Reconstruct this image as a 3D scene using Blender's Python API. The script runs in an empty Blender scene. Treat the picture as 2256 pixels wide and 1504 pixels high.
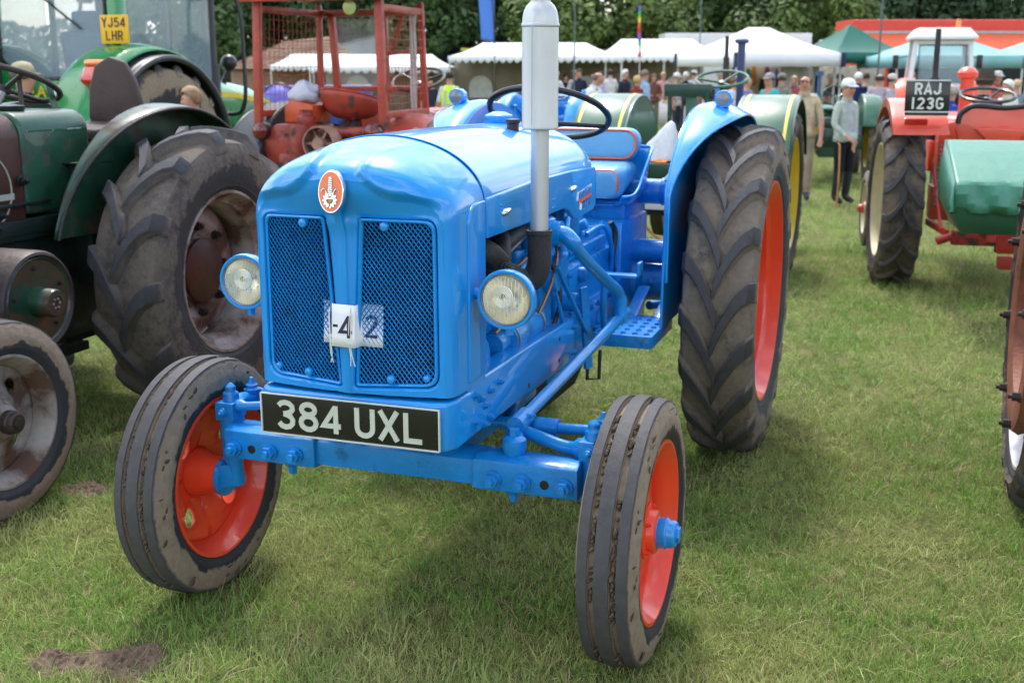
import bpy, bmesh, math, random
import numpy as np
from mathutils import Vector, Matrix, Euler
R=math.radians; PI=math.pi; S=bpy.context.scene; COL=S.collection
random.seed(7); RNG=np.random.default_rng(7)
# ---------------------------------------------------------------- camera
CAM=Vector((1.3671,-2.9573,1.6169)); YAW,PITCH,FPX=.3361,.2340,2542.8
cd=bpy.data.cameras.new('camera'); co=bpy.data.objects.new('camera',cd); COL.objects.link(co); S.camera=co
co.location=CAM; co.rotation_euler=(PI/2-PITCH,0,YAW)
cd.sensor_width=22.2; cd.lens=22.2*FPX/2256; cd.clip_start=.05; cd.clip_end=2000
cd.dof.use_dof=True; cd.dof.focus_distance=3.1; cd.dof.aperture_fstop=3.2
# ---------------------------------------------------------------- world, sun, exposure
SUN_EL,SUN_AZ=R(58),R(-24)
w=bpy.data.worlds.new('World'); S.world=w; w.use_nodes=True
nt=w.node_tree; N=nt.nodes; L=nt.links; N.clear()
sky=N.new('ShaderNodeTexSky'); sky.sky_type='NISHITA'; sky.sun_disc=False; sky.sun_elevation=SUN_EL; sky.sun_rotation=SUN_AZ
sky.air_density=1.0; sky.dust_density=1.0
tc=N.new('ShaderNodeTexCoord'); mp=N.new('ShaderNodeMapping'); mp.inputs['Scale'].default_value=(1.6,1.6,3.4)
nz=N.new('ShaderNodeTexNoise'); nz.inputs['Scale'].default_value=1.5; nz.inputs['Detail'].default_value=5; nz.inputs['Roughness'].default_value=.56
cr=N.new('ShaderNodeValToRGB'); cr.color_ramp.elements[0].position=.45; cr.color_ramp.elements[1].position=.60
mx=N.new('ShaderNodeMixRGB'); mx.inputs[2].default_value=(8.4,8.6,9.0,1)
w.cycles.sampling_method='MANUAL'; w.cycles.sample_map_resolution=512; bg=N.new('ShaderNodeBackground'); bg.inputs['Strength'].default_value=.148; wo=N.new('ShaderNodeOutputWorld')
L.new(tc.outputs['Generated'],mp.inputs['Vector']); L.new(mp.outputs[0],nz.inputs['Vector']); L.new(nz.outputs['Fac'],cr.inputs['Fac'])
L.new(cr.outputs['Color'],mx.inputs['Fac']); L.new(sky.outputs[0],mx.inputs[1]); L.new(mx.outputs[0],bg.inputs['Color']); L.new(bg.outputs[0],wo.inputs[0])
sd=bpy.data.lights.new('sun','SUN'); so=bpy.data.objects.new('sun',sd); COL.objects.link(so)
sd.energy=1.75; sd.angle=R(9); sd.color=(1,.96,.9)
so.rotation_euler=Vector((math.sin(SUN_AZ)*math.cos(SUN_EL),math.cos(SUN_AZ)*math.cos(SUN_EL),math.sin(SUN_EL))).to_track_quat('Z','Y').to_euler()
S.view_settings.view_transform='Standard'; S.view_settings.look='None'; S.view_settings.exposure=1.1; S.view_settings.gamma=1
S.render.engine='CYCLES'; S.cycles.max_bounces=5; S.cycles.diffuse_bounces=2; S.cycles.glossy_bounces=3; S.cycles.transmission_bounces=4; S.cycles.transparent_max_bounces=8; S.cycles.caustics_reflective=False; S.cycles.caustics_refractive=False; S.cycles.use_adaptive_sampling=True; S.cycles.adaptive_threshold=.035; S.cycles.use_denoising=True
# ---------------------------------------------------------------- materials
MATS={}
def lin(r,g,b):
    f=lambda c:(c/12.92 if c<=.04045 else ((c+.055)/1.055)**2.4)
    return (f(r/255),f(g/255),f(b/255))
def mat(name,col,rough=.5,metal=0,coat=0,var=.1,vs=5,col2=None,th=(.5,.6),s2=6,bump=0,bs=60,trans=0,emit=0,alpha=1,spec=.5,rv=.08,coords='Object',ior=1.45,sub=0,crough=.03):
    if name in MATS: return MATS[name]
    m=bpy.data.materials.new(name); m.use_nodes=True; nt=m.node_tree; N=nt.nodes; L=nt.links
    b=N['Principled BSDF']; b.inputs['Metallic'].default_value=metal; b.inputs['Coat Weight'].default_value=coat; b.inputs['Coat Roughness'].default_value=crough
    b.inputs['Transmission Weight'].default_value=trans; b.inputs['Alpha'].default_value=alpha; b.inputs['Specular IOR Level'].default_value=spec; b.inputs['IOR'].default_value=ior
    tc=N.new('ShaderNodeTexCoord')
    def noise(sc,det=4):
        n=N.new('ShaderNodeTexNoise'); n.inputs['Scale'].default_value=sc; n.inputs['Detail'].default_value=det; n.inputs['Roughness'].default_value=.6
        L.new(tc.outputs[coords],n.inputs['Vector']); return n
    n1=noise(vs)
    mr=N.new('ShaderNodeMapRange'); mr.inputs['From Min'].default_value=.3; mr.inputs['From Max'].default_value=.7; mr.inputs['To Min'].default_value=1-var; mr.inputs['To Max'].default_value=1+var
    L.new(n1.outputs['Fac'],mr.inputs['Value'])
    vm=N.new('ShaderNodeVectorMath'); vm.operation='SCALE'; vm.inputs[0].default_value=col; L.new(mr.outputs[0],vm.inputs['Scale'])
    out=vm.outputs[0]
    if col2:
        n2=noise(s2,5); r=N.new('ShaderNodeMapRange'); r.inputs['From Min'].default_value=th[0]; r.inputs['From Max'].default_value=th[1]; L.new(n2.outputs['Fac'],r.inputs['Value'])
        x=N.new('ShaderNodeMixRGB'); L.new(r.outputs[0],x.inputs['Fac']); L.new(out,x.inputs[1]); x.inputs[2].default_value=(*col2,1); out=x.outputs[0]
        q=N.new('ShaderNodeMapRange'); q.inputs['To Min'].default_value=rough; q.inputs['To Max'].default_value=min(1,rough+.35); L.new(r.outputs[0],q.inputs['Value']); L.new(q.outputs[0],b.inputs['Roughness'])
        if coat:
            q2=N.new('ShaderNodeMapRange'); q2.inputs['To Min'].default_value=coat; q2.inputs['To Max'].default_value=0; L.new(r.outputs[0],q2.inputs['Value']); L.new(q2.outputs[0],b.inputs['Coat Weight'])
    else:
        q=N.new('ShaderNodeMapRange'); q.inputs['From Min'].default_value=.3; q.inputs['From Max'].default_value=.7; q.inputs['To Min'].default_value=max(0,rough-rv); q.inputs['To Max'].default_value=min(1,rough+rv); L.new(n1.outputs['Fac'],q.inputs['Value']); L.new(q.outputs[0],b.inputs['Roughness'])
    L.new(out,b.inputs['Base Color'])
    if bump:
        n3=noise(bs,2); bp=N.new('ShaderNodeBump'); bp.inputs['Strength'].default_value=bump; bp.inputs['Distance'].default_value=.01; L.new(n3.outputs['Fac'],bp.inputs['Height']); L.new(bp.outputs[0],b.inputs['Normal'])
    if emit: b.inputs['Emission Color'].default_value=(*col,1); b.inputs['Emission Strength'].default_value=emit
    MATS[name]=m; return m
def tyre_mat(name,r_out,r_in,r_rim,mud=(.150,.112,.080),rub=(.026,.027,.032),amt=.0,band=0):
    """rubber with dried mud packed between the lugs / ribs and on the shoulder (radius from the hub, object space)"""
    if name in MATS: return MATS[name]
    m=bpy.data.materials.new(name); m.use_nodes=True; nt=m.node_tree; N=nt.nodes; L=nt.links; b=N['Principled BSDF']
    tc=N.new('ShaderNodeTexCoord'); sx=N.new('ShaderNodeSeparateXYZ'); L.new(tc.outputs['Object'],sx.inputs[0])
    def M(op,a,c):
        n=N.new('ShaderNodeMath'); n.operation=op
        for i,v in enumerate((a,c)):
            if isinstance(v,(int,float)): n.inputs[i].default_value=v
            elif v is not None: L.new(v,n.inputs[i])
        return n.outputs[0]
    rad=M('SQRT',M('ADD',M('MULTIPLY',sx.outputs[1],sx.outputs[1]),M('MULTIPLY',sx.outputs[2],sx.outputs[2])),None)
    def noise(sc,d=4,ro=.62):
        n=N.new('ShaderNodeTexNoise'); n.inputs['Scale'].default_value=sc; n.inputs['Detail'].default_value=d; n.inputs['Roughness'].default_value=ro; L.new(tc.outputs['Object'],n.inputs['Vector']); return n.outputs['Fac']
    def ramp(v,a,c,lo=0,hi=1):
        r=N.new('ShaderNodeMapRange'); L.new(v,r.inputs['Value'])
        for k,x in (('From Min',a),('From Max',c),('To Min',lo),('To Max',hi)): r.inputs[k].default_value=x
        return r.outputs[0]
    n1=noise(9); n2=noise(38); 
    wa=N.new('ShaderNodeAttribute'); wa.attribute_name='wear'; worn=ramp(M('ADD',wa.outputs['Fac'],M('MULTIPLY',M('SUBTRACT',n2,.5),.9)),.45,.8)     # 1 on lug and rib tops
    low=ramp(rad,r_rim+(r_in-r_rim)*.25,r_rim+(r_in-r_rim)*.62)            # 0 on the clean inner sidewall
    edge=M('ADD',low,M('MULTIPLY',M('SUBTRACT',n1,.5),2.2))
    mudf=ramp(edge,.42,.60)
    mudf=M('MULTIPLY',mudf,M('SUBTRACT',1,M('MULTIPLY',worn,.92)))
    patch=ramp(M('ADD',n1,M('MULTIPLY',n2,.35)),.50-amt,.74-amt,.25,1)
    mudf=M('MULTIPLY',mudf,patch)
    cm=N.new('ShaderNodeMixRGB'); L.new(n2,cm.inputs[0]); cm.inputs[1].default_value=(*[c*.62 for c in mud],1); cm.inputs[2].default_value=(*[c*1.45 for c in mud],1)
    cr_=N.new('ShaderNodeMixRGB'); L.new(n1,cr_.inputs[0]); cr_.inputs[1].default_value=(*[c*.75 for c in rub],1); cr_.inputs[2].default_value=(*[c*1.9 for c in rub],1)
    dust=N.new('ShaderNodeMixRGB'); L.new(M('MULTIPLY',worn,ramp(n2,.35,.7,.25,.75)),dust.inputs[0]); L.new(cr_.outputs[0],dust.inputs[1]); dust.inputs[2].default_value=(.060,.061,.068,1)
    x=N.new('ShaderNodeMixRGB'); L.new(mudf,x.inputs[0]); L.new(dust.outputs[0],x.inputs[1]); L.new(cm.outputs[0],x.inputs[2])
    L.new(x.outputs[0],b.inputs['Base Color']); L.new(ramp(mudf,0,1,.62,.95),b.inputs['Roughness']); b.inputs['Specular IOR Level'].default_value=.35
    bp=N.new('ShaderNodeBump'); bp.inputs['Strength'].default_value=.55; bp.inputs['Distance'].default_value=.012
    L.new(M('ADD',M('MULTIPLY',mudf,.6),M('MULTIPLY',n2,.5)),bp.inputs['Height']); L.new(bp.outputs[0],b.inputs['Normal'])
    MATS[name]=m; return m
# ---------------------------------------------------------------- mesh building
def rotm(rx=0,ry=0,rz=0): return Euler((rx,ry,rz)).to_matrix()
def frame(d):
    d=Vector(d).normalized(); a=Vector((0,0,1)) if abs(d.z)<.9 else Vector((0,1,0))
    u=d.cross(a).normalized(); return d,u,d.cross(u)
def crom(pts,n=6,closed=False):
    P=[Vector(p) for p in pts]; out=[]; m=len(P)
    for i in range(m if closed else m-1):
        g=lambda k:P[k%m] if closed else P[max(0,min(m-1,k))]
        a,b,c,d=g(i-1),g(i),g(i+1),g(i+2)
        for j in range(n):
            t=j/n; out.append(.5*((2*b)+(c-a)*t+(2*a-5*b+4*c-d)*t*t+(3*b-a-3*c+d)*t**3))
    if not closed: out.append(P[-1])
    return out
class MB:
    def __init__(s): s.v=[]; s.f=[]; s.m=[]; s.cur=0; s.cuts=[(0,0)]; s.w=None
    def cut(s): s.cuts.append((len(s.v),len(s.f))); return s
    def add(s,vs,fs):
        o=len(s.v); s.v+= [tuple(p) for p in vs]; s.f+=[tuple(i+o for i in f) for f in fs]; s.m+=[s.cur]*len(fs); return s
    def mi(s,i): s.cur=i; return s
    def box(s,c,d,rot=None):
        h=Vector(d)/2; c=Vector(c); vs=[Vector((x*h.x,y*h.y,z*h.z)) for x in(-1,1) for y in(-1,1) for z in(-1,1)]
        if rot is not None:
            if isinstance(rot,tuple): rot=rotm(*rot)
            vs=[rot@v for v in vs]
        return s.add([v+c for v in vs],[(0,1,3,2),(4,6,7,5),(0,4,5,1),(2,3,7,6),(0,2,6,4),(1,5,7,3)])
    def box2(s,a,b): return s.box([(p+q)/2 for p,q in zip(a,b)],[abs(q-p) for p,q in zip(a,b)])
    def bar(s,p0,p1,w,h,up=(0,0,1)):
        p0,p1=Vector(p0),Vector(p1); d=(p1-p0).normalized(); u=d.cross(Vector(up))
        if u.length<1e-4: u=d.cross(Vector((0,1,0)))
        u.normalize(); v=u.cross(d)
        q=[p+u*(a*w/2)+v*(b*h/2) for p in(p0,p1) for a,b in((-1,-1),(1,-1),(1,1),(-1,1))]
        return s.add(q,[(0,1,2,3),(7,6,5,4),(0,4,5,1),(1,5,6,2),(2,6,7,3),(3,7,4,0)])
    def cyl(s,p0,p1,r0,r1=None,n=16,caps=True):
        r1=r0 if r1 is None else r1; p0,p1=Vector(p0),Vector(p1); d,u,v=frame(p1-p0)
        ring=lambda p,r:[p+(u*math.cos(2*PI*i/n)+v*math.sin(2*PI*i/n))*r for i in range(n)]
        fs=[(i,(i+1)%n,n+(i+1)%n,n+i) for i in range(n)]
        if caps: fs+=[tuple(range(n-1,-1,-1)),tuple(range(n,2*n))]
        return s.add(ring(p0,r0)+ring(p1,r1),fs)
    def tube(s,pts,r,n=8,closed=False,flat=None):
        P=[Vector(p) for p in pts]; m=len(P); rr=r if isinstance(r,(list,tuple)) else [r]*m
        T=[]
        for i in range(m):
            a=P[i-1] if (i or closed) else P[0]; b=P[(i+1)%m] if (i<m-1 or closed) else P[-1]; T.append((b-a).normalized())
        d,u,_=frame(T[0]); vs=[]
        for i in range(m):
            t=T[i]; u=(u-t*u.dot(t))
            if u.length<1e-6: u=frame(t)[1]
            u.normalize(); w=t.cross(u)
            vs+=[P[i]+(u*math.cos(2*PI*k/n)+w*math.sin(2*PI*k/n))*rr[i] for k in range(n)]
        fs=[]
        for i in range(m if closed else m-1):
            j=(i+1)%m; fs+=[(i*n+k,i*n+(k+1)%n,j*n+(k+1)%n,j*n+k) for k in range(n)]
        if not closed: fs+=[tuple(range(n-1,-1,-1)),tuple(range((m-1)*n,m*n))]
        return s.add(vs,fs)
    def lathe(s,prof,o=(0,0,0),axis=(1,0,0),n=32,closed=False,caps=False):
        """prof: (radius, distance along axis)"""
        o=Vector(o); d,u,v=frame(axis); m=len(prof); vs=[]
        for r,h in prof: vs+=[o+d*h+(u*math.cos(2*PI*i/n)+v*math.sin(2*PI*i/n))*r for i in range(n)]
        fs=[]
        for k in range(m if closed else m-1):
            j=(k+1)%m; fs+=[(k*n+i,j*n+i,j*n+(i+1)%n,k*n+(i+1)%n) for i in range(n)]
        if caps: fs+=[tuple(range(n)),tuple(range(m*n-1,(m-1)*n-1,-1))]
        return s.add(vs,fs)
    def prism(s,poly,ax,a,b):
        """poly: 2-D outline in the plane normal to ax ('x': (y,z), 'y': (x,z), 'z': (x,y))"""
        P=lambda p,h:{'x':(h,p[0],p[1]),'y':(p[0],h,p[1]),'z':(p[0],p[1],h)}[ax]
        n=len(poly); return s.add([P(p,a) for p in poly]+[P(p,b) for p in poly],[tuple(range(n-1,-1,-1)),tuple(range(n,2*n))]+[(i,(i+1)%n,n+(i+1)%n,n+i) for i in range(n)])
    def loft(s,rings,closed=True,cap=(True,True)):
        n=len(rings[0]); m=len(rings); fs=[]
        for k in range(m-1):
            for i in range(n if closed else n-1):
                j=(i+1)%n; fs.append((k*n+i,k*n+j,(k+1)*n+j,(k+1)*n+i))
        if cap[0]: fs.append(tuple(range(n-1,-1,-1)))
        if cap[1]: fs.append(tuple(range((m-1)*n,m*n)))
        return s.add([p for r in rings for p in r],fs)
    def ell(s,c,r,n=14,m=8,rot=None):
        c=Vector(c); r=Vector(r if hasattr(r,'__len__') else (r,r,r)); vs=[]
        for k in range(m+1):
            t=PI*k/m
            for i in range(n):
                a=2*PI*i/n; q=Vector((math.sin(t)*math.cos(a)*r.x,math.sin(t)*math.sin(a)*r.y,math.cos(t)*r.z)); vs.append(c+(rot@q if rot is not None else q))
        return s.add(vs,[(k*n+i,(k+1)*n+i,(k+1)*n+(i+1)%n,k*n+(i+1)%n) for k in range(m) for i in range(n)])
    def bolt(s,p,d,r=.012,h=.012,n=6):
        p=Vector(p); d=Vector(d).normalized(); s.cyl(p,p+d*h*.3,r*1.35,n=12); s.cyl(p+d*h*.3,p+d*h,r*1.05,n=n); s.cyl(p+d*h,p+d*h*1.45,r*.55,n=8); return s
    def pieces(s,name,mats,parent=None,**k):
        """one object for each piece closed with cut()"""
        c=s.cuts+([(len(s.v),len(s.f))] if s.cuts[-1]!=(len(s.v),len(s.f)) else []); out=[]
        for (v0,f0),(v1,f1) in zip(c,c[1:]):
            q=MB(); q.v=s.v[v0:v1]; q.f=[tuple(i-v0 for i in f) for f in s.f[f0:f1]]; q.m=s.m[f0:f1]; out.append(q.obj(name,mats,parent,**k))
        return out
    def obj(s,name,mats,parent=None,bev=0,seg=2,smooth=38,origin=None,sub=0,solid=0,weld=0):
        if origin is not None: o=Vector(origin); s.v=[tuple(Vector(p)-o) for p in s.v]
        me=bpy.data.meshes.new(name); me.from_pydata(s.v,[],s.f); ms=mats if isinstance(mats,(list,tuple)) else [mats]
        for m in ms: me.materials.append(m)
        if len(ms)>1: me.polygons.foreach_set('material_index',s.m)
        if bev or weld:
            bm=bmesh.new(); bm.from_mesh(me)
            if weld: bmesh.ops.remove_doubles(bm,verts=bm.verts,dist=weld)
            if bev:
                bmesh.ops.recalc_face_normals(bm,faces=bm.faces)
                e=[x for x in bm.edges if len(x.link_faces)==2 and x.calc_face_angle(0)>R(32)]
                bmesh.ops.bevel(bm,geom=e,offset=bev,segments=seg,profile=.6,affect='EDGES',clamp_overlap=True)
            bm.to_mesh(me); bm.free()
        else:
            bm=bmesh.new(); bm.from_mesh(me); bmesh.ops.recalc_face_normals(bm,faces=bm.faces); bm.to_mesh(me); bm.free()
        if s.w is not None: at_=me.attributes.new('wear','FLOAT','POINT'); at_.data.foreach_set('value',s.w)
        if smooth:
            me.polygons.foreach_set('use_smooth',[True]*len(me.polygons)); me.set_sharp_from_angle(angle=R(smooth))
        return link(name,me,parent,origin,sub,solid)
def link(name,me,parent=None,origin=None,sub=0,solid=0):
    ob=bpy.data.objects.new(name,me); COL.objects.link(ob)
    if parent: ob.parent=parent
    if origin is not None: ob.location=origin
    if solid: md=ob.modifiers.new('solid','SOLIDIFY'); md.thickness=solid; md.offset=0
    if sub: md=ob.modifiers.new('sub','SUBSURF'); md.levels=sub; md.render_levels=sub
    return ob
def tag(o,label=None,cat=None,group=None,kind=None):
    if label: o['label']=label
    if cat: o['category']=cat
    if group: o['group']=group
    if kind: o['kind']=kind
    return o
def empty(name,loc=(0,0,0),rz=0,parent=None):
    o=bpy.data.objects.new(name,None); COL.objects.link(o); o.location=loc; o.rotation_euler=(0,0,rz); o.empty_display_size=.1
    if parent: o.parent=parent
    return o
def copy_tree(o,parent=None):
    c=o.copy(); COL.objects.link(c); c.parent=parent
    for ch in list(o.children): copy_tree(ch,c)
    return c
FONT=None
def text_mb(txt,size,weight=.0,shear=0,depth=.002,align='CENTER',space=1):
    """lettering as an MB in the x-z plane, facing -y"""
    cu=bpy.data.curves.new('lettering','FONT'); cu.body=txt; cu.size=size; cu.offset=weight; cu.shear=shear; cu.extrude=depth; cu.align_x=align; cu.align_y='CENTER'; cu.space_character=space; cu.resolution_u=3
    ob=bpy.data.objects.new('lettering',cu); me=ob.to_mesh(); b=MB()
    b.add([(v.co.x,-v.co.z,v.co.y) for v in me.vertices],[tuple(p.vertices) for p in me.polygons]); ob.to_mesh_clear(); bpy.data.objects.remove(ob); bpy.data.curves.remove(cu); return b
# number-plate characters drawn as strokes in a unit cell 0..w x 0..1
def arc(cx,cy,rx,ry,a0,a1,n=7): return [(cx+rx*math.cos(R(a0+(a1-a0)*i/n)),cy+ry*math.sin(R(a0+(a1-a0)*i/n))) for i in range(n+1)]
GL={'3':[arc(.32,.74,.24,.19,160,-80)+[(.25,.53)],[(.25,.53)]+arc(.32,.29,.24,.22,80,-160)],
 '8':[arc(.32,.755,.22,.18,0,360,14),arc(.32,.30,.25,.23,0,360,14)],
 '4':[[(.46,.02),(.46,.98)],[(.46,.95),(.06,.28),(.62,.28)]],
 'U':[[(.07,1)]+[(.07,.4)]+arc(.32,.32,.25,.25,180,360)+[(.57,.4),(.57,1)]],
 'X':[[(.05,0),(.59,1)],[(.05,1),(.59,0)]],'L':[[(.1,1),(.1,.07),(.6,.07)]],
 'R':[[(.09,0),(.09,.93),(.34,.93)]+arc(.36,.70,.2,.23,90,-90)+[(.09,.47)],[(.33,.47),(.56,0)]],
 'A':[[(.04,0),(.32,.97),(.60,0)],[(.14,.28),(.5,.28)]],'J':[[(.52,1),(.52,.32)]+arc(.29,.32,.23,.25,0,-180)],
 '1':[[(.3,0),(.3,1)]],'2':[arc(.32,.70,.24,.23,160,-35)+[(.08,.07),(.6,.07)]],
 'G':[arc(.33,.70,.25,.23,25,180)+[(.08,.3)]+arc(.33,.30,.25,.23,180,360)+[(.58,.46),(.36,.46)]],
 'Y':[[(.04,1),(.32,.5),(.6,1)],[(.32,.5),(.32,0)]],'5':[[(.56,.93),(.14,.93),(.11,.55)]+arc(.32,.34,.25,.27,110,-160)],
 'H':[[(.08,0),(.08,1)],[(.56,0),(.56,1)],[(.08,.52),(.56,.52)]],' ':[]}
def plate_text(txt,h,sw,gap,y,x0=0,z0=0,depth=.002,wf=1.0):
    """characters of height h centred on (x0,z0), in the x-z plane at y, facing -y"""
    b=MB(); adv=.64*h*wf; tot=0
    wd=[(.22*h if c==' ' else .36*h if c=='1' else adv) for c in txt]; tot=sum(wd)+gap*(len(txt)-1); x=x0-tot/2
    for ci,(c,wc) in enumerate(zip(txt,wd)):
        ox=-.3*h+.18*h if c=='1' else 0
        for k,st in enumerate(GL[c]):
            P=[(x+p[0]*h*wf+ox,z0-h/2+sw*.0+p[1]*h) for p in st]; n=len(P); cl=n>8 and (P[0][0]-P[-1][0])**2+(P[0][1]-P[-1][1])**2<1e-8
            if cl: P=P[:-1]; n-=1
            Lp=[];Rp=[]
            for i in range(n):
                a=P[i-1] if (i or cl) else None; q=P[(i+1)%n] if (i<n-1 or cl) else None
                d1=Vector((P[i][0]-a[0],P[i][1]-a[1])).normalized() if a else None; d2=Vector((q[0]-P[i][0],q[1]-P[i][1])).normalized() if q else None
                d1=d1 or d2; d2=d2 or d1; n1=Vector((-d1.y,d1.x)); n2=Vector((-d2.y,d2.x)); m=(n1+n2)
                m=m.normalized() if m.length>1e-4 else n1; s_=sw/2/max(.5,m.dot(n1)); Lp.append((P[i][0]+m.x*s_,P[i][1]+m.y*s_)); Rp.append((P[i][0]-m.x*s_,P[i][1]-m.y*s_))
            yy=y-depth-.00035*k; rings=[[(l[0],y,l[1]),(l[0],yy,l[1]),(r[0],yy,r[1]),(r[0],y,r[1])] for l,r in zip(Lp,Rp)]
            if cl: rings.append(rings[0])
            b.loft(rings,True,(not cl,not cl))
        if c!=' ': b.cut()
        x+=wc+gap
    return b
# ---------------------------------------------------------------- palette
BLUE=mat('blue_paint',(.002,.262,.72),.34,coat=.8,var=.05,vs=3,bump=.015,bs=9)
BLUE2=mat('blue_casting',(.002,.225,.62),.42,coat=.5,var=.16,vs=9,bump=.3,bs=38,col2=(.006,.040,.10),th=(.60,.78),s2=11,crough=.12)
BLUEW=mat('blue_chipped',(.004,.235,.62),.34,coat=.7,var=.12,vs=8,col2=(.22,.08,.03),th=(.70,.72),s2=26)
ORANGE=mat('orange_paint',(.86,.066,.022),.36,coat=.4,var=.06,vs=6,bump=.06,bs=20,col2=(.30,.12,.06),th=(.68,.80),s2=14)
DARK=mat('dark_iron',(.022,.021,.021),.62,var=.3,vs=14,bump=.3,bs=70)
BLACK=mat('black_plastic',(.012,.012,.014),.38,var=.1,coat=.2)
VOID=mat('radiator_core',(.006,.012,.03),.8)
SILVER=mat('silver_paint',(.52,.53,.53),.36,metal=.45,var=.05,vs=7,col2=(.30,.17,.09),th=(.74,.8),s2=9,bump=.04,bs=50)
CHROME=mat('chrome',(.80,.80,.82),.14,metal=1,var=.04)
STEEL=mat('bare_steel',(.36,.35,.34),.42,metal=.8,var=.2,vs=20)
WHITE=mat('white_paper',(.80,.80,.84),.8,var=.03)
PLATEK=mat('plate_black',(.008,.008,.009),.28,coat=.4,var=.05)
PLATEC=mat('plate_character',(.58,.60,.52),.45,metal=.15,var=.06)
PLATEF=mat('plate_border',(.66,.67,.62),.4,metal=.2,var=.06)
INK=mat('ink',(.03,.02,.07),.7,var=.05)
STRING=mat('string',(.74,.72,.66),.85,var=.05)
LENS=mat('lamp_glass',(.95,.93,.85),.03,var=.02,alpha=.16,coat=1,crough=.02)
REFL=mat('lamp_reflector',(.92,.84,.58),.30,metal=.85,var=.08,vs=30)
LENSD=mat('lamp_lens_dull',(.20,.20,.21),.25,coat=.8,var=.05)
MUDC=mat('caked_mud',(.105,.074,.050),.95,var=.4,vs=60,bump=.8,bs=120)
SEATM=mat('seat_vinyl',(.12,.36,.58),.40,coat=.25,var=.06,vs=10,bump=.08,bs=90)
PIPING=mat('seat_piping',(.80,.12,.04),.5,var=.05)
# ---------------------------------------------------------------- ground
def gz(x,y):
    d=math.hypot(x-CAM.x,y-CAM.y); t=max(0,min(1,(d-8)/7)); return -.27*t*t*(3-2*t)
def soilmat():
    m=bpy.data.materials.new('meadow_soil'); m.use_nodes=True; nt=m.node_tree; N=nt.nodes; L=nt.links; b=N['Principled BSDF']
    tc=N.new('ShaderNodeTexCoord')
    def noise(sc,d=5):
        n=N.new('ShaderNodeTexNoise'); n.inputs['Scale'].default_value=sc; n.inputs['Detail'].default_value=d; n.inputs['Roughness'].default_value=.65; L.new(tc.outputs['Object'],n.inputs['Vector']); return n.outputs['Fac']
    r1=N.new('ShaderNodeValToRGB'); e=r1.color_ramp.elements; e[0].position=.32; e[0].color=(.085,.105,.028,1); e[1].position=.7; e[1].color=(.19,.21,.06,1); L.new(noise(1.7),r1.inputs[0])
    r2=N.new('ShaderNodeValToRGB'); e=r2.color_ramp.elements; e[0].position=.3; e[0].color=(.030,.048,.010,1); e[1].position=.75; e[1].color=(.21,.21,.075,1); L.new(noise(26,7),r2.inputs[0])
    x=N.new('ShaderNodeMixRGB'); x.inputs[0].default_value=.55; L.new(r1.outputs[0],x.inputs[1]); L.new(r2.outputs[0],x.inputs[2]); L.new(x.outputs[0],b.inputs['Base Color']); b.inputs['Roughness'].default_value=.95; b.inputs['Specular IOR Level'].default_value=.15
    bp=N.new('ShaderNodeBump'); bp.inputs['Strength'].default_value=.7; bp.inputs['Distance'].default_value=.03; L.new(noise(40,6),bp.inputs['Height']); L.new(bp.outputs[0],b.inputs['Normal']); return m
SOIL=soilmat()
def build_ground():
    rs=[0]+[.7*1.085**i for i in range(86)]; n=120; vs=[(CAM.x,CAM.y,0)]; fs=[]
    for r in rs[1:]:
        for i in range(n):
            a=2*PI*i/n; x=CAM.x+r*math.cos(a); y=CAM.y+r*math.sin(a)
            h=gz(x,y)+.012*math.sin(3.1*x+1.3*y)*math.sin(2.3*y-.7*x)-.012; vs.append((x,y,h))
    fs+=[(0,1+i,1+(i+1)%n) for i in range(n)]
    for k in range(len(rs)-2):
        o=1+k*n; fs+=[(o+i,o+n+i,o+n+(i+1)%n,o+(i+1)%n) for i in range(n)]
    g=MB().add(vs,fs).obj('ground',SOIL,smooth=80); tag(g,kind='structure')
build_ground()
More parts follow.
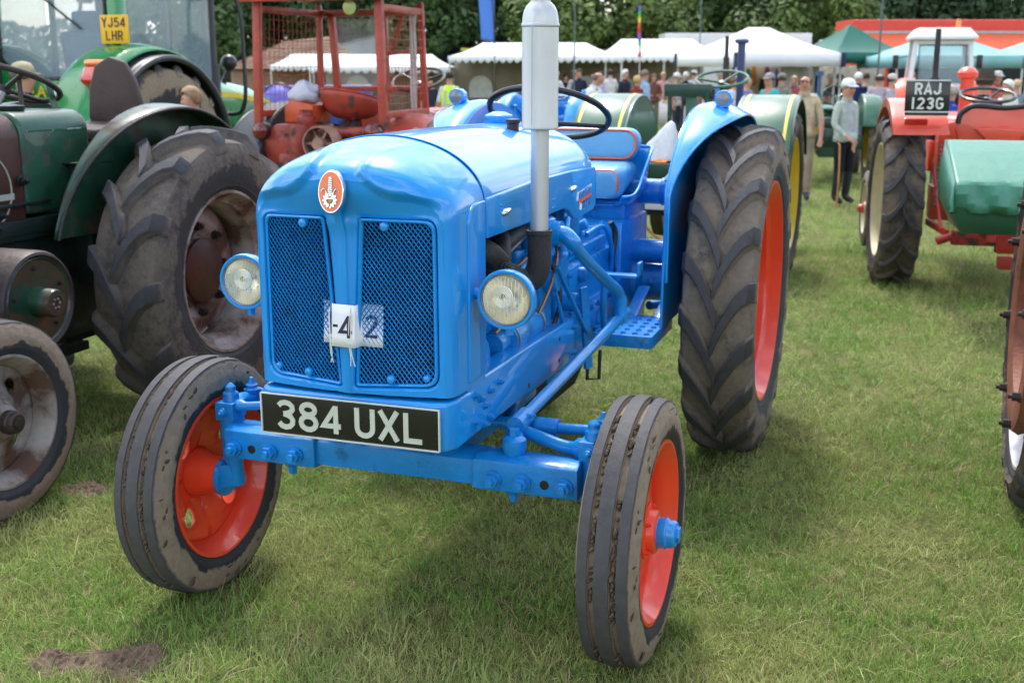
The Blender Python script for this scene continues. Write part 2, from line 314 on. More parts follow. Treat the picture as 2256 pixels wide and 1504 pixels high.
# ---------------------------------------------------------------- wheels
def rear_tyre(Ro,w,rr,nl=20,h=.035,dphi=.30,wl=.05,m=None,mud_amt=.1,key=''):
    Rc=Ro-h; b=MB(); H=[(rr,.36*w),(rr+.018,.43*w),(rr+.03,.45*w),(rr+.034,.462*w),(rr+.042,.462*w),(rr+.046,.468*w),(rr+.5*(Rc-rr),.505*w),(Rc-.06,.50*w),(Rc-.022,.455*w),(Rc-.006,.36*w),(Rc-.001,.18*w)]
    prof=[(r,-x) for r,x in H]+[(Rc,0)]+[(r,x) for r,x in H[::-1]]
    def P(r,x,a): return (x,-r*math.cos(a),r*math.sin(a))
    n=96; vs=[P(r,x,2*PI*i/n) for r,x in prof for i in range(n)]; m_=len(prof)
    b.add(vs,[(k*n+i,(k+1)*n+i,(k+1)*n+(i+1)%n,k*n+(i+1)%n) for k in range(m_-1) for i in range(n)]); b.w=[0.]*len(vs)
    xs=[x/w for _,x in H][::-1]; rs=[r for r,_ in H][::-1]
    def Rs(u): return float(np.interp(abs(u),[0]+xs[0:5],[Rc]+rs[0:5]))
    for s in(-1,1):
        for k in range(nl):
            a0=2*PI*(k+(.5 if s>0 else 0))/nl; rings=[]
            for t in (0,.12,.28,.46,.66,.86,.97,1.0):
                u=-.035+.535*t; a=a0+dphi*(1-(1-t)**1.75); jit=.0
                base=(Rs(u) if t<.95 else Rc-.05)-.01; top=Rs(u)+h*(1 if t<.9 else .82 if t<.99 else .2)-(.004 if t<.05 else 0)
                x=s*u*w*(1.0 if t<.9 else 1.03); wt=wl*(1.12 if t<.2 else 1.0+.12*t)/2/Ro; wb=wt*1.35
                rings.append([P(base,x,a-wb),P(top-.004,x,a-wt),P(top,x,a-wt*.85),P(top,x,a+wt*.85),P(top-.004,x,a+wt),P(base,x,a+wb)])
                b.w+=[0,.75,1,1,.75,0] if t<.99 else [0,0,.3,.3,0,0]
            b.loft(rings,True)
    return b
_cache={}
def shared(key,fn):
    """mesh data made once and shared by alike pieces"""
    if key not in _cache:
        name,b,ms,kw=fn(); o=b.obj(name,ms,**kw); _cache[key]=(o.data,[(m.type,m.thickness if m.type=='SOLIDIFY' else 0) for m in o.modifiers]); bpy.data.objects.remove(o)
    return _cache[key]
def inst(key,name,parent,loc,fn,flip=False,rot=None):
    me,mods=shared(key,fn); o=bpy.data.objects.new(name,me); COL.objects.link(o); o.parent=parent; o.location=loc
    for t,th in mods:
        if t=='SOLIDIFY': md=o.modifiers.new('solid','SOLIDIFY'); md.thickness=th; md.offset=0
    if flip: o.scale=(-1,1,1)
    if rot: o.rotation_euler=rot
    return o
def rim_rear(w,rr,hub_r,bolts=8,dish=-.04,cap=None):
    b=MB(); W=.40*w
    b.lathe([(rr+.012,W+.012),(rr+.016,W),(rr-.004,W-.004),(rr-.012,W-.03),(rr-.045,W-.055),(rr-.05,W-.10),(rr-.05,-W+.10),(rr-.012,-W+.03),(rr+.016,-W),(rr+.012,-W-.012),(rr,-W-.012),(rr-.02,-W+.03),(rr-.058,-W+.1),(rr-.058,W-.1),(rr-.02,W-.035),(rr+.0,W+.012)],n=72,closed=True)
    b.lathe([(rr-.055,dish-.02),(rr-.07,dish+.03),(rr*.62,dish+.05),(rr*.45,dish+.015),(hub_r+.05,dish+.01),(hub_r,dish+.01),(hub_r*.9,dish+.05),(0.001,dish+.055)],n=56)
    b.lathe([(rr-.055,dish-.03),(rr-.07,dish+.022),(rr*.62,dish+.042),(rr*.45,dish+.007),(0.001,dish+.0)],n=56)
    for i in range(bolts):
        a=2*PI*i/bolts; b.bolt((dish+.01,(hub_r+.03)*math.cos(a),(hub_r+.03)*math.sin(a)),(1,0,0),.013,.02)
    for i in range(8):
        a=2*PI*(i+.5)/8; b.box((dish-.005,(rr-.075)*math.cos(a),(rr-.075)*math.sin(a)),(.035,.05,.05),(a,0,0))
    a=-2.2; b.cyl((W-.06,(rr-.05)*math.cos(a),(rr-.05)*math.sin(a)),(W-.03,(rr-.085)*math.cos(a),(rr-.085)*math.sin(a)),.005,n=8)
    return b
def rear_wheel(parent,loc,Ro,w,rr,rim_m,tyre_key='a',side=1,nl=20,name='rear_wheel',hub_r=.13,amt=.1,h=.035,wl=.05,dphi=.30,mud=(.150,.112,.080),spin=0,dish=-.04):
    e=empty(name,loc,0,parent); tm=tyre_mat('tyre_'+tyre_key,Ro,Ro-h,rr,amt=amt,mud=mud)
    inst(('rt',tyre_key),'tyre',e,(0,0,0),lambda:('tyre',rear_tyre(Ro,w,rr,nl,h,dphi,wl),tm,dict(smooth=30)),rot=(spin,0,0))
    inst(('rr',tyre_key,rim_m.name),'rim',e,(0,0,0),lambda:('rim',rim_rear(w,rr,hub_r,dish=dish),rim_m,dict(smooth=40)),flip=side<0)
    return e
def front_tyre(Ro,w,rr,depth=.016):
    b=MB(); g=depth; H=w/2
    half=[(Ro,0),(Ro-.001,.115*w),(Ro-g,.130*w),(Ro-g-.001,.215*w),(Ro-.004,.232*w),(Ro-.008,.390*w),(Ro-.026,.425*w),(Ro-.05,.475*w),(rr+.5*(Ro-rr),.50*w),(rr+.045,.485*w),(rr+.040,.488*w),(rr+.034,.480*w),(rr+.030,.465*w),(rr+.014,.42*w),(rr,.36*w)]
    prof=[(r,-x) for r,x in half[::-1]]+[(r,x) for r,x in half[1:]]
    b.lathe(prof,n=110); hw=[1,1,0,0,1,1,.25,0,0,0,0,0,0,0,0]; b.w=[x for q in hw[::-1]+hw[1:] for x in [q]*110]+[0]*120
    b.lathe([(rr-.002,-.36*w),(rr-.002,.36*w)],n=60)
    return b
def holed_disc(r0,r1,xf,nh,hr,ha,hrad,seg=44,steps=6):
    """annular dished disc (axis x) with nh oval holes; xf(r)-> offset along the axis"""
    b=MB(); half=PI/nh; ang=sorted([2*PI*i/seg for i in range(seg)]+[math.atan2(y_,x_)%(2*PI) for x_ in(r1-hrad,r0-hrad) for y_ in(half,-half)])
    for k in range(nh):
        c=2*PI*k/nh+PI/nh; rings=[]
        for j in range(steps+1):
            f=j/steps; ring=[]
            for t in ang:
                ct,st=math.cos(t),math.sin(t)
                hx,hy=hrad+hr*ct,ha*st                     # hole outline in (r, angle)
                sx=((r1-hrad)/ct if ct>0 else (r0-hrad)/ct) if abs(ct)>1e-6 else 1e9; sy=half/abs(st) if abs(st)>1e-6 else 1e9
                s_=min(sx,sy); ex,ey=hrad+ct*s_,st*s_
                ff=f**1.15; r=hx+(ex-hx)*ff; a=hy+(ey-hy)*ff
                lift=.014*math.exp(-((f)/.28)**2)
                ring.append((xf(r)-lift,r*math.cos(a+c),r*math.sin(a+c)))
            rings.append(ring)
        b.loft(rings,True,(False,False))
    return b
def rim_front(w,rr):
    b=MB(); W=.40*w
    b.lathe([(rr+.012,W+.006),(rr+.016,W-.004),(rr+.0,W-.012),(rr-.014,W-.032),(rr-.024,0),(rr-.014,-W+.032),(rr+.0,-W+.012),(rr+.016,-W+.004),(rr+.012,-W-.006),(rr+.003,-W-.006),(rr-.008,-W+.012),(rr-.022,-W+.034),(rr-.032,0),(rr-.022,W-.034),(rr-.008,W-.012),(rr+.003,W+.006)],n=72,closed=True)
    return b
def disc_front(rr):
    r1=rr-.028
    def xf(r):
        t=(r-.075)/(r1-.075); return .035-.065*t+.03*t*t if True else 0
    b=holed_disc(.075,r1,xf,4,.030,.20,r1-.062)
    return b
def front_wheel(parent,loc,Ro,w,rr,rim_m,hub_m,key,side=1,name='front_wheel',amt=.40,depth=.020,mud=(.25,.195,.140)):
    e=empty(name,loc,0,parent); tm=tyre_mat('tyre_'+key,Ro,Ro-depth,rr,amt=amt,mud=mud)
    inst(('ft',key),'tyre',e,(0,0,0),lambda:('tyre',front_tyre(Ro,w,rr,depth),tm,dict(smooth=35)))
    def clods():
        b=MB(); rg=random.Random(5)
        for _ in range(520):
            a=rg.uniform(0,2*PI); r_=rg.choice([0,0,0,1]); sx=rg.choice((-1,1))
            if math.sin(a*3+sx)+math.sin(a*7.3)<-.5: continue
            x=sx*w*(.172+rg.uniform(-.02,.02)) if not r_ else sx*w*rg.uniform(.44,.49); rad=Ro-depth*rg.uniform(.62,1.0) if not r_ else Ro-rg.uniform(.03,.075); s_=rg.uniform(.0025,.0065)
            b.ell((x,-rad*math.cos(a),rad*math.sin(a)),(s_*(1.1 if not r_ else .5),s_*2.8,s_*1.5),7,5,rotm(rg.random()*3,rg.random(),0))
        return('caked_mud',b,MUDC,dict(smooth=70))
    if key=='hero_front': tag(inst(('fm',key),'caked_mud',e,(0,0,0),clods),kind='stuff')
    rim=inst(('fr',key),'rim',e,(0,0,0),lambda:('rim',rim_front(w,rr),rim_m,dict(smooth=40)),flip=side<0)
    inst(('fd',key),'wheel_disc',e,(0,0,0),lambda:('wheel_disc',disc_front(rr),rim_m,dict(smooth=60,solid=.006,weld=1e-5)),flip=side<0)
    def hub():
        b=MB(); b.lathe([(.078,.030),(.080,.040),(.066,.045),(.060,.064),(.050,.068),(.001,.068)],n=32)
        b.lathe([(.078,.030),(.074,.01),(.060,-.02),(.055,-.07),(.001,-.07)],n=32)
        for i in range(5):
            a=2*PI*i/5; b.bolt((.041,.070*math.cos(a),.070*math.sin(a)),(1,0,0),.007,.012)
        return ('hub',b,rim_m,{})
    def cap():
        b=MB(); b.lathe([(.040,.064),(.044,.066),(.044,.092),(.039,.097),(.038,.112),(.033,.119),(.001,.121)],n=28); b.cyl((.119,0,0),(.128,0,0),.024,n=6); return ('hub_cap',b,hub_m,dict(bev=.002))
    inst(('fh',key),'hub',e,(0,0,0),hub,flip=side<0); inst(('fc',key),'hub_cap',e,(0,0,0),cap,flip=side<0)
    return e
# ---------------------------------------------------------------- the blue tractor (front towards -y, its left side +x)
def sst(a,b,x): t=max(0,min(1,(x-a)/(b-a))); return t*t*(3-2*t)
def hood_sec(X,zt,zs,zb,n=44,ns=5):
    """left foot -> over the top -> right foot"""
    P=[(-X,zb+(zs-zb)*i/ns) for i in range(ns)]
    P+=[(-X*math.cos(PI*i/n),zs+(zt-zs)*math.sin(PI*i/n)**.98) for i in range(n+1)]
    P+=[(X,zs-(zs-zb)*(i+1)/ns) for i in range(ns)]
    return P
def yfront(x,z): return -.345+.030*(x/.27)**2-.052*sst(1.19,1.33,z)*max(0,1-(x/.29)**2)
def crease(ax): return float(np.interp(ax,[0,.066,.084,.108,.144,.19,.235,.285],[1.372,1.368,1.345,1.322,1.305,1.300,1.288,1.268]))
def lobe(x,y,z):
    """two domed lobes stand proud of the emblem tongue and the band over the grille"""
    fade=1-sst(-.22,-.098,y); xb=.064+.035*sst(-.33,-.11,y)
    d=min(z-crease(abs(x)),(abs(x)-xb)*.9); l=sst(-.012,.012,d); amp=(-.015*(1-l)+.0028*math.exp(-((d-.012)/.009)**2))*(1-sst(.215,.275,abs(x)))
    if z<1.22: return Vector((0,0,0))
    n=Vector((x*1.2,-(1-sst(-.35,-.20,y)),.15+.85*sst(1.27,1.40,z))).normalized()
    return n*(amp*fade*sst(1.225,1.262,z))
def grille_outline(s,inset=0,n=10):
    C=[(.016,.797,.012),(.248,.808,.04),(.247,1.246,.03),(.046,1.250,.012)]; out=[]
    cx=sum(c[0] for c in C)/4; cz=sum(c[1] for c in C)/4
    C=[(x+(inset if x<cx else -inset),z+(inset if z<cz else -inset),max(.004,r-inset*.5)) for x,z,r in C]
    for i in range(4):
        p=Vector(C[i][:2]); a=Vector(C[i-1][:2]); b=Vector(C[(i+1)%4][:2]); r=C[i][2]
        d1=(a-p).normalized(); d2=(b-p).normalized(); 
        for k in range(n+1):
            t=k/n; q=(p+d1*r)*(1-t)**2+p*2*t*(1-t)+(p+d2*r)*t*t; out.append((s*q.x,q.y))
    return out
def by_angle(poly,c,angs):
    """distance along rays from c to a star-shaped outline"""
    out=[]
    P=[Vector(p)-Vector(c) for p in poly]; n=len(P)
    for a in angs:
        d=Vector((math.cos(a),math.sin(a))); best=None
        for i in range(n):
            p,q=P[i],P[(i+1)%n]; e=q-p; den=d.x*e.y-d.y*e.x
            if abs(den)<1e-12: continue
            t=(p.x*e.y-p.y*e.x)/den; u=(p.x*d.y-p.y*d.x)/den
            if t>0 and -1e-6<=u<=1+1e-6: best=t if best is None else max(best,t)
        out.append(best)
    return out
def build_blue_tractor():
    T=empty('blue_tractor'); X0,ZT0,ZS0,ZB=.263,1.352,1.222,.785
    # nose cowl -------------------------------------------------------
    b=MB(); st=[(-.315,X0,ZT0,ZS0,1),(-.309,.273,1.372,1.23,.95),(-.298,.280,1.388,1.238,.85),(-.275,.285,1.404,1.246,.62),(-.24,.287,1.416,1.25,.35),(-.19,.288,1.425,1.252,.12),(-.14,.288,1.431,1.253,0),(-.091,.288,1.434,1.254,0)]
    A4=crom([(q[0],q[1],q[2]) for q in st],10); B4=crom([(q[0],q[3],q[4]) for q in st],10); cols=[[v[0] for v in A4],[v[1] for v in A4],[v[2] for v in A4],[v[1] for v in B4],[max(0,v[2]) for v in B4]]
    rings=[]
    for y,X,zt,zs,fd in zip(*cols):
        ring=[]
        for x,z in hood_sec(X,zt,zs,ZB,170,12):
            yy=y+(yfront(x,z)+.315)*fd; ring.append(Vector((x,yy,z))+lobe(x,yy,z)*(1 if abs(yy)>0 else 0))
        rings.append(ring)
    b.loft(rings,False,(False,False))
    for s in(-1,1):
        hole=grille_outline(s); c=(s*.14,1.03); sec=hood_sec(X0,ZT0,ZS0,ZB,170,12)
        outer=[p for p in sec if p[0]*s>=-1e-6]; outer=outer if s<0 else outer[::-1]
        outer=[(0,ZB)]+outer+([(0,ZT0)] if abs(outer[-1][0])>1e-4 else [])
        angs=[2*PI*i/360 for i in range(360)]
        # include the corner directions so that the outline keeps its corners
        for q in ((0,ZB),(s*X0,ZB),(0,ZT0)): angs.append(math.atan2(q[1]-c[1],q[0]-c[0])%(2*PI))
        angs=sorted(angs); ro=by_angle(outer,c,angs); rh=by_angle(hole,c,angs); rr_=[]
        for j in range(-3,26):
            ring=[]
            for a,o_,h_ in zip(angs,ro,rh):
                f=min(24,max(0,j))/24; r=h_+(o_-h_)*f+(-.002 if j<0 else 0); x=c[0]+r*math.cos(a); z=c[1]+r*math.sin(a)
                lip=-.004*sst(.35,.0,f) if j>=0 else 0
                ridge=-.008*math.exp(-(x/.02)**2)*sst(1.27,1.2,z)
                yy=yfront(x,z)+ridge+(.004*(1-sst(0,.12,f)) if j>=0 else 0)+(0 if j>=0 else (.006*(-j)))+(.010 if j==25 else 0)
                ring.append(Vector((x,yy,z))+lobe(x,yy,z))
            rr_.append(ring)
        b.loft(rr_,True,(False,False))
    # raised cheek on each flank
    nose=b.obj('nose_cowl',BLUE,T,weld=.0012,smooth=50)
    b=MB(); b.loft([[(x,yfront(0,z)-.0085-.0035*(1-abs(x)/.011)+(.006 if abs(x)>.01 else 0)*0,z) for x in(-.011,-.006,0,.006,.011)] for z in np.linspace(.787,1.268,20)],False,(False,False)); b.obj('grille_rib',BLUE,nose,smooth=60)
    b=MB()
    for s in(-1,1):
        P=[(-.215,.80),(-.094,.80),(-.094,1.272),(-.165,1.272)]+[(-.165-.05*math.sin(R(a)),1.222+.05*math.cos(R(a))) for a in(20,40,60,80,90)]
        b.prism(P,'x',s*.282,s*.2935).cut()
    b.pieces('cheek_panel',BLUE,nose,bev=.007,seg=3)
    b=MB(); b.box2((-.255,-.30,.79),(.255,-.24,1.29)); b.obj('radiator',VOID,T)
    # grilles ----------------------------------------------------------
    for s in(-1,1):
        b=MB(); ol=grille_outline(s,.004); il=grille_outline(s,.0125); n=len(ol)
        Y=lambda p,d:(p[0],yfront(*p)+d,p[1])
        rings=[[Y(o,.012),Y(o,.004),Y(((o[0]+i[0])/2,(o[1]+i[1])/2),.001),Y(i,.004),Y(i,.012)] for o,i in zip(ol,il)]; rings.append(rings[0]); b.loft(rings,True,(False,False))
        fr=b.obj('grille_frame',BLUE,T,smooth=60)
        b=MB(); poly=[Vector(p) for p in grille_outline(s,.011)]; sl=.0167/.0125; np_=len(poly)
        for sg in(-1,1):
            ks=[p.y-sg*sl*p.x for p in poly]; k=min(ks)+.004
            while k<max(ks):
                hit=[]
                for i in range(np_):
                    p,q=poly[i],poly[(i+1)%np_]; e=q-p; den=e.y-sg*sl*e.x
                    if abs(den)<1e-12: continue
                    u=(k+sg*sl*p.x-p.y)/den
                    if 0<=u<1: hit.append(p+e*u)
                hit.sort(key=lambda v:v.x)
                if len(hit)>=2:
                    m=4; pts=[hit[0].lerp(hit[-1],i/m) for i in range(m+1)]; nx=Vector((-sg*sl,1)).normalized()*.00155
                    rg=[]
                    for p in pts:
                        yo=.0085+.0012*sg; y=yfront(p.x,p.y)+yo
                        rg.append([(p.x+nx.x,y+.0015,p.y+nx.y),(p.x,y-.0012,p.y),(p.x-nx.x,y+.0015,p.y-nx.y)])
                    b.loft(rg,True,(False,False))
                k+=.0167
        b.obj('grille_mesh',BLUE2,T,smooth=0)
        b=MB()
        for x,z,r in((.115,1.226,.0125),(.12,.828,.012),(.215,.835,.010)):
            y=yfront(x,z); b.lathe([(r,.006),(r,.012),(r*.8,.016),(.001,.018)],(s*x,y+.012,z),(0,-1,0),n=14).cut()
        b.pieces('grille_stud',BLUE,fr)
    # emblem ------------------------------------------------------------
    b=MB(); ey=yfront(0,1.318)-.004; tilt=rotm(-.10,0,0); ec=Vector((0,ey,1.314))
    def el(rx,rz,n=40): return [(rx*math.cos(2*PI*i/n),rz*math.sin(2*PI*i/n)) for i in range(n)]
    def ov(b,a,y0,y1): b.loft([[ec+tilt@Vector((x,y,z)) for x,z in el(*q)] for q,y in zip(a,(y0,(y0*.3+y1*.7),y1))],True,(True,True))
    ov(b,[(.037,.054),(.037,.054),(.0345,.0515)],.010,-.004); base=b.obj('emblem',CHROME,T)
    b=MB(); ov(b,[(.0325,.0495),(.0325,.0495),(.032,.049)],.0,-.0052); b.obj('emblem_field',mat('enamel_orange',(.92,.165,.02),.25,coat=1,var=.03),base)
    b=MB(); E=lambda x,y,z:ec+tilt@Vector((x,y,z))
    teeth=[]
    for i in range(48):
        a=2*PI*i/48; r=.0200 if i%4<2 else .0160; teeth.append((r*math.cos(a),-.020+r*math.sin(a)))
    inn=[(.0098*math.cos(2*PI*i/48),-.020+.0098*math.sin(2*PI*i/48)) for i in range(48)]
    b.loft([[E(o[0],-.005,o[1]),E(o[0],-.0085,o[1]),E(i_[0],-.0085,i_[1]),E(i_[0],-.005,i_[1])] for o,i_ in zip(teeth+teeth[:1],inn+inn[:1])],True,(False,False))
    for k in range(8):
        z=-.006+.0055*k; w_=.0062-.00055*k
        for sx in(-1,1): b.ell(E(sx*w_*.6,-.0075,z),(.0032,.002,.0045),8,5,tilt@rotm(0,sx*-.4,0))
    for sx in(-1,1):
        b.tube([E(sx*x,-.0075,z) for x,z in((.005,-.012),(.012,.002),(.017,.008),(.0225,.004),(.0245,-.002))],[.0012,.0016,.0016,.0013,.0006],6)
        b.ell(E(sx*.005,-.0078,-.018),(.0062,.0022,.0055),8,5)
    b.box(E(0,-.0078,-.030),(.005,.004,.012)); b.obj('emblem_relief',CHROME,base)
    # bonnet --------------------------------------------------------------
    b=MB(); rings=[]
    for y in [-.085,-.083]+list(np.linspace(-.07,.93,22))+[.96,.985,1.002,1.012,1.016]:
        f=sst(.93,1.018,y); X=.287-.012*f; zt=1.436-.010*sst(.2,1.,y)-.018*f*f; zs=1.262
        rings.append([(x,y,z) for x,z in hood_sec(X,zt,zs,1.255,48,2)])
    bon=b.loft(rings,False,(False,False)).obj('bonnet',BLUE,T,solid=.004,smooth=50)
    b=MB(); rings=[[(x,y,z) for x,z in hood_sec(.283,1.43,1.25,1.15,40,3)] for y in(-.096,-.080)]; b.loft(rings,False,(False,False)).obj('seam_gap_shade',BLACK,T,solid=.004)  # black band in the seam, its colour standing in for the gap's shade
    b=MB(); b.loft([[(x*f,1.0+.012*(1-f),z if f==1 else 1.28+(z-1.28)*f) for x,z in hood_sec(.27,1.40,1.255,1.15,32,2)] for f in(1,.6,.05)],False,(False,False)).obj('dash_panel',BLUE,T)
    for s in(-1,1):
        b=MB(); P=[(-.084,1.276),(.3,1.288),(.7,1.284),(1.0,1.272),(1.022,1.262),(1.024,1.17),(1.012,1.138),(.985,1.125),(.78,1.115),(.755,1.118),(.70,1.150),(.665,1.163),(.62,1.168),(.3,1.166),(-.084,1.168)]
        b.prism(P,'x',s*.276,s*.2945); sp=b.obj('bonnet_side_panel',BLUE,bon,bev=.006,seg=3)
        for y in(.035,.70):                                      # chrome catches
            b=MB(); b.loft([[ (s*(.2943+max(0,math.sin(a_))*r_*.9),y+yy,1.222+.06*yy+math.cos(a_)*r_*.8) for a_ in np.linspace(-.2,PI+.2,9)] for yy,r_ in((-.006,.003),(0,.0095),(.012,.0125),(.035,.011),(.055,.008),(.068,.005),(.074,.002))],True).obj('chrome_catch',CHROME,sp)
        b=MB()
        for y,z in((.017,1.246),(.017,1.236),(.30,1.215),(.322,1.215),(.50,1.21),(.52,1.21),(.50,1.185),(.52,1.185),(.69,1.235),(.745,1.243),(.04,1.243)): b.ell((s*.2948,y,z),(.003,.004,.004),8,5)
        tag(b.obj('rivets',BLUE,sp),kind='stuff')
        # side badge
        g=MB()
        for txt,z,yy in(('FORDSON',1.196,.862),('MAJOR',1.158,.875)):
            t=text_mb(txt,.036,.0004,.2,.002,space=1.0)
            g.add([(s*(.2960-y_),yy+(x_ if s>0 else -x_),z+z_+.09*(x_)) for x_,y_,z_ in t.v],t.f)
        bd=g.obj('badge_lettering',CHROME,sp,smooth=0)
        b=MB(); b.bar((s*.2965,.785,1.170),(s*.2965,.945,1.184),.004,.008,up=(0,0,1)); b.obj('badge_stripe',PIPING,bd)
    b=MB(); b.lathe([(.045,0),(.05,.012),(.048,.03),(.02,.042),(.001,.043)],(.0,.82,1.424),(0,0,1),n=24); b.obj('filler_cap',BLUE,bon)
    b=MB(); b.lathe([(.02,0),(.02,.03),(.024,.034),(.024,.045),(.001,.047)],(.12,.62,1.405),(0,0,1),n=16); b.obj('tank_cap',BLACK,bon)
    # front support, number plate -------------------------------------------
    b=MB(); P=[(-.286,-.15),(-.286,-.285),(-.27,-.325),(-.235,-.340),(.235,-.340),(.27,-.325),(.286,-.285),(.286,-.15)]
    b.prism(P,'z',.640,.774); fs=b.obj('front_support',BLUE,T,bev=.012,seg=3)
    b=MB(); b.box((0,-.349,.707),(.520,.006,.111)); pl=b.obj('number_plate',PLATEK,T,bev=.004)
    b=MB(); o=[(-.26,-.0555),(.26,-.0555),(.26,.0555),(-.26,.0555)]
    for (x0,z0),(x1,z1) in zip(o,o[1:]+o[:1]):
        k=.0035; b.bar((x0*(1-k/.26*.0),-.353,.707+z0),(x1,-.353,.707+z1),.004,.0075,up=(0,-1,0) if z0==z1 else (0,-1,0))
    b.obj('plate_border',PLATEF,pl,bev=.0012)
    plate_text('384 UXL',.080,.0140,.011,-.3525,z0=.707,wf=1.13).pieces('plate_character',PLATEC,pl,smooth=0)
    # entry card woven through the grille, with string -----------------------
    cd_=empty('entry_card',(0,0,0)); tag(cd_,'white paper entry card numbered 42 tied to the blue tractor grille','card')
    g=[]
    for x in np.linspace(-.072,.098,35):
        yo=yfront(0,1.0)-.016-.008*math.cos(x/.03) if abs(x)<.030 else yfront(x,1.0)+.016
        t=sst(.033,.041,abs(x)); yo=(yfront(0,1.)-.017)*(1-t)+(yfront(x,1.)+.0125)*t; g.append((x,yo))
    sh=MB(); rows=[[(x,y+.004*(zz-.98)/.05,zz-.035*sst(0,-.08,x)*0+(-.02*x)) for x,y in g] for zz in np.linspace(.912,1.022,5)]
    sh.loft(rows,False,(False,False)).obj('card_sheet',WHITE,cd_,solid=.0008,smooth=60)
    def card_y(x): return float(np.interp(x,[p[0] for p in g],[p[1] for p in g]))
    for ch,cx in(('1',-.052),('4',.008),('2',.066)):
        t=plate_text(ch,.060,.0085,0,0); MB().add([(x_+cx,card_y(cx)-.0016+y_*.3+.08*(z_-.015),z_+.965-.02*cx) for x_,y_,z_ in t.v],t.f).obj('card_character',INK,cd_,smooth=0)
    MB().box((-.022,card_y(-.02)-.0015,.966),(.014,.001,.007)).obj('card_dash',INK,cd_)
    b=MB()
    for x,p in((-.034,[(0,1.015),(-.004,1.0),(-.004,.95),(-.003,.90),(.004,.868)]),(-.034,[(0,1.015),(-.003,.99),(-.002,.93),(.001,.89),(-.003,.868)]),(.026,[(-.001,1.018),(-.008,.97),(-.009,.92),(-.005,.885),(-.006,.862)]),(.026,[(0,1.018),(-.002,.97),(-.004,.91),(.001,.88),(.007,.862)])):
        b.tube(crom([(x+dx,yfront(0,1)-.021,z) for dx,z in p],5),.0013,6).cut()
    b.pieces('card_string',STRING,cd_)
    # side rails -----------------------------------------------------------
    for s in(-1,1):
        b=MB(); P=[(-.20,.642),(.80,.622),(.80,.772),(-.10,.789),(-.20,.789)]
        b.prism(P,'x',s*.215,s*.285); rl=b.obj('side_rail',BLUE,T,bev=.009,seg=3)
        b=MB()
        for y,z in((-.165,.68),(-.165,.755),(-.13,.735),(-.09,.705),(-.055,.74),(-.06,.665),(.02,.745),(-.10,.655),(.77,.745),(.77,.655)): b.bolt((s*.285,y,z),(s,0,0),.0085,.014).cut()
        b.pieces('bolt',BLUE2,rl)
        b=MB()
        for y,z in((.62,.735),(.62,.662),(.30,.66)): b.cyl((s*.2853,y,z),(s*.2845,y,z),.008,n=10).cut()
        b.pieces('bolt_hole_disc',BLACK,rl)  # flat black discs, painted for the darkness inside open holes
        b=MB(); b.cyl((s*.215,.25,.585),(s*.215,.50,.585),.030,n=18); b.cyl((s*.215,.50,.585),(s*.215,.95,.60),.016,n=12); b.obj('radius_rod_socket',BLUE2,T,bev=.003)
    # front axle -----------------------------------------------------------
    b=MB(); pr=[(-.085,.468),(.015,.468),(.015,.485),(-.03,.49),(-.03,.53),(.015,.537),(.015,.553),(-.06,.553),(-.085,.540)]
    b.prism(pr,'x',-.31,.31); ab=b.obj('axle_beam',BLUE2,T,bev=.006)
    for s in(-1,1):
        b=MB(); pr=[(-.098,.462),(-.078,.456),(.01,.458),(.01,.552),(-.065,.560),(-.098,.548)]; b.prism(pr,'x',s*.25,s*.556); ax=b.obj('axle_extension',BLUE2,T,bev=.007)
        b=MB()
        for x in(.312,.398,.520): b.bolt((s*x,-.098,.490+.006),(0,-1,0),.0195,.026).cut()
        b.pieces('axle_bolt',BLUE2,ax)
        b=MB(); b.cyl((s*.462,-.0985,.496),(s*.462,-.0965,.496),.0135,n=16); b.obj('axle_hole_disc',BLACK,ax)  # solid black disc in place of a hole, its inner shade painted
        b=MB(); b.lathe([(.020,-.02),(.026,-.012),(.026,-.002),(.018,.0)],(s*.355,-.045,.462),(0,0,1),n=20); b.lathe([(.012,-.045),(.014,-.038),(.014,-.02)],(s*.355,-.045,.462),(0,0,1),n=6,caps=True); b.cut(); b.lathe([(.001,.046),(.022,.044),(.034,.034),(.036,.014),(.032,.0),(.030,-.01)],(s*.355,-.04,.566),(0,0,1),n=22); b.cut(); b.cyl((s*.355,-.04,.60),(s*.355,-.04,.63),.016,n=6); b.pieces('rod_eye',BLUE2,ax)
        b=MB(); b.tube(crom([(s*.355,-.03,.585),(s*.33,.03,.592),(s*.29,.14,.575),(s*.225,.30,.585)],6),[.026]*8+[.020]*11,14); b.obj('radius_rod',BLUE2,T)
        # king pin, stub axle
        b=MB(); b.lathe([(.001,-.115),(.028,-.112),(.030,-.10),(.026,-.04),(.036,-.02),(.038,.10),(.033,.125),(.026,.15),(.024,.185),(.016,.192),(.016,.205),(.006,.215),(.001,.218)],(s*.578,-.015,.455),(0,0,1),n=22)
        b.cyl((s*.578,-.015,.365),(s*.66,0,.359),.030,.026,n=16); b.box((s*.60,-.01,.375),(.06,.07,.07),(.0,s*.2,0)); b.cyl((s*.615,-.0,.359),(s*.632,0,.359),.062,n=24); b.bolt((s*.578,-.06,.59),(0,-1,0),.011,.018); b.box((s*.578,-.02,.59),(.062,.075,.055))
        b.obj('king_pin',BLUE2,T,bev=.004)
        front_wheel(T,(s*.697,0,.361),.375,.165,.246,ORANGE,BLUE,'hero_front',s)
    # steering: tie rod, arm, drag link, drop arm ------------------------------
    b=MB(); b.cyl((-.50,.14,.585),(.40,.14,.585),.019,n=14); b.cyl((.36,.14,.585),(.43,.14,.585),.028,n=16); b.cyl((.43,.14,.585),(.53,.13,.592),.0165,n=12)
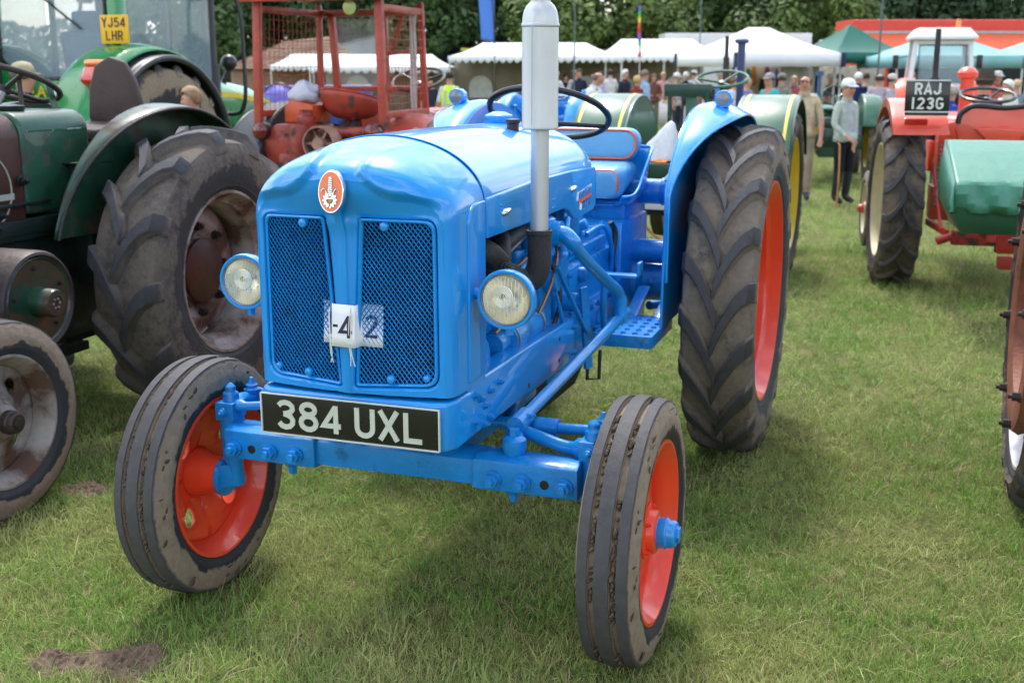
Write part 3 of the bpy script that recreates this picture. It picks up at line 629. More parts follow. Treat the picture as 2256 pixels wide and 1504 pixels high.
    for s in(-1,1): b.tube(crom([(s*.53,.13,.592),(s*.555,.125,.602),(s*.575,.10,.618)],4),[.017]*8+[.022],10); b.cyl((s*.575,.10,.565),(s*.575,.10,.622),.022,n=14); b.lathe([(.024,0),(.026,.008),(.018,.014),(.020,.022),(.010,.030),(.006,.045),(.001,.046)],(s*.575,.10,.615),(0,0,1),n=14)
    b.obj('tie_rod',BLUE2,T)
    b=MB()
    for s in(-1,1): b.tube(crom([(s*.578,-.01,.595),(s*.585,.04,.60),(s*.575,.10,.590)],4),[.030]*4+[.024]*5,12).cut()
    b.pieces('track_arm',BLUE2,T)
    b=MB(); b.tube(crom([(-.578,-.01,.60),(-.53,-.03,.607),(-.48,-.02,.610),(-.36,.04,.612),(-.2,.10,.60)],4),[.020]*5+[.013]*12,12); b.obj('steering_link',BLUE2,T)
    bj=Vector((.345,.05,.628))
    b=MB(); b.tube(crom([(.572,.0,.585),(.50,.01,.575),(.42,.03,.585),(.35,.05,.596)],5),[.030]*4+[.019]*11+[.024],12); b.cyl(bj-Vector((0,0,.06)),bj,.024,n=14); b.cyl(bj-Vector((0,0,.078)),bj-Vector((0,0,.06)),.015,n=6); b.obj('steering_arm',BLUEW,T)
    de=Vector((.40,1.02,.742)); dd=(de-bj).normalized()
    b=MB(); b.cyl(bj,de+dd*.03,.0185,n=18); b.cyl(bj-dd*.045,bj+dd*.035,.0265,n=18); b.lathe([(.0235,0),(.0235,.004),(.001,.005)],bj-dd*.045,-dd,n=18); b.cyl(de-dd*.05,de+dd*.04,.0215,n=16); b.bolt(bj+Vector((.02,0,.012)),(1,0,.3),.007,.016); b.obj('drag_link',BLUEW,T)
    b=MB(); b.tube(crom([(.29,.50,1.105),(.335,.49,1.105),(.365,.50,1.075),(.375,.58,1.02),(.385,.85,.895),(.392,.96,.845),(.396,1.00,.80),(.398,1.005,.745)],6),[.026]*13+[.0205]*22+[.024]*8,14); b.cyl((.26,.50,1.105),(.325,.50,1.105),.04,n=18); b.cyl((.398,1.005,.76),(.398,1.005,.72),.026,n=14); b.obj('drop_arm',BLUE,T)
    # headlamps ------------------------------------------------------------
    for s in(-1,1):
        c=Vector((s*.388,-.205,1.030)); e=empty('headlamp',c,0,T)
        b=MB(); b.lathe([(.064,.004),(.071,-.002),(.077,-.002),(.079,.006),(.078,.024),(.072,.034),(.064,.062),(.046,.090),(.020,.106),(.001,.110)],(0,0,0),(0,1,0),n=40); b.lathe([(.012,.0),(.012,-.02)],(0,.03,-.078),(0,0,1),n=6,caps=True); b.obj('lamp_shell',BLUE,e)
        b=MB(); b.lathe([(.0665,.004),(.060,-.004),(.045,-.009),(.028,-.012),(.001,-.013)],(0,0,0),(0,1,0),n=40); b.obj('lens',LENS,e,smooth=60)
        b=MB(); b.lathe([(.066,.006),(.060,.016),(.050,.030),(.036,.043),(.020,.051),(.001,.054)],(0,0,0),(0,1,0),n=40); b.obj('reflector',REFL,e,smooth=60)
        b=MB(); b.lathe([(.006,.05),(.006,.03),(.011,.022),(.011,.012),(.005,.006),(.001,.005)],(0,0,.006),(0,1,0),n=14); b.obj('bulb',CHROME,e)
        b=MB(); b.lathe([(.0665,.003),(.0645,.0),(.0665,-.003),(.0685,0)],(0,0,0),(0,1,0),n=40,closed=True); b.obj('lens_ring',STEEL,e)
        b=MB()
        for k in range(5): b.lathe([(.009+.0042*k,-.0128+.0002*k),(.0105+.0042*k,-.0142+.0002*k),(.012+.0042*k,-.0126+.0004*k)],(-s*.004,0,.010),(0,1,0),n=26)
        for i in range(-6,7):
            x=i*.0095; zz=math.sqrt(max(0,.060**2-x*x)); dome=lambda r:-.013*(1-(r/.066)**2)-.0008
            b.tube([(x,dome(math.hypot(x,z)),z) for z in np.linspace(-zz,zz,9) if math.hypot(x,z)<.0655],.0007,4)
        b.obj('lens_pattern',mat('lens_glass',(.86,.84,.70),.06,coat=1,var=.02),e)
        b=MB(); b.cyl((-s*.075,.03,.0),(-s*.105,.035,.01),.014,n=14); b.cyl((-s*.068,.03,0),(-s*.08,.03,0),.022,n=16); b.obj('lamp_bracket',BLUE,e)
    # exhaust --------------------------------------------------------------
    ex,eyy=.372,.125; e=empty('exhaust',(ex,eyy,0),0,T)
    b=MB(); b.tube(crom([(-.10,-.06,1.06),(-.05,-.02,1.025),(-.015,-.003,1.030),(0,0,1.07),(0,0,1.10),(0,0,1.165)],6),[.034]*31,18); b.lathe([(.034,0),(.037,.002),(.037,.012),(.030,.014)],(0,0,1.155),(0,0,1),n=24); b.obj('exhaust_elbow',mat('wrapped_iron',(.030,.030,.032),.8,var=.2,vs=30,bump=.5,bs=220),e)
    b=MB(); b.cyl((0,0,1.14),(0,0,1.46),.0255,n=28); b.obj('tail_pipe',SILVER,e)
    b=MB(); b.lathe([(.024,1.446),(.046,1.447),(.050,1.449),(.0505,1.452),(.0500,1.455),(.0500,1.718),(.0515,1.720),(.0525,1.724),(.0515,1.728),(.0500,1.730),(.0490,1.745),(.045,1.762),(.038,1.775),(.030,1.783),(.0265,1.786),(.0265,1.798),(.0245,1.800),(.0245,1.90),(.022,1.90),(.022,1.8)],(0,0,0),(0,0,1),n=48); b.obj('muffler',SILVER,e,smooth=30)
    b=MB(); b.box((-.008,-.0502,1.59),(.0012,.0012,.26)); b.obj('muffler_seam',SILVER,e)
    # engine -----------------------------------------------------------------
    b=MB(); b.box2((-.17,.02,.62),(.17,.80,1.02)); b.box2((-.15,.0,1.02),(.15,.74,1.16)); b.box2((-.155,.06,.48),(.155,.70,.63)); eng=b.obj('engine_block',BLUE2,T,bev=.012,seg=2)
    b=MB(); b.box2((.17,-.02,.70),(.19,.62,.735)); b.box2((.17,.0,.86),(.185,.60,.88)); b.cyl((.20,.28,.80),(.20,.58,.80),.055,n=20); b.cyl((.20,.20,.80),(.20,.28,.80),.036,n=16); b.cyl((.19,.05,.79),(.225,.05,.79),.07,n=20); b.box2((.17,.30,.88),(.24,.50,.98)); b.cyl((.22,.62,.93),(.28,.62,.93),.035,n=14); b.box2((.17,.56,.76),(.235,.68,1.0)); b.cyl((.235,.64,.90),(.262,.64,.90),.028,n=6); b.cyl((.2,.42,.98),(.2,.42,1.06),.028,n=12); b.tube(crom([(.19,.1,.92),(.24,.2,.99),(.25,.34,1.02),(.22,.46,1.05)],5),.008,8); b.tube(crom([(.2,.66,1.0),(.26,.64,.9),(.27,.70,.78),(.25,.8,.72)],5),.007,8)
    for y in np.linspace(.02,.60,9): b.bolt((.19,y,.717),(1,0,0),.008,.010)
    for y in np.linspace(.05,.55,6): b.bolt((.17,y,.93),(1,0,0),.010,.012)
    b.obj('engine_fittings',BLUE2,eng,bev=.004)
    b=MB()
    for p in([(.20,.30,.99),(.245,.34,1.03),(.25,.44,1.05),(.22,.52,1.02)],[(.24,.12,.86),(.262,.22,.90),(.262,.36,.93),(.235,.46,.90)],[(.245,.52,.84),(.268,.58,.93),(.262,.66,1.02),(.21,.72,1.06)]): b.tube(crom(p,5),.0055,6).cut()
    b.pieces('fuel_pipe',mat('copper_pipe',(.30,.16,.09),.4,metal=.7,var=.3),eng)
    b=MB()
    for p in([(.18,.02,1.03),(.23,.15,1.06),(.24,.35,1.10),(.20,.55,1.10)],[(.19,.60,.70),(.245,.66,.76),(.25,.74,.86),(.20,.80,.95)]): b.tube(crom(p,5),.0075,6).cut()
    b.pieces('wiring_loom',BLACK,eng)
    b=MB(); b.box2((.150,.0,1.016),(.1735,.74,1.024)); b.cut(); b.box2((.157,.06,.626),(.1745,.70,.634)); b.pieces('gasket',DARK,eng)
    b=MB()
    for y,z,r_ in((.30,.80,.058),(.55,.80,.058)): b.lathe([(r_,-.006),(r_+.002,0),(r_,.006)],(.20,y,z),(0,1,0),n=24).cut()
    for y in(.06,.20,.34,.48): b.ell((.172,y,.975),(.006,.010,.010),8,5).cut()
    b.pieces('pipe_union',STEEL,eng)
    b=MB(); b.tube(crom([(.16,-.02,1.10),(.21,-.01,1.12),(.25,.03,1.11),(.27,.07,1.075)],6),[.03]*10+[.036]*9,12); b.tube(crom([(.15,.22,1.13),(.22,.20,1.135),(.26,.12,1.10),(.275,.07,1.06)],6),.029,12); b.tube([(.17,.45,1.11),(.21,.45,1.12),(.23,.3,1.12),(.24,.18,1.11)],.027,12); b.box((.275,.068,1.055),(.075,.07,.05),(0,.3,.2)); b.bolt((.30,.04,1.07),(.6,-.6,.3),.012,.02); b.obj('exhaust_manifold',DARK,eng,bev=.003)
    b=MB(); b.lathe([(.001,1.045),(.040,1.047),(.052,1.056),(.056,1.075),(.058,1.105),(.060,1.107),(.060,1.118),(.058,1.12),(.058,1.15),(.045,1.158),(.001,1.16)],(.245,.50,0),(0,0,1),n=28); b.obj('air_cleaner_bowl',BLUE,eng)
    b=MB(); b.box2((.12,.55,1.07),(.16,.62,1.17)); b.tube([(.27,.72,1.17),(.27,.70,1.05),(.25,.66,.98)],.010,8); b.box((.285,.60,1.09),(.03,.035,.075),(0,0,.3)); b.tube([(.29,.66,1.09),(.285,.70,1.13)],.011,8); b.lathe([(.018,0),(.02,.01),(.014,.02),(.016,.03),(.012,.05),(.014,.06),(.001,.062)],(.275,.68,1.0),(0,0,1),n=12); b.obj('control_linkage',BLUE,eng,bev=.003)
    b=MB(); b.box2((-.19,.80,.52),(.19,1.02,1.02)); b.box2((-.20,1.02,.50),(.20,1.75,.90)); b.box2((-.16,1.02,.90),(.16,1.60,.985)); b.box2((-.12,1.0,.98),(.12,1.20,1.30)); b.box2((-.22,1.72,.46),(.22,2.20,.98)); b.box2((-.20,1.85,.97),(.20,2.22,1.06)); b.box2((-.13,.80,.43),(.13,1.5,.54)); gb=b.obj('gearbox',BLUE2,T,bev=.016,seg=2)
    MB().loft([[(-.15,y,z0),(.15,y,z0),(.17,y,.54),(-.17,y,.54)] for y,z0 in((.66,.46),(.72,.40),(1.30,.39),(1.42,.45))],True).obj('oil_sump',DARK,T,bev=.02)
    b=MB(); b.box2((.19,1.0,.72),(.215,1.74,.745)); b.box2((.19,.83,.55),(.205,.99,.98)); b.cyl((.19,.92,.80),(.26,.92,.80),.035,n=16); b.cyl((.26,.92,.80),(.275,.92,.80),.028,n=6); b.bar((.285,.90,.86),(.30,.93,.56),.014,.035); b.bar((.28,.60,.98),(.295,.93,.68),.014,.014); b.cyl((.17,1.06,1.02),(.17,1.06,1.20),.05,n=16); b.box2((.10,1.03,1.02),(.165,1.19,1.16)); b.cyl((.19,1.15,.86),(.23,1.15,.86),.03,n=12); b.cyl((.19,1.45,.62),(.22,1.45,.62),.05,n=16); b.box2((.16,1.25,.90),(.185,1.58,.95)); b.tube(crom([(.17,1.35,.98),(.21,1.45,1.00),(.22,1.55,.9),(.2,1.62,.78)],5),.010,8); b.cyl((.12,1.24,1.0),(.2,1.24,1.04),.02,n=12); b.cyl((.14,1.32,.98),(.14,1.32,1.06),.022,n=12)
    for y in np.linspace(1.04,1.70,8): b.bolt((.20,y,.70),(1,0,0),.010,.012); b.bolt((.16,y*.8+.25,.985),(0,0,1),.009,.01)
    for z in np.linspace(.57,.96,6): b.bolt((.205,.985,z),(1,0,0),.009,.012)
    b.obj('gearbox_fittings',BLUE2,gb,bev=.004)
    b=MB(); b.tube(crom([(.20,1.60,1.0),(.215,1.62,.95),(.21,1.60,.85),(.205,1.64,.78)],5),.012,8); b.obj('hose',BLACK,gb)
    # foot rests
    for s in(-1,1):
        b=MB(); x0,x1,y0,y1=.235,.462,1.22,1.60; nx,ny=5,6
        for i in range(nx):
            for j in range(ny):
                cx=x0+(i+.5)*(x1-x0)/nx; cy=y0+(j+.5)*(y1-y0)/ny; hx=(x1-x0)/nx/2; hy=(y1-y0)/ny/2; rg=[]
                for r_,z_ in((1,.622),(.0125,.622),(.0105,.627),(.0095,.622),(.0095,.606)):
                    rg.append([ (s*(cx+(hx*max(-1,min(1,1.4142*math.cos(a))) if r_==1 else r_*math.cos(a))),cy+(hy*max(-1,min(1,1.4142*math.sin(a))) if r_==1 else r_*math.sin(a)),z_) for a in [PI/4*k for k in range(8)]])
                b.loft(rg,True,(False,False))
        fp=b.obj('foot_plate',BLUE2,T,smooth=30)
        b=MB(); b.box2((s*x0,y0-.006,.575),(s*x1,y0,.624)); b.box2((s*(x1-.0),y0-.006,.575),(s*(x1+.006),y1,.624)); b.box2((s*.20,1.35,.60),(s*x0,1.55,.615)); b.bar((s*.30,1.57,.62),(s*.30,1.82,.70),.05,.008); b.bar((s*.42,1.57,.62),(s*.42,1.82,.70),.05,.008); b.obj('foot_plate_flange',BLUE2,fp,bev=.003)
        b=MB(); b.tube(crom([(s*.21,1.30,.58),(s*.275,1.24,.60),(s*.29,1.16,.74),(s*.30,1.15,.86)],6),.013,10); b.box((s*.345,1.15,.865),(.16,.055,.012)); b.box((s*.425,1.17,.89),(.012,.06,.05)); b.obj('pedal',BLUE2,T,bev=.004)
        b=MB(); b.tube([(s*.25,1.10,.55),(s*.25,1.10,.47),(s*.29,1.12,.47),(s*.29,1.13,.58)],.007,8); b.obj('step_bracket',DARK,T)
    # rear axle -------------------------------------------------------------
    for s in(-1,1):
        b=MB(); b.cyl((s*.2,2.03,.69),(s*.52,2.03,.69),.088,n=28); b.cyl((s*.2,1.97,.83),(s*.5,1.97,.83),.052,n=20); b.lathe([(.13,.2),(.13,.24),(.09,.26)],(0,2.03,.69),(s,0,0),n=28); b.cyl((s*.37,1.98,.86),(s*.40,1.98,.90),.02,n=12)
        for x in(.30,.42): b.bolt((s*x,1.945,.70),(0,-1,0),.012,.018)
        b.obj('rear_axle_tube',BLUE2,T,bev=.003)
        b=MB(); b.lathe([(.001,.49),(.20,.49),(.215,.495),(.215,.555),(.205,.56),(.001,.56)],(0,2.03,.69),(s,0,0),n=48); b.lathe([(.218,.515),(.221,.518),(.221,.535),(.218,.538)],(0,2.03,.69),(s,0,0),n=48); b.obj('brake_drum',BLUE2,T)
        rear_wheel(T,(s*.675,2.03,.672),.705,.285,.462,ORANGE,'hero_rear',s,nl=19,amt=.12,h=.048,wl=.066,dish=-.03,dphi=.34,mud=(.20,.163,.128))
        # mudguard: flat inner plate and a crown that widens towards the top
        cy,cz,Rf=2.03,.67,.785; b=MB(); xi=s*.465
        def pt(th): return (cy-Rf*math.cos(th),cz+Rf*math.sin(th))
        outl=[(1.385,.615)]+[(1.395,.85)]+[(1.41,1.0)]+[pt(R(t)) for t in range(38,172,4)]+[(2.80,.72),(2.62,.62)]
        b.prism(outl,'x',xi-s*.003,xi+s*.003); fd=b.obj('mudguard',BLUE,T,smooth=30)
        b=MB(); rings=[]
        for t in np.linspace(22,172,44):
            th=R(t); wd=.014+.195*sst(34,84,t)*(1-.25*sst(135,175,t)); ring=[]
            y_,z_=pt(th) if t>36 else (1.397-.012*(36-t)/14*0+.0*t,np.interp(t,[22,36],[.80,cz+Rf*math.sin(R(36))]))
            nrm=Vector((-math.cos(th),math.sin(th)))
            for k in range(13):
                f=k/12; dx=wd*f; drop=.0+.035*f*f*sst(50,95,t)+.02*(f**4)*sst(40,90,t); up=.018*math.sin(min(1,f*3)*PI/2)*sst(34,60,t)
                ring.append((xi+s*dx,y_-nrm.x*(drop-up)*-1*-1 if False else y_+nrm.x*(up-drop),z_+nrm.y*(up-drop)))
            rings.append(ring)
        b.loft(rings,False,(False,False)); b.obj('mudguard_crown',BLUE,fd,solid=.004,smooth=60)
        b=MB(); ed=[r_[-1] for r_ in rings]; b.tube(ed,.0055,8); b.tube([(xi,1.386,.62),(xi,1.397,.85),(xi,1.411,1.0)]+[(xi,*pt(R(t))) for t in range(38,60,4)],.006,8); b.obj('mudguard_bead',BLUE,fd)
        # marker lamp on a bracket
        lb=Vector((s*.590,1.935,1.455)); b=MB(); b.loft([[Vector((s*.49,1.78,1.405)),Vector((s*.58,1.80,1.405)),Vector((s*.58,1.95,1.44)),Vector((s*.49,1.95,1.44))],[Vector((s*.555,1.90,1.455)),Vector((s*.575,1.90,1.455)),Vector((s*.575,1.935,1.475)),Vector((s*.555,1.935,1.475))]],True,(False,True)); ml=b.obj('marker_lamp',BLUE,T,bev=.004)
        b=MB(); b.lathe([(.028,-.034),(.034,-.034),(.036,-.03),(.036,.012),(.032,.02),(.032,.028),(.024,.038),(.001,.042)],lb+Vector((0,-.01,.030)),(0,1,0),n=28); b.obj('lamp_body',BLUE,ml)
        b=MB(); b.lathe([(.030,-.033),(.02,-.037),(.001,-.039)],lb+Vector((0,-.01,.030)),(0,1,0),n=24); b.obj('marker_lens',LENSD,ml)
    # hydraulic lift
    b=MB(); b.cyl((-.36,2.12,1.075),(.36,2.12,1.075),.056,n=24)
    for s in(-1,1):
        b.cyl((s*.30,2.12,1.075),(s*.385,2.12,1.075),.062,n=24); b.cyl((s*.385,2.12,1.075),(s*.40,2.12,1.075),.014,n=6); b.tube(crom([(s*.33,2.10,1.10),(s*.36,2.16,1.15),(s*.40,2.26,1.22),(s*.415,2.34,1.26)],5),[.036]*6+[.026]*10,12); b.cyl((s*.38,2.35,1.275),(s*.455,2.35,1.275),.022,n=12); b.cyl((s*.415,2.35,1.27),(s*.40,2.42,.55),.018,n=10); b.tube([(s*.25,2.15,.55),(s*.36,2.5,.52),(s*.40,2.85,.50)],.022,8)
    b.obj('hydraulic_lift',BLUE2,T,bev=.003)
    # steering wheel, column
    sc=Vector((-.012,1.43,1.437)); tl=rotm(R(-26),0,0); b=MB(); rr=.235
    b.tube([sc+tl@Vector((rr*math.cos(2*PI*i/48),rr*math.sin(2*PI*i/48),0)) for i in range(48)],.0125,10,True)
    for k in range(3):
        a=PI/2+2*PI*k/3+PI; p=sc+tl@Vector((rr*math.cos(a),rr*math.sin(a),0)); q=sc+tl@Vector((.03*math.cos(a),.03*math.sin(a),-.035)); b.cyl(q,p,.010,n=10)
    b.lathe([(.03,-.05),(.034,-.03),(.03,-.015),(.001,-.01)],sc,tl@Vector((0,0,1)),n=20); b.obj('steering_wheel',BLACK,T)
    b=MB(); b.cyl(sc+tl@Vector((0,0,-.05)),(0,1.05,.95),.022,n=14); b.obj('steering_column',BLUE2,T)
    # seat
    b=MB()
    def rr_rect(x0,x1,y,z0,z1,r,n=5):
        out=[]
        for (cx,cz,a0) in((x1-r,z0+r,-90),(x1-r,z1-r,0),(x0+r,z1-r,90),(x0+r,z0+r,180)): out+=[(cx+r*math.cos(R(a0+90*i/n)),y,cz+r*math.sin(R(a0+90*i/n))) for i in range(n+1)]
        return out
    def cushion(b,x0,x1,y0,y1,z0,z1,r,lean=0,puff=.02):
        rg=[]
        for f,ins in((0,.03),(.06,.010),(.18,.0),(.8,0),(.94,.012),(1,.035)):
            q=rr_rect(x0+ins,x1-ins,0,z0+ins,z1-ins,max(.008,min(r-ins*.5,(z1-z0)/2-ins-.004))); rg.append([(x,y0+(y1-y0)*f+lean*(z-z0),z) for x,_,z in q])
        b.loft(rg,True)
    cushion(b,-.215,.205,2.02,2.10,1.215,1.352,.06,.25); bk=b.obj('seat_backrest',SEATM,T,smooth=60)
    b=MB(); q=rr_rect(-.205,.195,0,1.222,1.344,.055); b.tube([(x,2.022+.25*(z-1.215),z) for x,_,z in q],.005,6,True); b.obj('piping',PIPING,bk)
    b=MB(); rg=[]
    for y,ins,z0,z1 in((1.765,.03,1.09,1.165),(1.77,.012,1.075,1.185),(1.80,0,1.07,1.200),(1.90,0,1.09,1.212),(2.04,0,1.115,1.213),(2.07,.02,1.125,1.20)): rg.append([(x,y,z) for x,_,z in rr_rect(-.205+ins,.200-ins,0,z0,z1,min(.042,(z1-z0)/2-.004))])
    b.loft(rg,True); cu=b.obj('seat_cushion',SEATM,T,smooth=60)
    b=MB(); q=rr_rect(-.190,.185,0,1.078,1.190,.045); b.tube([(x,1.766+.012*abs(z-1.13)/.05,z) for x,_,z in q],.005,6,True); b.obj('piping',PIPING,cu)
    path=crom([(.200,1.755,0),(.238,1.80,0),(.248,1.92,0),(.250,2.04,0),(.225,2.115,0),(.14,2.145,0),(0,2.15,0),(-.14,2.145,0),(-.225,2.115,0),(-.250,2.04,0),(-.248,1.92,0),(-.238,1.80,0),(-.200,1.755,0)],5)
    top=[1.085+.185*sst(1.76,2.09,q.y) for q in path]; b=MB(); rg=[]
    for f,ins in((0,.055),(.12,.025),(.3,.008),(.6,.0),(.9,-.004),(1,-.014)):
        rg.append([(q.x*(1-ins/.25),q.y-ins*(q.y-1.95)/.2,1.042+(t_-1.042)*f) for q,t_ in zip(path,top)])
    b.loft(rg,False,(False,False)); b.add([Vector(v) for v in rg[0]],[tuple(range(len(path)))]); sp=b.obj('seat_pan',BLUE,T,solid=.005,smooth=60)
    b=MB(); b.tube(rg[-1],.007,8); b.obj('seat_pan_bead',BLUE,sp)
    b=MB(); b.box2((-.06,1.85,.98),(.06,1.95,1.05)); b.obj('seat_post',BLUE2,T,bev=.006)
    return T
HERO=build_blue_tractor()
tag(HERO,'bright blue tractor with orange wheels, silver exhaust and number plate 384 UXL','tractor')
# ---------------------------------------------------------------- other tractors (each built front towards -y about its own root)
def mudguard(T,s,xi,wd,cy,cz,Rf,t0,t1,m,lip=.0,drop=.03,name='mudguard',plate=True,bead=.008,taper=0,pm=None,thick=.005):
    P=lambda t,r=Rf:(cy-r*math.cos(R(t)),cz+r*math.sin(R(t)))
    ts=np.linspace(t0,t1,40); b=MB(); rings=[]
    for t in ts:
        w_=wd*(1-taper*(1-sst(t0,t0+85,t))); ring=[]
        for k in range(9):
            f=k/8; r=Rf-drop*f**3; y,z=P(t,r); ring.append((xi+s*w_*f,y,z))
        rings.append(ring)
    b.loft(rings,False,(False,False)); g=b.obj(name,m,T,solid=thick,smooth=60)
    b=MB(); b.tube([r_[-1] for r_ in rings],bead,8); b.obj('mudguard_bead',pm or m,g)
    if plate:
        b=MB(); b.prism([P(t) for t in ts],'x',xi-s*.003,xi+s*.003); b.obj('mudguard_plate',m,g,smooth=30)
    return g
def steer_wheel(T,c,r,tilt,m,tr=.012,spokes=3,col=None,colm=None,a0=0,dz=-.03):
    tl=rotm(tilt,0,0); c=Vector(c); b=MB(); b.tube([c+tl@Vector((r*math.cos(2*PI*i/40),r*math.sin(2*PI*i/40),0)) for i in range(40)],tr,8,True)
    for k in range(spokes): a=a0+PI/2+2*PI*k/spokes; b.cyl(c+tl@Vector((.02*math.cos(a),.02*math.sin(a),dz)),c+tl@Vector((r*math.cos(a),r*math.sin(a),0)),tr*.8,n=8)
    b.lathe([(.028,dz-.02),(.03,dz+.012),(.001,dz+.018)],c,tl@Vector((0,0,1)),n=16); o=b.obj('steering_wheel',m,T)
    if col: MB().cyl(c+tl@Vector((0,0,dz)),col,.02,n=12).obj('steering_column',colm or m,T)
    return o
GRN=mat('old_green',(.006,.036,.018),.42,coat=.35,var=.35,vs=7,col2=(.050,.026,.017),th=(.52,.66),s2=5,bump=.15,bs=30)
GRNL=mat('old_green_light',(.011,.062,.032),.42,coat=.35,var=.3,vs=9,col2=(.055,.045,.035),th=(.56,.66),s2=7,bump=.12,bs=30)
RUSTP=mat('rust_brown_panel',(.060,.020,.013),.55,coat=.1,var=.3,vs=6,col2=(.012,.045,.02),th=(.62,.68),s2=9,bump=.15,bs=40)
DGRN=mat('dark_green_iron',(.004,.012,.008),.55,coat=.15,var=.4,vs=8,bump=.3,bs=30)
RUSTW=mat('rusty_white_rim',(.36,.33,.30),.5,var=.2,vs=12,col2=(.105,.060,.040),th=(.42,.60),s2=6,bump=.2,bs=50)
IRONB=mat('brown_iron',(.045,.034,.030),.5,metal=.3,var=.4,vs=9,bump=.2,bs=40)
SEATB=mat('worn_leather',(.060,.038,.034),.6,var=.3,vs=9,bump=.2,bs=60)
def capsule_box(b,x,y0,y1,z0,z1,r,n=6):
    """hood-like box: straight sides, rounded top edges"""
    P=[(-x,z0),(-x,z1-r)]+[(-x+r-r*math.cos(R(90*i/n)),z1-r+r*math.sin(R(90*i/n))) for i in range(1,n+1)]; P+=[(-p,q) for p,q in P[::-1]]
    return b.prism(P,'y',y0,y1)
def old_green_tractor():
    T=empty('old_green_tractor',(-2.45,.25,0)); tag(T,'dark green vintage tractor with rust brown bonnet and big flywheel drum at left','tractor')
    capsule_box(MB(),.255,-.55,.735,.98,1.425,.10).obj('bonnet',RUSTP,T,bev=.012)
    tk=capsule_box(MB(),.262,.738,1.165,1.0,1.43,.09).obj('fuel_tank',GRNL,T,bev=.02,seg=3)
    b=MB(); b.lathe([(.06,0),(.065,.01),(.065,.022),(.02,.03),(.001,.031)],(.12,.84,1.43),(0,0,1),n=24); b.obj('tank_cap',DGRN,tk)
    b=MB(); b.box2((.2625,.77,1.345),(.264,1.15,1.352)); b.obj('tank_line',mat('worn_white_line',(.3,.33,.3),.6,col2=(.018,.095,.048),th=(.42,.5),s2=14),tk)
    b=MB(); b.box2((-.25,-.45,.42),(.25,1.16,.985)); b.box2((-.22,.95,.38),(.22,1.75,.98)); b.box2((-.235,.52,.90),(.29,.97,.975)); b.lathe([(.28,-.1),(.33,0),(.33,.2),(.28,.32)],(0,.30,.60),(1,0,0),n=28,caps=True); b.obj('engine_casting',DGRN,T,bev=.02)
    b=MB(); b.box2((.262,.20,.93),(.30,.90,.99)); b.box2((.264,.28,1.045),(.285,.86,1.06)); b.bolt((.27,.70,1.15),(1,0,0),.018,.03); b.bolt((.27,.56,1.02),(1,0,0),.014,.03); b.bolt((.28,.52,.97),(1,0,0),.014,.03); b.bolt((.29,.62,.55),(1,0,0),.03,.03); b.cyl((.27,.60,.66),(.36,.60,.66),.065,n=24); b.cyl((.2,.60,.66),(.30,.60,.66),.09,n=24); b.box2((.24,.60,.36),(.30,1.0,.40)); b.obj('engine_fittings',DGRN,T,bev=.006)
    # flywheel drum
    b=MB(); b.lathe([(.200,.28),(.203,.30),(.203,.585),(.196,.598),(.186,.602),(.183,.596),(.178,.592)],(0,.385,.715),(1,0,0),n=56); b.obj('flywheel_drum',IRONB,T,smooth=30)
    fl=bpy.data.objects['flywheel_drum']
    b=MB(); b.lathe([(.180,.590),(.172,.597),(.165,.590),(.10,.585),(.062,.588),(.058,.60),(.056,.665),(.050,.676),(.030,.678),(.028,.672),(.001,.670)],(0,.385,.715),(1,0,0),n=48); b.obj('flywheel_face',GRN,fl)
    b=MB()
    for i in range(5): a=2*PI*i/5+.4; b.bolt((.586,.385+.135*math.cos(a),.715+.135*math.sin(a)),(1,0,0),.008,.012).cut()
    b.pieces('face_bolt',IRONB,fl)
    b=MB()
    for i in range(6): a=2*PI*i/6; b.cyl((.672,.385+.019*math.cos(a),.715+.019*math.sin(a)),(.677,.385+.019*math.cos(a),.715+.019*math.sin(a)),.006,n=6).cut()
    b.pieces('hub_nut',STEEL,fl)
    # badge arc on the brown panel
    b=MB(); b.tube([(.257,.50+.16*math.cos(R(a)),1.12+.16*math.sin(R(a))) for a in range(-60,70,10)],.004,6); b.box2((.256,.42,1.075),(.260,.67,1.10)); b.obj('panel_badge',mat('faded_badge',(.35,.36,.30),.6,var=.2),T)
    b=MB(); b.box2((.27,1.0,.66),(.365,1.16,1.20)); b.box2((.24,.97,1.195),(.38,1.17,1.205)); b.obj('tool_locker',DGRN,T,bev=.006)
    steer_wheel(T,(-.14,1.12,1.545),.235,R(-22),IRONB,.014,3,(-.14,.78,1.15),STEEL)
    # seat: back board and cushion
    b=MB(); pr=[(-.30,1.36),(-.285,1.50),(-.24,1.62),(-.15,1.665),(-.06,1.64),(.0,1.54),(.03,1.42),(.02,1.33),(-.28,1.32)]; b.prism(pr,'y',1.86,1.90); st=b.obj('seat_back',SEATB,T,bev=.014,seg=3)
    b=MB(); b.box((-.13,1.66,1.30),(.36,.40,.06),(.05,0,0)); b.obj('seat_cushion',SEATB,T,bev=.02,seg=3)
    b=MB(); b.box2((-.2,1.5,.95),(-.06,1.7,1.28)); b.obj('seat_support',DGRN,T,bev=.01)
    b=MB(); b.bar((.17,1.20,1.22),(.05,1.22,1.38),.035,.012); b.bar((.05,1.22,1.38),(-.01,1.24,1.56),.03,.012); b.obj('hand_lever',GRNL,T,bev=.003)
    b=MB(); b.bar((.03,1.02,1.43),(.0,1.05,1.56),.02,.02); b.obj('throttle_post',IRONB,T)
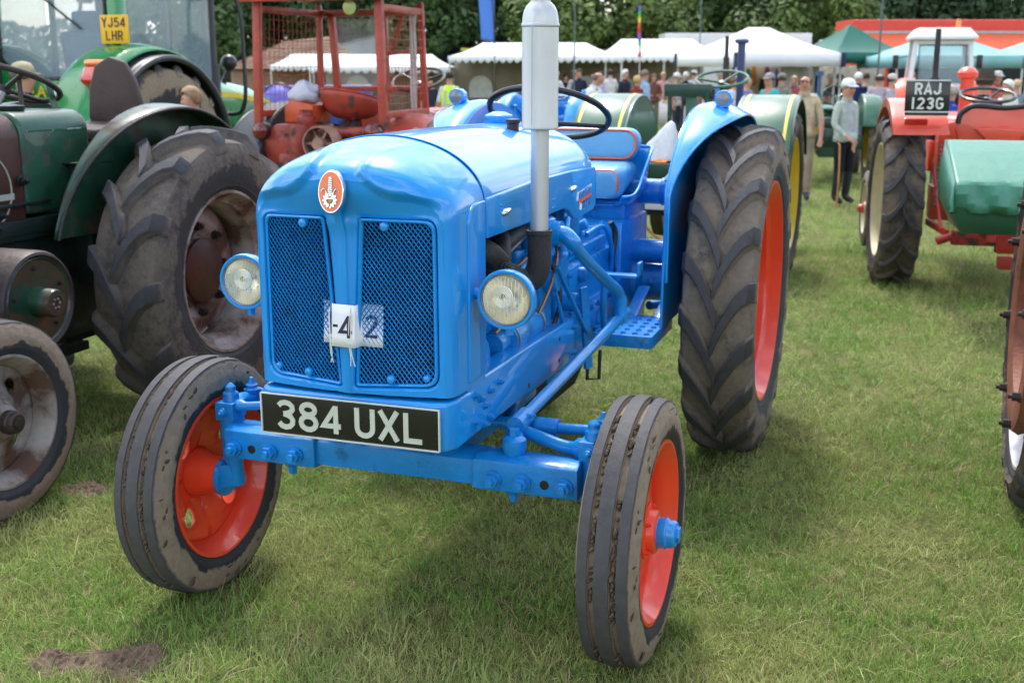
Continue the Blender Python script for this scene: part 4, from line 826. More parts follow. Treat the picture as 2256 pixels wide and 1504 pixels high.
    for s in(-1,1):
        g=mudguard(T,s,s*.375,.15,1.50,.655,.79,18,165,GRN,drop=.02,bead=.008,taper=.95,pm=IRONB)
        b=MB(); b.bar((s*.345,1.46,.80),(s*.345,1.44,1.44),.012,.02); b.bolt((s*.34,.90,1.05),(s,0,0),.012,.012); b.obj('mudguard_stay',DGRN,g)
        w_=rear_wheel(T,(s*.60,1.50,.660),.685,.345,.375,RUSTW,'old_green_rear',s,nl=13,h=.055,wl=.075,amt=.05,dphi=.36,hub_r=.15,mud=(.135,.112,.090),spin=.1,dish=-.075)
        b=MB(); b.lathe([(.155,-.02),(.155,.0),(.13,.012),(.001,.02)],(0,0,0),(s,0,0),n=32)
        hubo=b.obj('hub_plate',RUSTP,w_)
        b=MB()
        for i in range(8): a=2*PI*i/8; b.bolt((s*-.035,.21*math.cos(a),.21*math.sin(a)),(s,0,0),.018,.03).cut()
        b.pieces('wheel_nut',IRONB,w_)
        MB().cyl((s*.2,1.50,.66),(s*.56,1.50,.66),.10,n=20).obj('axle_tube',DGRN,T)
        fw=front_wheel(T,(s*.70,-.03,.362),.372,.185,.235,RUSTW,IRONB,'old_green_front',s,amt=.45,depth=.010,mud=(.25,.19,.135))
        b=MB(); b.cyl((s*.25,0,.45),(s*.62,-.03,.362),.04,n=14); b.obj('axle_arm',DGRN,T)
    return T
old_green_tractor()

JD=mat('bright_green',(.010,.225,.048),.30,coat=.8,var=.06,vs=4)
JDD=mat('deep_green',(.006,.115,.030),.35,coat=.5,var=.06)
YEL=mat('yellow_paint',(.78,.56,.03),.4,coat=.3,var=.05)
AMBER=mat('plate_yellow',(.85,.48,.02),.4,var=.04)
GLASS=mat('cab_glass',(.38,.52,.58),.04,trans=.0,var=.05,alpha=.30,coat=1,crough=.02)
PLASTIC=mat('grey_plastic',(.040,.042,.048),.45,var=.12,vs=8)
REDL=mat('red_lens',(.55,.02,.015),.15,coat=1,var=.05)
AMBL=mat('amber_lens',(.85,.22,.01),.15,coat=1,var=.05)
BLUEI=mat('cab_trim_blue',(.05,.10,.25),.7,var=.2)
def modern_green_tractor():
    T=empty('modern_green_tractor',(-6.42,6.3,gz(-6.42,6.3)),PI); tag(T,'large modern green tractor with glazed cab and yellow plate YJ54 LHR','tractor')
    # local frame: rear axle at y=0, front towards -y, rear towards +y
    for s in(-1,1):
        rear_wheel(T,(s*.98,0,.90),.92,.48,.50,YEL,'modern_rear',s,nl=18,h=.05,wl=.07,amt=.5,mud=(.25,.20,.14),dphi=.34)
        mudguard(T,s,s*.62,.60,0,.90,1.02,5,165,PLASTIC,drop=.06,bead=.03,name='wheel_arch')
        b=MB(); rings=[]
        for t in np.linspace(60,160,24): rings.append([(s*x,-1.06*math.cos(R(t))*1.0,.90+(1.06-d)*math.sin(R(t))) for x,d in((.60,.0),(.66,-.02),(.9,-.02),(1.12,.03))])
        b.loft(rings,False,(False,False)); b.obj('fender_cover',JD,T,solid=.02,smooth=60)
        b=MB(); b.box((s*1.10,.84,1.68),(.26,.20,.18),(R(35),0,0)); tl=b.obj('tail_lamp',REDL,T,bev=.05,seg=3)
        b=MB(); b.box((s*1.10,.81,1.775),(.24,.18,.05),(R(35),0,0)); b.obj('indicator_lens',AMBL,tl,bev=.02,seg=2)
        front_wheel(T,(s*.9,-2.65,.66),.68,.42,.36,YEL,JD,'modern_front',s,amt=.3)
    # cab
    def post(p0,p1,w,d,m=JD,name='cab_post'): return MB().bar(p0,p1,w,d,up=(0,1,0)).obj(name,m,T,bev=.02,seg=2)
    for s in(-1,1):
        post((s*.76,.10,1.35),(s*.70,.02,2.75),.13,.13); post((s*.70,-.75,1.2),(s*.68,-.75,2.75),.05,.06,BLACK); post((s*.62,-1.5,1.2),(s*.66,-1.45,2.75),.07,.08,BLACK)
        b=MB(); b.prism([(.06,1.66),(-.72,1.40),(-.72,2.68),(.0,2.68)],'x',s*.735,s*.742); b.obj('side_window',GLASS,T)
        b=MB(); b.prism([(-.76,1.25),(-1.47,1.25),(-1.45,2.68),(-.76,2.68)],'x',s*.69,s*.697); b.obj('door_glass',GLASS,T)
        b=MB(); b.tube(crom([(s*.72,-1.50,2.6),(s*.98,-1.56,2.45),(s*1.02,-1.58,1.9),(s*1.0,-1.56,1.35),(s*.75,-1.5,1.3)],5),.022,8); b.obj('mirror_arm',BLACK,T)
        b=MB(); b.box((s*.95,-1.60,2.62),(.2,.06,.34)); b.obj('mirror',BLACK,T,bev=.03,seg=2)
    b=MB(); b.prism([(-.60,2.66),(-.60,1.86),(-.42,1.685),(.42,1.685),(.60,1.86),(.60,2.66)],'y',.075,.082); rw=b.obj('rear_window',GLASS,T)
    b=MB(); q=[(-.62,2.68),(-.62,1.85),(-.43,1.66),(.43,1.66),(.62,1.85),(.62,2.68)]; b.tube([(x,.085,z) for x,z in q],.020,6); b.obj('window_seal',BLACK,rw)
    b=MB(); b.bar((.05,.10,2.4),(-.35,.10,2.12),.012,.02,up=(0,1,0)); b.obj('wiper',BLACK,rw)
    b=MB(); b.prism([(-.76,1.70),(-.64,1.86),(-.44,1.665),(.44,1.665),(.64,1.86),(.76,1.70),(.76,1.30),(-.76,1.30)],'y',.04,.10); rp=b.obj('rear_panel',JD,T,bev=.012)
    t=text_mb('D.A SMITH',.155,.003,0,.002); MB().add([(-x,.106-y*-1*0-y,z+1.545) for x,y,z in t.v],t.f).obj('panel_lettering',YEL,rp,smooth=0)
    t=text_mb('Tractor & Mobile Repairs',.070,.001,0,.002); MB().add([(-x,.106-y,z+1.43) for x,y,z in t.v],t.f).obj('panel_small_lettering',YEL,rp,smooth=0)
    b=MB(); b.box2((-.8,-1.7,2.72),(.8,.25,2.95)); b.obj('cab_roof',JD,T,bev=.08,seg=3)
    b=MB(); b.box((0,-.45,1.75),(.55,.16,.75),(R(-8),0,0)); b.box((0,-.7,1.40),(.55,.55,.16)); b.box((0,-.42,2.2),(.3,.12,.22)); b.obj('driver_seat',BLUEI,T,bev=.05,seg=3)
    steer_wheel(T,(0,-1.15,1.75),.20,R(-35),BLACK,.015,3,(0,-1.35,1.3))
    b=MB(); b.box2((-.70,-1.5,1.0),(.70,.08,1.34)); b.box2((-.45,-1.5,.5),(.45,.5,1.05)); b.obj('cab_floor',JDD,T,bev=.03)
    b=MB(); b.box((-.80,.20,2.11),(.30,.02,.255)); pl=b.obj('number_plate',AMBER,T,bev=.012)
    for txt,z in(('YJ54',2.17),('LHR',2.055)):
        q=plate_text(txt,.085,.013,.012,0)
        q.v=[(-.80-x,.212-y,z_+z) for x,y,z_ in q.v]; q.pieces('plate_character',BLACK,pl,smooth=0)
    # hood
    b=MB(); rings=[]
    for y,x,zt,zb in((-1.5,.42,1.72,1.02),(-2.1,.42,1.68,1.0),(-2.8,.41,1.60,.95),(-3.2,.38,1.50,.85),(-3.36,.33,1.38,.80),(-3.40,.28,1.25,.80)):
        rings.append([(px,y,pz) for px,pz in hood_sec(x,zt,zt-.22,zb,20,3)])
    b.loft(rings,False,(False,True)); hd=b.obj('hood',JD,T,smooth=60)
    for s in(-1,1):
        b=MB(); P=[(-2.58+.19*math.cos(2*PI*i/24)*(1+.12*math.sin(2*PI*i/24)),1.12+.30*math.sin(2*PI*i/24)) for i in range(24)]; b.prism(P,'x',s*.40,s*.425); b.obj('side_vent',JDD,hd,bev=.01)
        b=MB(); b.prism([(-1.52,1.46),(-2.3,1.44),(-3.1,1.33),(-3.1,1.37),(-2.3,1.50),(-1.52,1.53)],'x',s*.415,s*.428); b.obj('hood_stripe',YEL,hd)
        b=MB(); b.prism([(-3.02,.86),(-3.30,.86),(-3.28,1.36),(-3.0,1.36)],'x',s*.33,s*.402); gr=b.obj('front_grille',PLASTIC,hd,bev=.02)
        b=MB()
        for k in range(5): b.box2((s*.400,-3.05-.05*k,.90),(s*.408,-3.03-.05*k,1.33)).cut()
        b.pieces('grille_slat',BLACK,gr)
        for txt,y,z in(('SMITH',-1.85,1.36),('TRACTOR',-1.85,1.24),('CONTRACTS',-1.85,1.12)):
            t=text_mb(txt,.11,.002,0,.001); MB().add([(s*(.424-y_),y+(x if s>0 else -x),z+z_) for x,y_,z_ in t.v],t.f).obj('hood_lettering',YEL,hd,smooth=0)
    b=MB(); b.cyl((-.58,-1.62,.9),(-.58,-1.62,2.9),.075,n=20); b.cyl((-.58,-1.62,1.2),(-.58,-1.62,1.8),.10,n=20); b.obj('exhaust_stack',PLASTIC,T)
    b=MB(); b.box2((-.35,-3.3,.45),(.35,-1.4,.98)); b.box2((-.85,-2.8,.55),(.85,-2.5,.75)); b.obj('chassis',JDD,T,bev=.03)
    b=MB(); b.ell((-.60,-1.95,1.82),(.09,.09,.09)); b.cyl((-.55,-1.9,1.6),(-.60,-1.95,1.76),.03,n=10); b.obj('work_lamp',BLACK,T)
    return T
modern_green_tractor()

RED=mat('faded_red',(.40,.055,.030),.48,coat=.15,var=.25,vs=8,col2=(.10,.055,.042),th=(.56,.66),s2=7,bump=.12,bs=40)
REDD=mat('greasy_red',(.30,.040,.024),.5,coat=.2,var=.3,vs=8,col2=(.03,.024,.022),th=(.48,.58),s2=6,bump=.2,bs=40)
def red_cage_tractor():
    T=empty('red_cab_frame_tractor',(-2.80,4.70,gz(-2.8,4.7)),PI); tag(T,'faded red tractor with roofed wire mesh cab frame and bucket seat','tractor')
    # local: rear of frame at y=0, front -y ; local +x = world -x
    for s in(-1,1):
        for (p0,p1,w_) in(((s*.52,0,.98),(s*.49,-.02,2.12),.060),((s*.47,-.90,.9),(s*.44,-.86,2.1),.048)): MB().bar(p0,p1,w_,w_*.9,up=(0,1,0)).obj('frame_post',RED,T,bev=.012)
        b=MB(); b.bar((s*.50,0,1.28),(s*.47,-.9,1.28),.04,.05); b.cut(); b.bar((s*.49,-.02,2.03),(s*.44,-.86,2.03),.04,.05); b.cut(); b.pieces('side_rail',RED,T,bev=.006)
        b=MB()
        for k in range(1,13): f=k/13; b.cyl((s*(.505-.03*f),-.02-.86*f,1.29),(s*(.48-.035*f),-.03-.83*f,2.03),.0022,n=5)
        for k in range(1,11): z=1.29+.74*k/11; o=.008*math.sin(k*2.1); b.tube(crom([(s*.50,-.02,z),(s*.487,-.45,z+o-.01),(s*.465,-.88,z)],4),.0022,5)
        tag(b.obj('mesh_panel',RED,T),kind='stuff')
    b=MB(); b.bar((-.44,-.88,2.03),(.44,-.88,2.03),.05,.05); b.cut(); b.bar((-.45,-.88,1.45),(.45,-.88,1.45),.03,.04); b.cut(); b.bar((-.12,-.9,1.35),(-.12,-.88,2.03),.05,.05); b.cut(); b.bar((.30,-.88,1.35),(.34,-.88,2.03),.05,.05); b.cut(); b.bar((-.45,-.9,1.75),(-.14,-.9,1.72),.025,.03); b.cut(); b.bar((-.28,-.9,2.03),(-.17,-.9,1.74),.03,.03); b.pieces('front_rail',RED,T,bev=.005)
    b=MB(); b.bar((-.40,-.80,1.30),(-.41,-.78,2.0),.045,.03,up=(0,1,0)); b.obj('wind_strip',mat('pale_plastic',(.5,.52,.5),.6,var=.1),T)
    b=MB(); b.box((.1,-.895,1.73),(.40,.006,.52)); b.obj('windscreen',mat('thin_glass',(.7,.75,.78),.03,var=.02,alpha=.14,coat=1,crough=.02),T)
    b=MB(); rings=[]
    for y in(.10,.07,-.2,-.6,-.95,-1.0):
        rings.append([(x,y,2.13+.10*(1-(x/.62)**2)+(.02 if -.9<y<.05 else 0)) for x in np.linspace(-.60,.60,13)])
    b.loft(rings,False,(False,False)); rf=b.obj('roof',RED,T,solid=.02,smooth=60)
    b=MB(); b.bar((-.58,.08,2.11),(.58,.08,2.11),.03,.07); b.obj('roof_lip',RED,rf,bev=.006)
    b=MB(); b.lathe([(.055,.02),(.058,0),(.05,-.03),(.02,-.05),(.001,-.05)],(-.28,.0,2.03),(0,1,0),n=24); wl_=b.obj('work_lamp',BLACK,T)
    b=MB(); b.lathe([(.052,.021),(.001,.028)],(-.28,.0,2.03),(0,1,0),n=24); b.obj('lamp_face',mat('lime_lens',(.42,.48,.14),.3,coat=.6),wl_)
    # seat pan
    b=MB(); rings=[]
    for f in np.linspace(0,1,9):
        ring=[]
        for i in range(28):
            a=2*PI*i/28; rx=.245*(1 if math.sin(a)<0 else .93); ring.append((-.09+rx*math.cos(a)*(.25+.75*math.sin(f*PI/2)**.8),-.32+.21*math.sin(a)*(.25+.75*math.sin(f*PI/2)**.8),1.235+.175*f**1.7+.05*f*math.sin(a)*1.0+.02*f*math.cos(a)))
        rings.append(ring)
    b.loft(rings,True,(True,False)); st=b.obj('seat_pan',RED,T,solid=.006,smooth=60)
    b=MB(); b.tube(rings[-1],.008,6,True); b.obj('seat_rim',RED,st)
    b=MB(); b.lathe([(.05,0),(.055,.05),(.045,.06),(.055,.07),(.045,.085),(.055,.095),(.045,.11),(.05,.125)],(-.17,-.42,1.05),(0,0,1),n=16); b.bar((-.05,-.1,1.0),(-.09,-.3,1.24),.05,.02); b.bar((-.24,-.2,1.0),(-.14,-.33,1.24),.05,.02); b.obj('seat_spring',REDD,T)
    steer_wheel(T,(-.33,-1.05,1.52),.21,R(-24),BLACK,.012,3,(-.20,-1.3,1.0),RED)
    # tool box with lid
    b=MB(); b.prism([(-.02+.14,1.215),(.33+.03,1.215),(.36,1.32),(.31,1.38),(.12,1.34)],'y',-.40,-.12); b.obj('tool_box',mat('orange_red',(.62,.10,.03),.45,coat=.2,var=.15,vs=9,col2=(.12,.05,.03),th=(.62,.7)),T,bev=.008)
    # transmission, lift housing
    b=MB(); b.box2((-.20,-1.0,.55),(.30,.10,1.0)); b.box2((.02,-.35,.98),(.32,.02,1.20)); b.prism([(.12,.84),(.42,.92),(.46,1.10),(.34,1.21),(.10,1.21)],'y',-.30,.06); b.box2((-.3,-.3,.8),(.2,0,1.06)); b.box2((-.45,-.25,.62),(.45,-.05,.86)); b.cyl((-.40,-.02,1.15),(.2,-.02,1.15),.045,n=12); b.obj('transmission',REDD,T,bev=.02)
    b=MB(); b.lathe([(.065,0),(.07,.02),(.07,.07),(.05,.08),(.05,.12)],(.14,-.05,1.19),(0,0,1),n=20); b.cyl((.14,.06,.85),(.14,.06,1.20),.075,n=18); b.obj('oil_filter',REDD,T,bev=.004)
    # belt pulley
    b=MB(); b.lathe([(.115,.12),(.125,.12),(.125,.26),(.115,.26)],(-.12,0,1.085),(0,1,0),n=36,closed=True)
    for k in range(6): a=2*PI*k/6; b.bar((-.12,.2,1.085),(-.12+.118*math.cos(a),.2,1.085+.118*math.sin(a)),.018,.05,up=(0,1,0))
    b.cyl((-.12,.0,1.085),(-.12,.27,1.085),.045,n=18); b.obj('belt_pulley',mat('worn_pulley',(.35,.20,.14),.5,metal=.2,var=.3,col2=(.10,.06,.045),th=(.5,.6)),T)
    for s,x in((1,.44),(-1,-.47)):
        b=MB(); b.lathe([(.062,-.05),(.066,0),(.064,.03),(.058,.034)],(x,.08,1.16),(0,1,0),n=26); tl=b.obj('tail_lamp',BLACK,T)
        b=MB(); b.lathe([(.060,.03),(.045,.045),(.001,.052)],(x,.08,1.16),(0,1,0),n=26); b.obj('lamp_lens',mat('dull_red_lens',(.16,.012,.010),.3,coat=.6),tl)
        b=MB(); b.box((x,.03,1.10),(.16,.05,.14)); b.obj('lamp_bracket',RED,T,bev=.006)
        b=MB(); b.tube(crom([(s*.52,.0,.98),(s*.46,.06,.95),(s*.40,.10,.85),(s*.40,.08,.6)],5),.030,8); b.obj('grab_tube',RED,T)
    for s in(-1,1):
        mudguard(T,s,s*.44,.34,-.50,.62,.74 if s>0 else .66,10,170,PLASTIC if s>0 else RED,drop=.06,bead=.01)
        rear_wheel(T,(s*.66,-.50,.60),.615,.30,.39,RUSTW,'red_cage_rear',s,nl=16,amt=.3,h=.04,wl=.06)
        front_wheel(T,(s*.62,-2.2,.34),.35,.17,.23,RED,RED,'red_cage_front',s,amt=.2)
    capsule_box(MB(),.25,-2.5,-1.15,.75,1.25,.1).obj('bonnet',RED,T,bev=.01)
    b=MB(); b.box2((-.2,-2.5,.5),(.2,-.9,.8)); b.box2((-.6,-2.25,.32),(.6,-2.12,.42)); b.obj('chassis',REDD,T,bev=.01)
    b=MB(); b.tube(crom([(-.2,.12,.98),(-.33,.16,.99),(-.42,.12,1.02)],5),.010,6); b.tube([(-.35,-.1,1.2),(-.5,-.15,1.16)],.018,8); b.obj('lamp_cable',PLASTIC,T)
    bag=MB(); rings=[]
    for z,r_ in((1.36,.05),(1.38,.09),(1.42,.095),(1.46,.07),(1.50,.035),(1.515,.01)):
        rings.append([(.24+r_*1.3*math.cos(2*PI*i/14)*(1+.18*math.sin(i*2.3+z*40)),-.22+r_*math.sin(2*PI*i/14)+.4*(z-1.38)*.2,z+.012*math.sin(i*1.7)) for i in range(14)])
    bag.loft(rings,True); q=bag.obj('plastic_bag',mat('white_plastic_bag',(.55,.58,.68),.35,coat=.3,var=.1,vs=20,bump=.4,bs=30),None,smooth=60)
    q.location=T.location; q.rotation_euler=T.rotation_euler; tag(q,'crumpled white plastic bag on the tool box of the red cab frame tractor','bag')
    return T
red_cage_tractor()

GYL=mat('leaf_green_paint',(.022,.110,.058),.40,coat=.4,var=.14,vs=5,col2=(.07,.12,.10),th=(.60,.72),s2=5)
GYD=mat('darker_green_paint',(.010,.050,.028),.45,coat=.3,var=.2,vs=6)  # darker mix of the leaf green
YLN=mat('yellow_line',(.72,.58,.10),.5,var=.06)
def green_yellow_tractor():
    T=empty('green_wide_mudguard_tractor',(-.42,6.65,gz(-.42,6.65)),PI); tag(T,'green tractor with yellow lined barrel mudguards standing behind the blue tractor','tractor')
    for s in(-1,1):
        P=lambda t,r:(0-r*math.cos(R(t)),.66+r*math.sin(R(t))); b=MB(); rings=[]
        for t in np.linspace(20,168,36): rings.append([(s*x,*P(t,r)) for x,r in((.42,.755),(.425,.768),(.44,.775),(.83,.775),(.86,.768),(.87,.745),(.87,.73))])
        b.loft(rings,False,(False,False)); g=b.obj('mudguard',GYL,T,solid=.006,smooth=50)
        for x in(.475,.815):
            b=MB(); b.loft([[(s*(x-.012),*P(t,.7795)),(s*(x+.012),*P(t,.7795)),(s*(x+.012),*P(t,.7765)),(s*(x-.012),*P(t,.7765))] for t in np.linspace(22,166,36)],True); b.obj('mudguard_line',YLN,g)
        b=MB(); b.prism([P(t,.755) for t in np.linspace(20,168,30)]+[(.60,.45),(.2,.45)],'x',s*.419,s*.426); b.obj('mudguard_plate',GYL,g,smooth=30)
        b=MB(); b.tube([(s*.425,*P(t,.765)) for t in np.linspace(20,168,30)],.010,6); b.obj('mudguard_bead',mat('pale_edge',(.16,.24,.22),.4,coat=.3),g)
        rear_wheel(T,(s*.70,0,.655),.67,.33,.44,YEL,'green_yellow_rear',s,nl=18,amt=.1,h=.035,wl=.05)
        front_wheel(T,(s*.62,-1.9,.35),.36,.15,.23,YEL,GYL,'green_yellow_front',s)
    b=MB(); b.box2((-.42,.25,.90),(.42,.72,.925)); b.box2((-.42,.70,.82),(.42,.73,.925)); b.obj('deck',GYD,T,bev=.005)
    b=MB(); b.box2((-.36,-.5,.5),(.36,.55,.85)); b.box2((-.25,-1.4,.55),(.25,-.4,.95)); b.box2((-.35,.50,.66),(.35,.68,.78)); b.cyl((-.42,0,.98),(.42,0,.98),.025,n=10); b.box2((-.3,-.6,.92),(.05,-.2,1.08)); b.obj('transmission',mat('black_grease',(.018,.018,.018),.6,var=.3,bump=.2),T,bev=.015)
    b=MB(); b.box2((-.28,.685,.565),(.22,.70,.66)); b.obj('tow_plate',mat('pale_grey_plate',(.55,.57,.62),.5,var=.06),T,bev=.004)
    b=MB(); b.box2((-.40,.66,.68),(.40,.72,.705)); b.obj('drawbar_step',STEEL,T)
    b=MB(); b.tube(crom([(.3,.62,.52),(.1,.66,.33),(-.2,.64,.36),(-.33,.6,.5)],8),.008,6); b.obj('orange_hose',mat('hose_orange',(.45,.14,.05),.6),T)
    capsule_box(MB(),.20,-1.95,-.62,.85,1.22,.08).obj('bonnet',GYL,T,bev=.01)
    b=MB(); b.prism([(-.185,1.42),(.20,1.42),(.205,1.51),(.19,1.52),(-.175,1.52),(-.19,1.51)],'y',.16,.185); sb=b.obj('seat_board',GYD,T,bev=.006)
    b=MB(); b.prism([(.06,1.50),(-.03,1.50),(-.03,1.38),(-.02,1.28),(.02,1.20),(.10,1.10),(.14,1.12),(.07,1.24),(.055,1.36)],'x',-.045,.045); b.obj('seat_spring',GYL,T,bev=.004)
    b=MB(); b.cyl((-.145,.17,.92),(-.145,.17,1.45),.017,n=10); b.cut(); b.cyl((.155,.17,.92),(.155,.17,1.45),.017,n=10); b.pieces('seat_post',GYD,T)
    b=MB()
    for k in range(6): b.tube(crom([(-.10+.04*k,.30,1.20),(-.10+.04*k,.24,1.16),(-.10+.04*k,.15,1.15)],4),.007,5).cut()
    b.pieces('seat_slat',GYD,T)
    steer_wheel(T,(-.17,-.38,1.555),.215,R(-17),GYL,.013,3,(-.17,-.55,1.05),GYL,a0=.5)
    b=MB(); b.cyl((-.03,-1.45,1.2),(-.03,-1.45,1.74),.028,n=12); b.cyl((-.03,-1.45,1.72),(-.03,-1.45,1.93),.018,n=12); b.obj('exhaust_pipe',mat('sooty_brown',(.05,.04,.04),.7),T)
    b=MB(); b.cyl((-.24,-.95,1.2),(-.24,-.95,1.86),.034,n=14); b.lathe([(.04,0),(.062,.01),(.062,.035),(.03,.05),(.001,.052)],(-.24,-.95,1.85),(0,0,1),n=18); b.obj('intake_stack',mat('navy_pipe',(.018,.035,.13),.4,coat=.4),T)
    b=MB(); rings=[]
    for z,r_ in((.926,.10),(.94,.16),(1.0,.15),(1.07,.11),(1.15,.07),(1.22,.03),(1.24,.005)):
        rings.append([(.16-.3*(z-.93)+r_*1.1*math.cos(2*PI*i/18)*(1+.14*math.sin(i*2.1+z*25)),.50+r_*.8*math.sin(2*PI*i/18)*(1+.12*math.sin(i*1.3)),z+.008*math.sin(i*3.1)) for i in range(18)])
    q=MB().loft(rings,True).obj('plastic_sack',mat('white_sack',(.62,.64,.68),.35,coat=.3,var=.12,vs=18,bump=.5,bs=26),None,smooth=60); q.location=T.location; q.rotation_euler=T.rotation_euler; tag(q,'white plastic sack on the deck of the green tractor with yellow lines','bag')
    b=MB(); rings=[[ (x,.60+.05*math.sin(x*20)+v*.05,.93+.02*abs(math.sin(x*37+v*3))*(1-abs(v))) for x in np.linspace(.06,.36,16)] for v in(-1,-.5,0,.5,1)]
    q=b.loft(rings,False,(False,False)).obj('orange_cloth',mat('orange_fabric',(.75,.22,.02),.8,var=.15),None,solid=.008,smooth=60); q.location=T.location; q.rotation_euler=T.rotation_euler; tag(q,'crumpled orange cloth lying on the deck beside the white plastic sack','cloth')
    return T
green_yellow_tractor()
# ---------------------------------------------------------------- right-hand tractors
REDB=mat('signal_red',(.70,.078,.038),.36,coat=.5,var=.1,vs=6,col2=(.30,.06,.04),th=(.66,.76),s2=8)
CREAM=mat('cream_rim',(.66,.58,.36),.45,coat=.2,var=.08,vs=9,col2=(.25,.16,.08),th=(.64,.74))
def red_tractor():
    T=empty('red_tractor',(1.88,6.66,gz(1.88,6.66)),PI+.14); tag(T,'red tractor seen from behind with number plate RAJ 123G and cream rims','tractor')
    for s in(-1,1):
        rear_wheel(T,(s*.68,0,.635),.655,.29,.43,CREAM,'red_rear',s,nl=18,amt=-.05,h=.034,wl=.048)
        for i in range(8): pass
        b=MB(); rings=[]
        for t in np.linspace(35,122,26): rings.append([(s*x,-.79*math.cos(R(t))-0,.62+(.79-d)*math.sin(R(t))) for x,d in((.40,.05),(.405,0),(.43,-.005),(.76,-.005),(.79,0),(.795,.06))])
        rings.append([(s*x,.60,1.17) for x in(.40,.405,.43,.76,.79,.795)])
        b.loft(rings,False,(False,False)); g=b.obj('mudguard',REDB,T,solid=.005,smooth=40)
        b=MB(); b.box((s*.64,.575,1.265),(.16,.03,.05),(R(-32),0,0)); b.obj('rear_reflector',REDL,g,bev=.008)
        front_wheel(T,(s*.64,-1.95,.34),.36,.16,.23,CREAM,REDB,'red_front',s)
    b=MB(); b.box((.58,.605,1.445),(.305,.012,.225)); pl=b.obj('number_plate',PLATEK,T,bev=.006)
    for x,z,w_,h_ in((0,.110,.30,.008),(0,-.110,.30,.008)): MB().box((.58+x,.605+ .006,1.445+z),(w_,.004,h_)).obj('plate_edge',PLATEF,pl)
    for txt,z in(('RAJ',1.497),('123G',1.395)):
        q=plate_text(txt,.080,.0145,.013,0); q.v=[(.58-x,.6115-y,z_+z) for x,y,z_ in q.v]; q.pieces('plate_character',PLATEF,pl,smooth=0)
    b=MB(); b.box((.58,.60,1.320),(.30,.03,.022)); b.obj('plate_bracket',BLACK,pl)
    # seat
    b=MB(); P=[(-.285,1.10),(-.33,1.20),(-.30,1.29),(-.22,1.355),(.22,1.355),(.30,1.29),(.33,1.20),(.285,1.10),(.2,1.0),(-.2,1.0)]; b.prism(P,'y',.30,.33); st=b.obj('seat_back',REDB,T,bev=.01)
    b=MB(); b.tube(crom([(-.31,.32,1.24),(-.29,.32,1.32),(-.20,.32,1.37),(0,.32,1.355),(.20,.32,1.37),(.29,.32,1.32),(.31,.32,1.24)],5),.022,8); b.box((0,.12,1.14),(.5,.36,.10)); b.obj('seat_padding',BLACK,st,bev=.015)
    b=MB(); b.prism([(-.20,1.21),(.20,1.21),(.12,1.14),(.12,.90),(-.12,.90),(-.12,1.14)],'y',.33,.37); b.cyl((0,.30,.86),(0,.42,.86),.06,n=16); b.obj('seat_bracket',REDB,st,bev=.012)
    steer_wheel(T,(-.02,-.42,1.43),.205,R(-14),BLACK,.013,3,(-.02,-.62,.95),BLACK,a0=.4)
    capsule_box(MB(),.24,-2.25,-.62,.78,1.24,.09).obj('bonnet',REDB,T,bev=.012)
    capsule_box(MB(),.30,-.75,-.55,.70,1.22,.12).obj('dash_cowl',REDB,T,bev=.012)
    b=MB(); b.box2((-.24,-.6,.45),(.24,.45,.90)); b.box2((-.42,-.12,.5),(.42,.12,.76)); b.box2((.28,.2,.78),(.33,.32,1.0)); b.bar((.33,.3,1.02),(.18,.36,.76),.05,.05); b.cyl((.36,.28,.96),(.25,.28,.96),.035,n=12); b.obj('transmission',REDB,T,bev=.02)
    b=MB(); b.box2((-.55,.65,.40),(.35,.75,.50)); b.box2((-.06,.72,.36),(.06,.84,.52)); b.box2((-.05,.80,.26),(.05,.92,.34)); b.bar((.45,.2,.5),(.43,1.0,.52),.03,.05); b.bar((-.45,.2,.5),(-.43,1.0,.52),.03,.05); b.cyl((.40,1.0,.5),(.50,1.0,.46),.03,n=10); b.bar((.46,.3,.95),(.45,.85,.52),.02,.02); b.obj('hitch',mat('hitch_red',(.34,.022,.018),.5,var=.3,col2=(.05,.03,.025),th=(.55,.65)),T,bev=.008)
    b=MB(); b.lathe([(.022,1.36),(.024,1.36),(.024,1.80),(.020,1.80)],(.28,-1.15,0),(0,0,1),n=16); b.lathe([(.05,.9),(.05,1.50),(.045,1.54),(.024,1.57),(.022,1.96),(.018,1.96)],(.28,-1.15,0),(0,0,1),n=24); b.obj('exhaust_stack',DARK,T)
    b=MB(); b.lathe([(.055,1.1),(.055,1.55),(.085,1.56),(.085,1.60),(.05,1.64),(.001,1.65)],(.0,-1.25,0),(0,0,1),n=22); b.obj('air_intake',REDB,T)
    b=MB()
    for k in range(14): b.lathe([(.012,.0),(.017,.012),(.012,.024)],(.40,.20,.62+.034*k),(0,0,1),n=8)
    b.obj('lift_chain',STEEL,T)
    b=MB(); b.box2((.30,-.95,.80),(.34,-.75,1.05)); b.box2((.305,-.4,.72),(.33,-.2,.80)); b.obj('side_fittings',REDB,T,bev=.006)
    return T
red_tractor()
BOXG=mat('box_green',(.010,.070,.038),.45,coat=.25,var=.15,vs=7,col2=(.10,.12,.10),th=(.70,.74),s2=30)
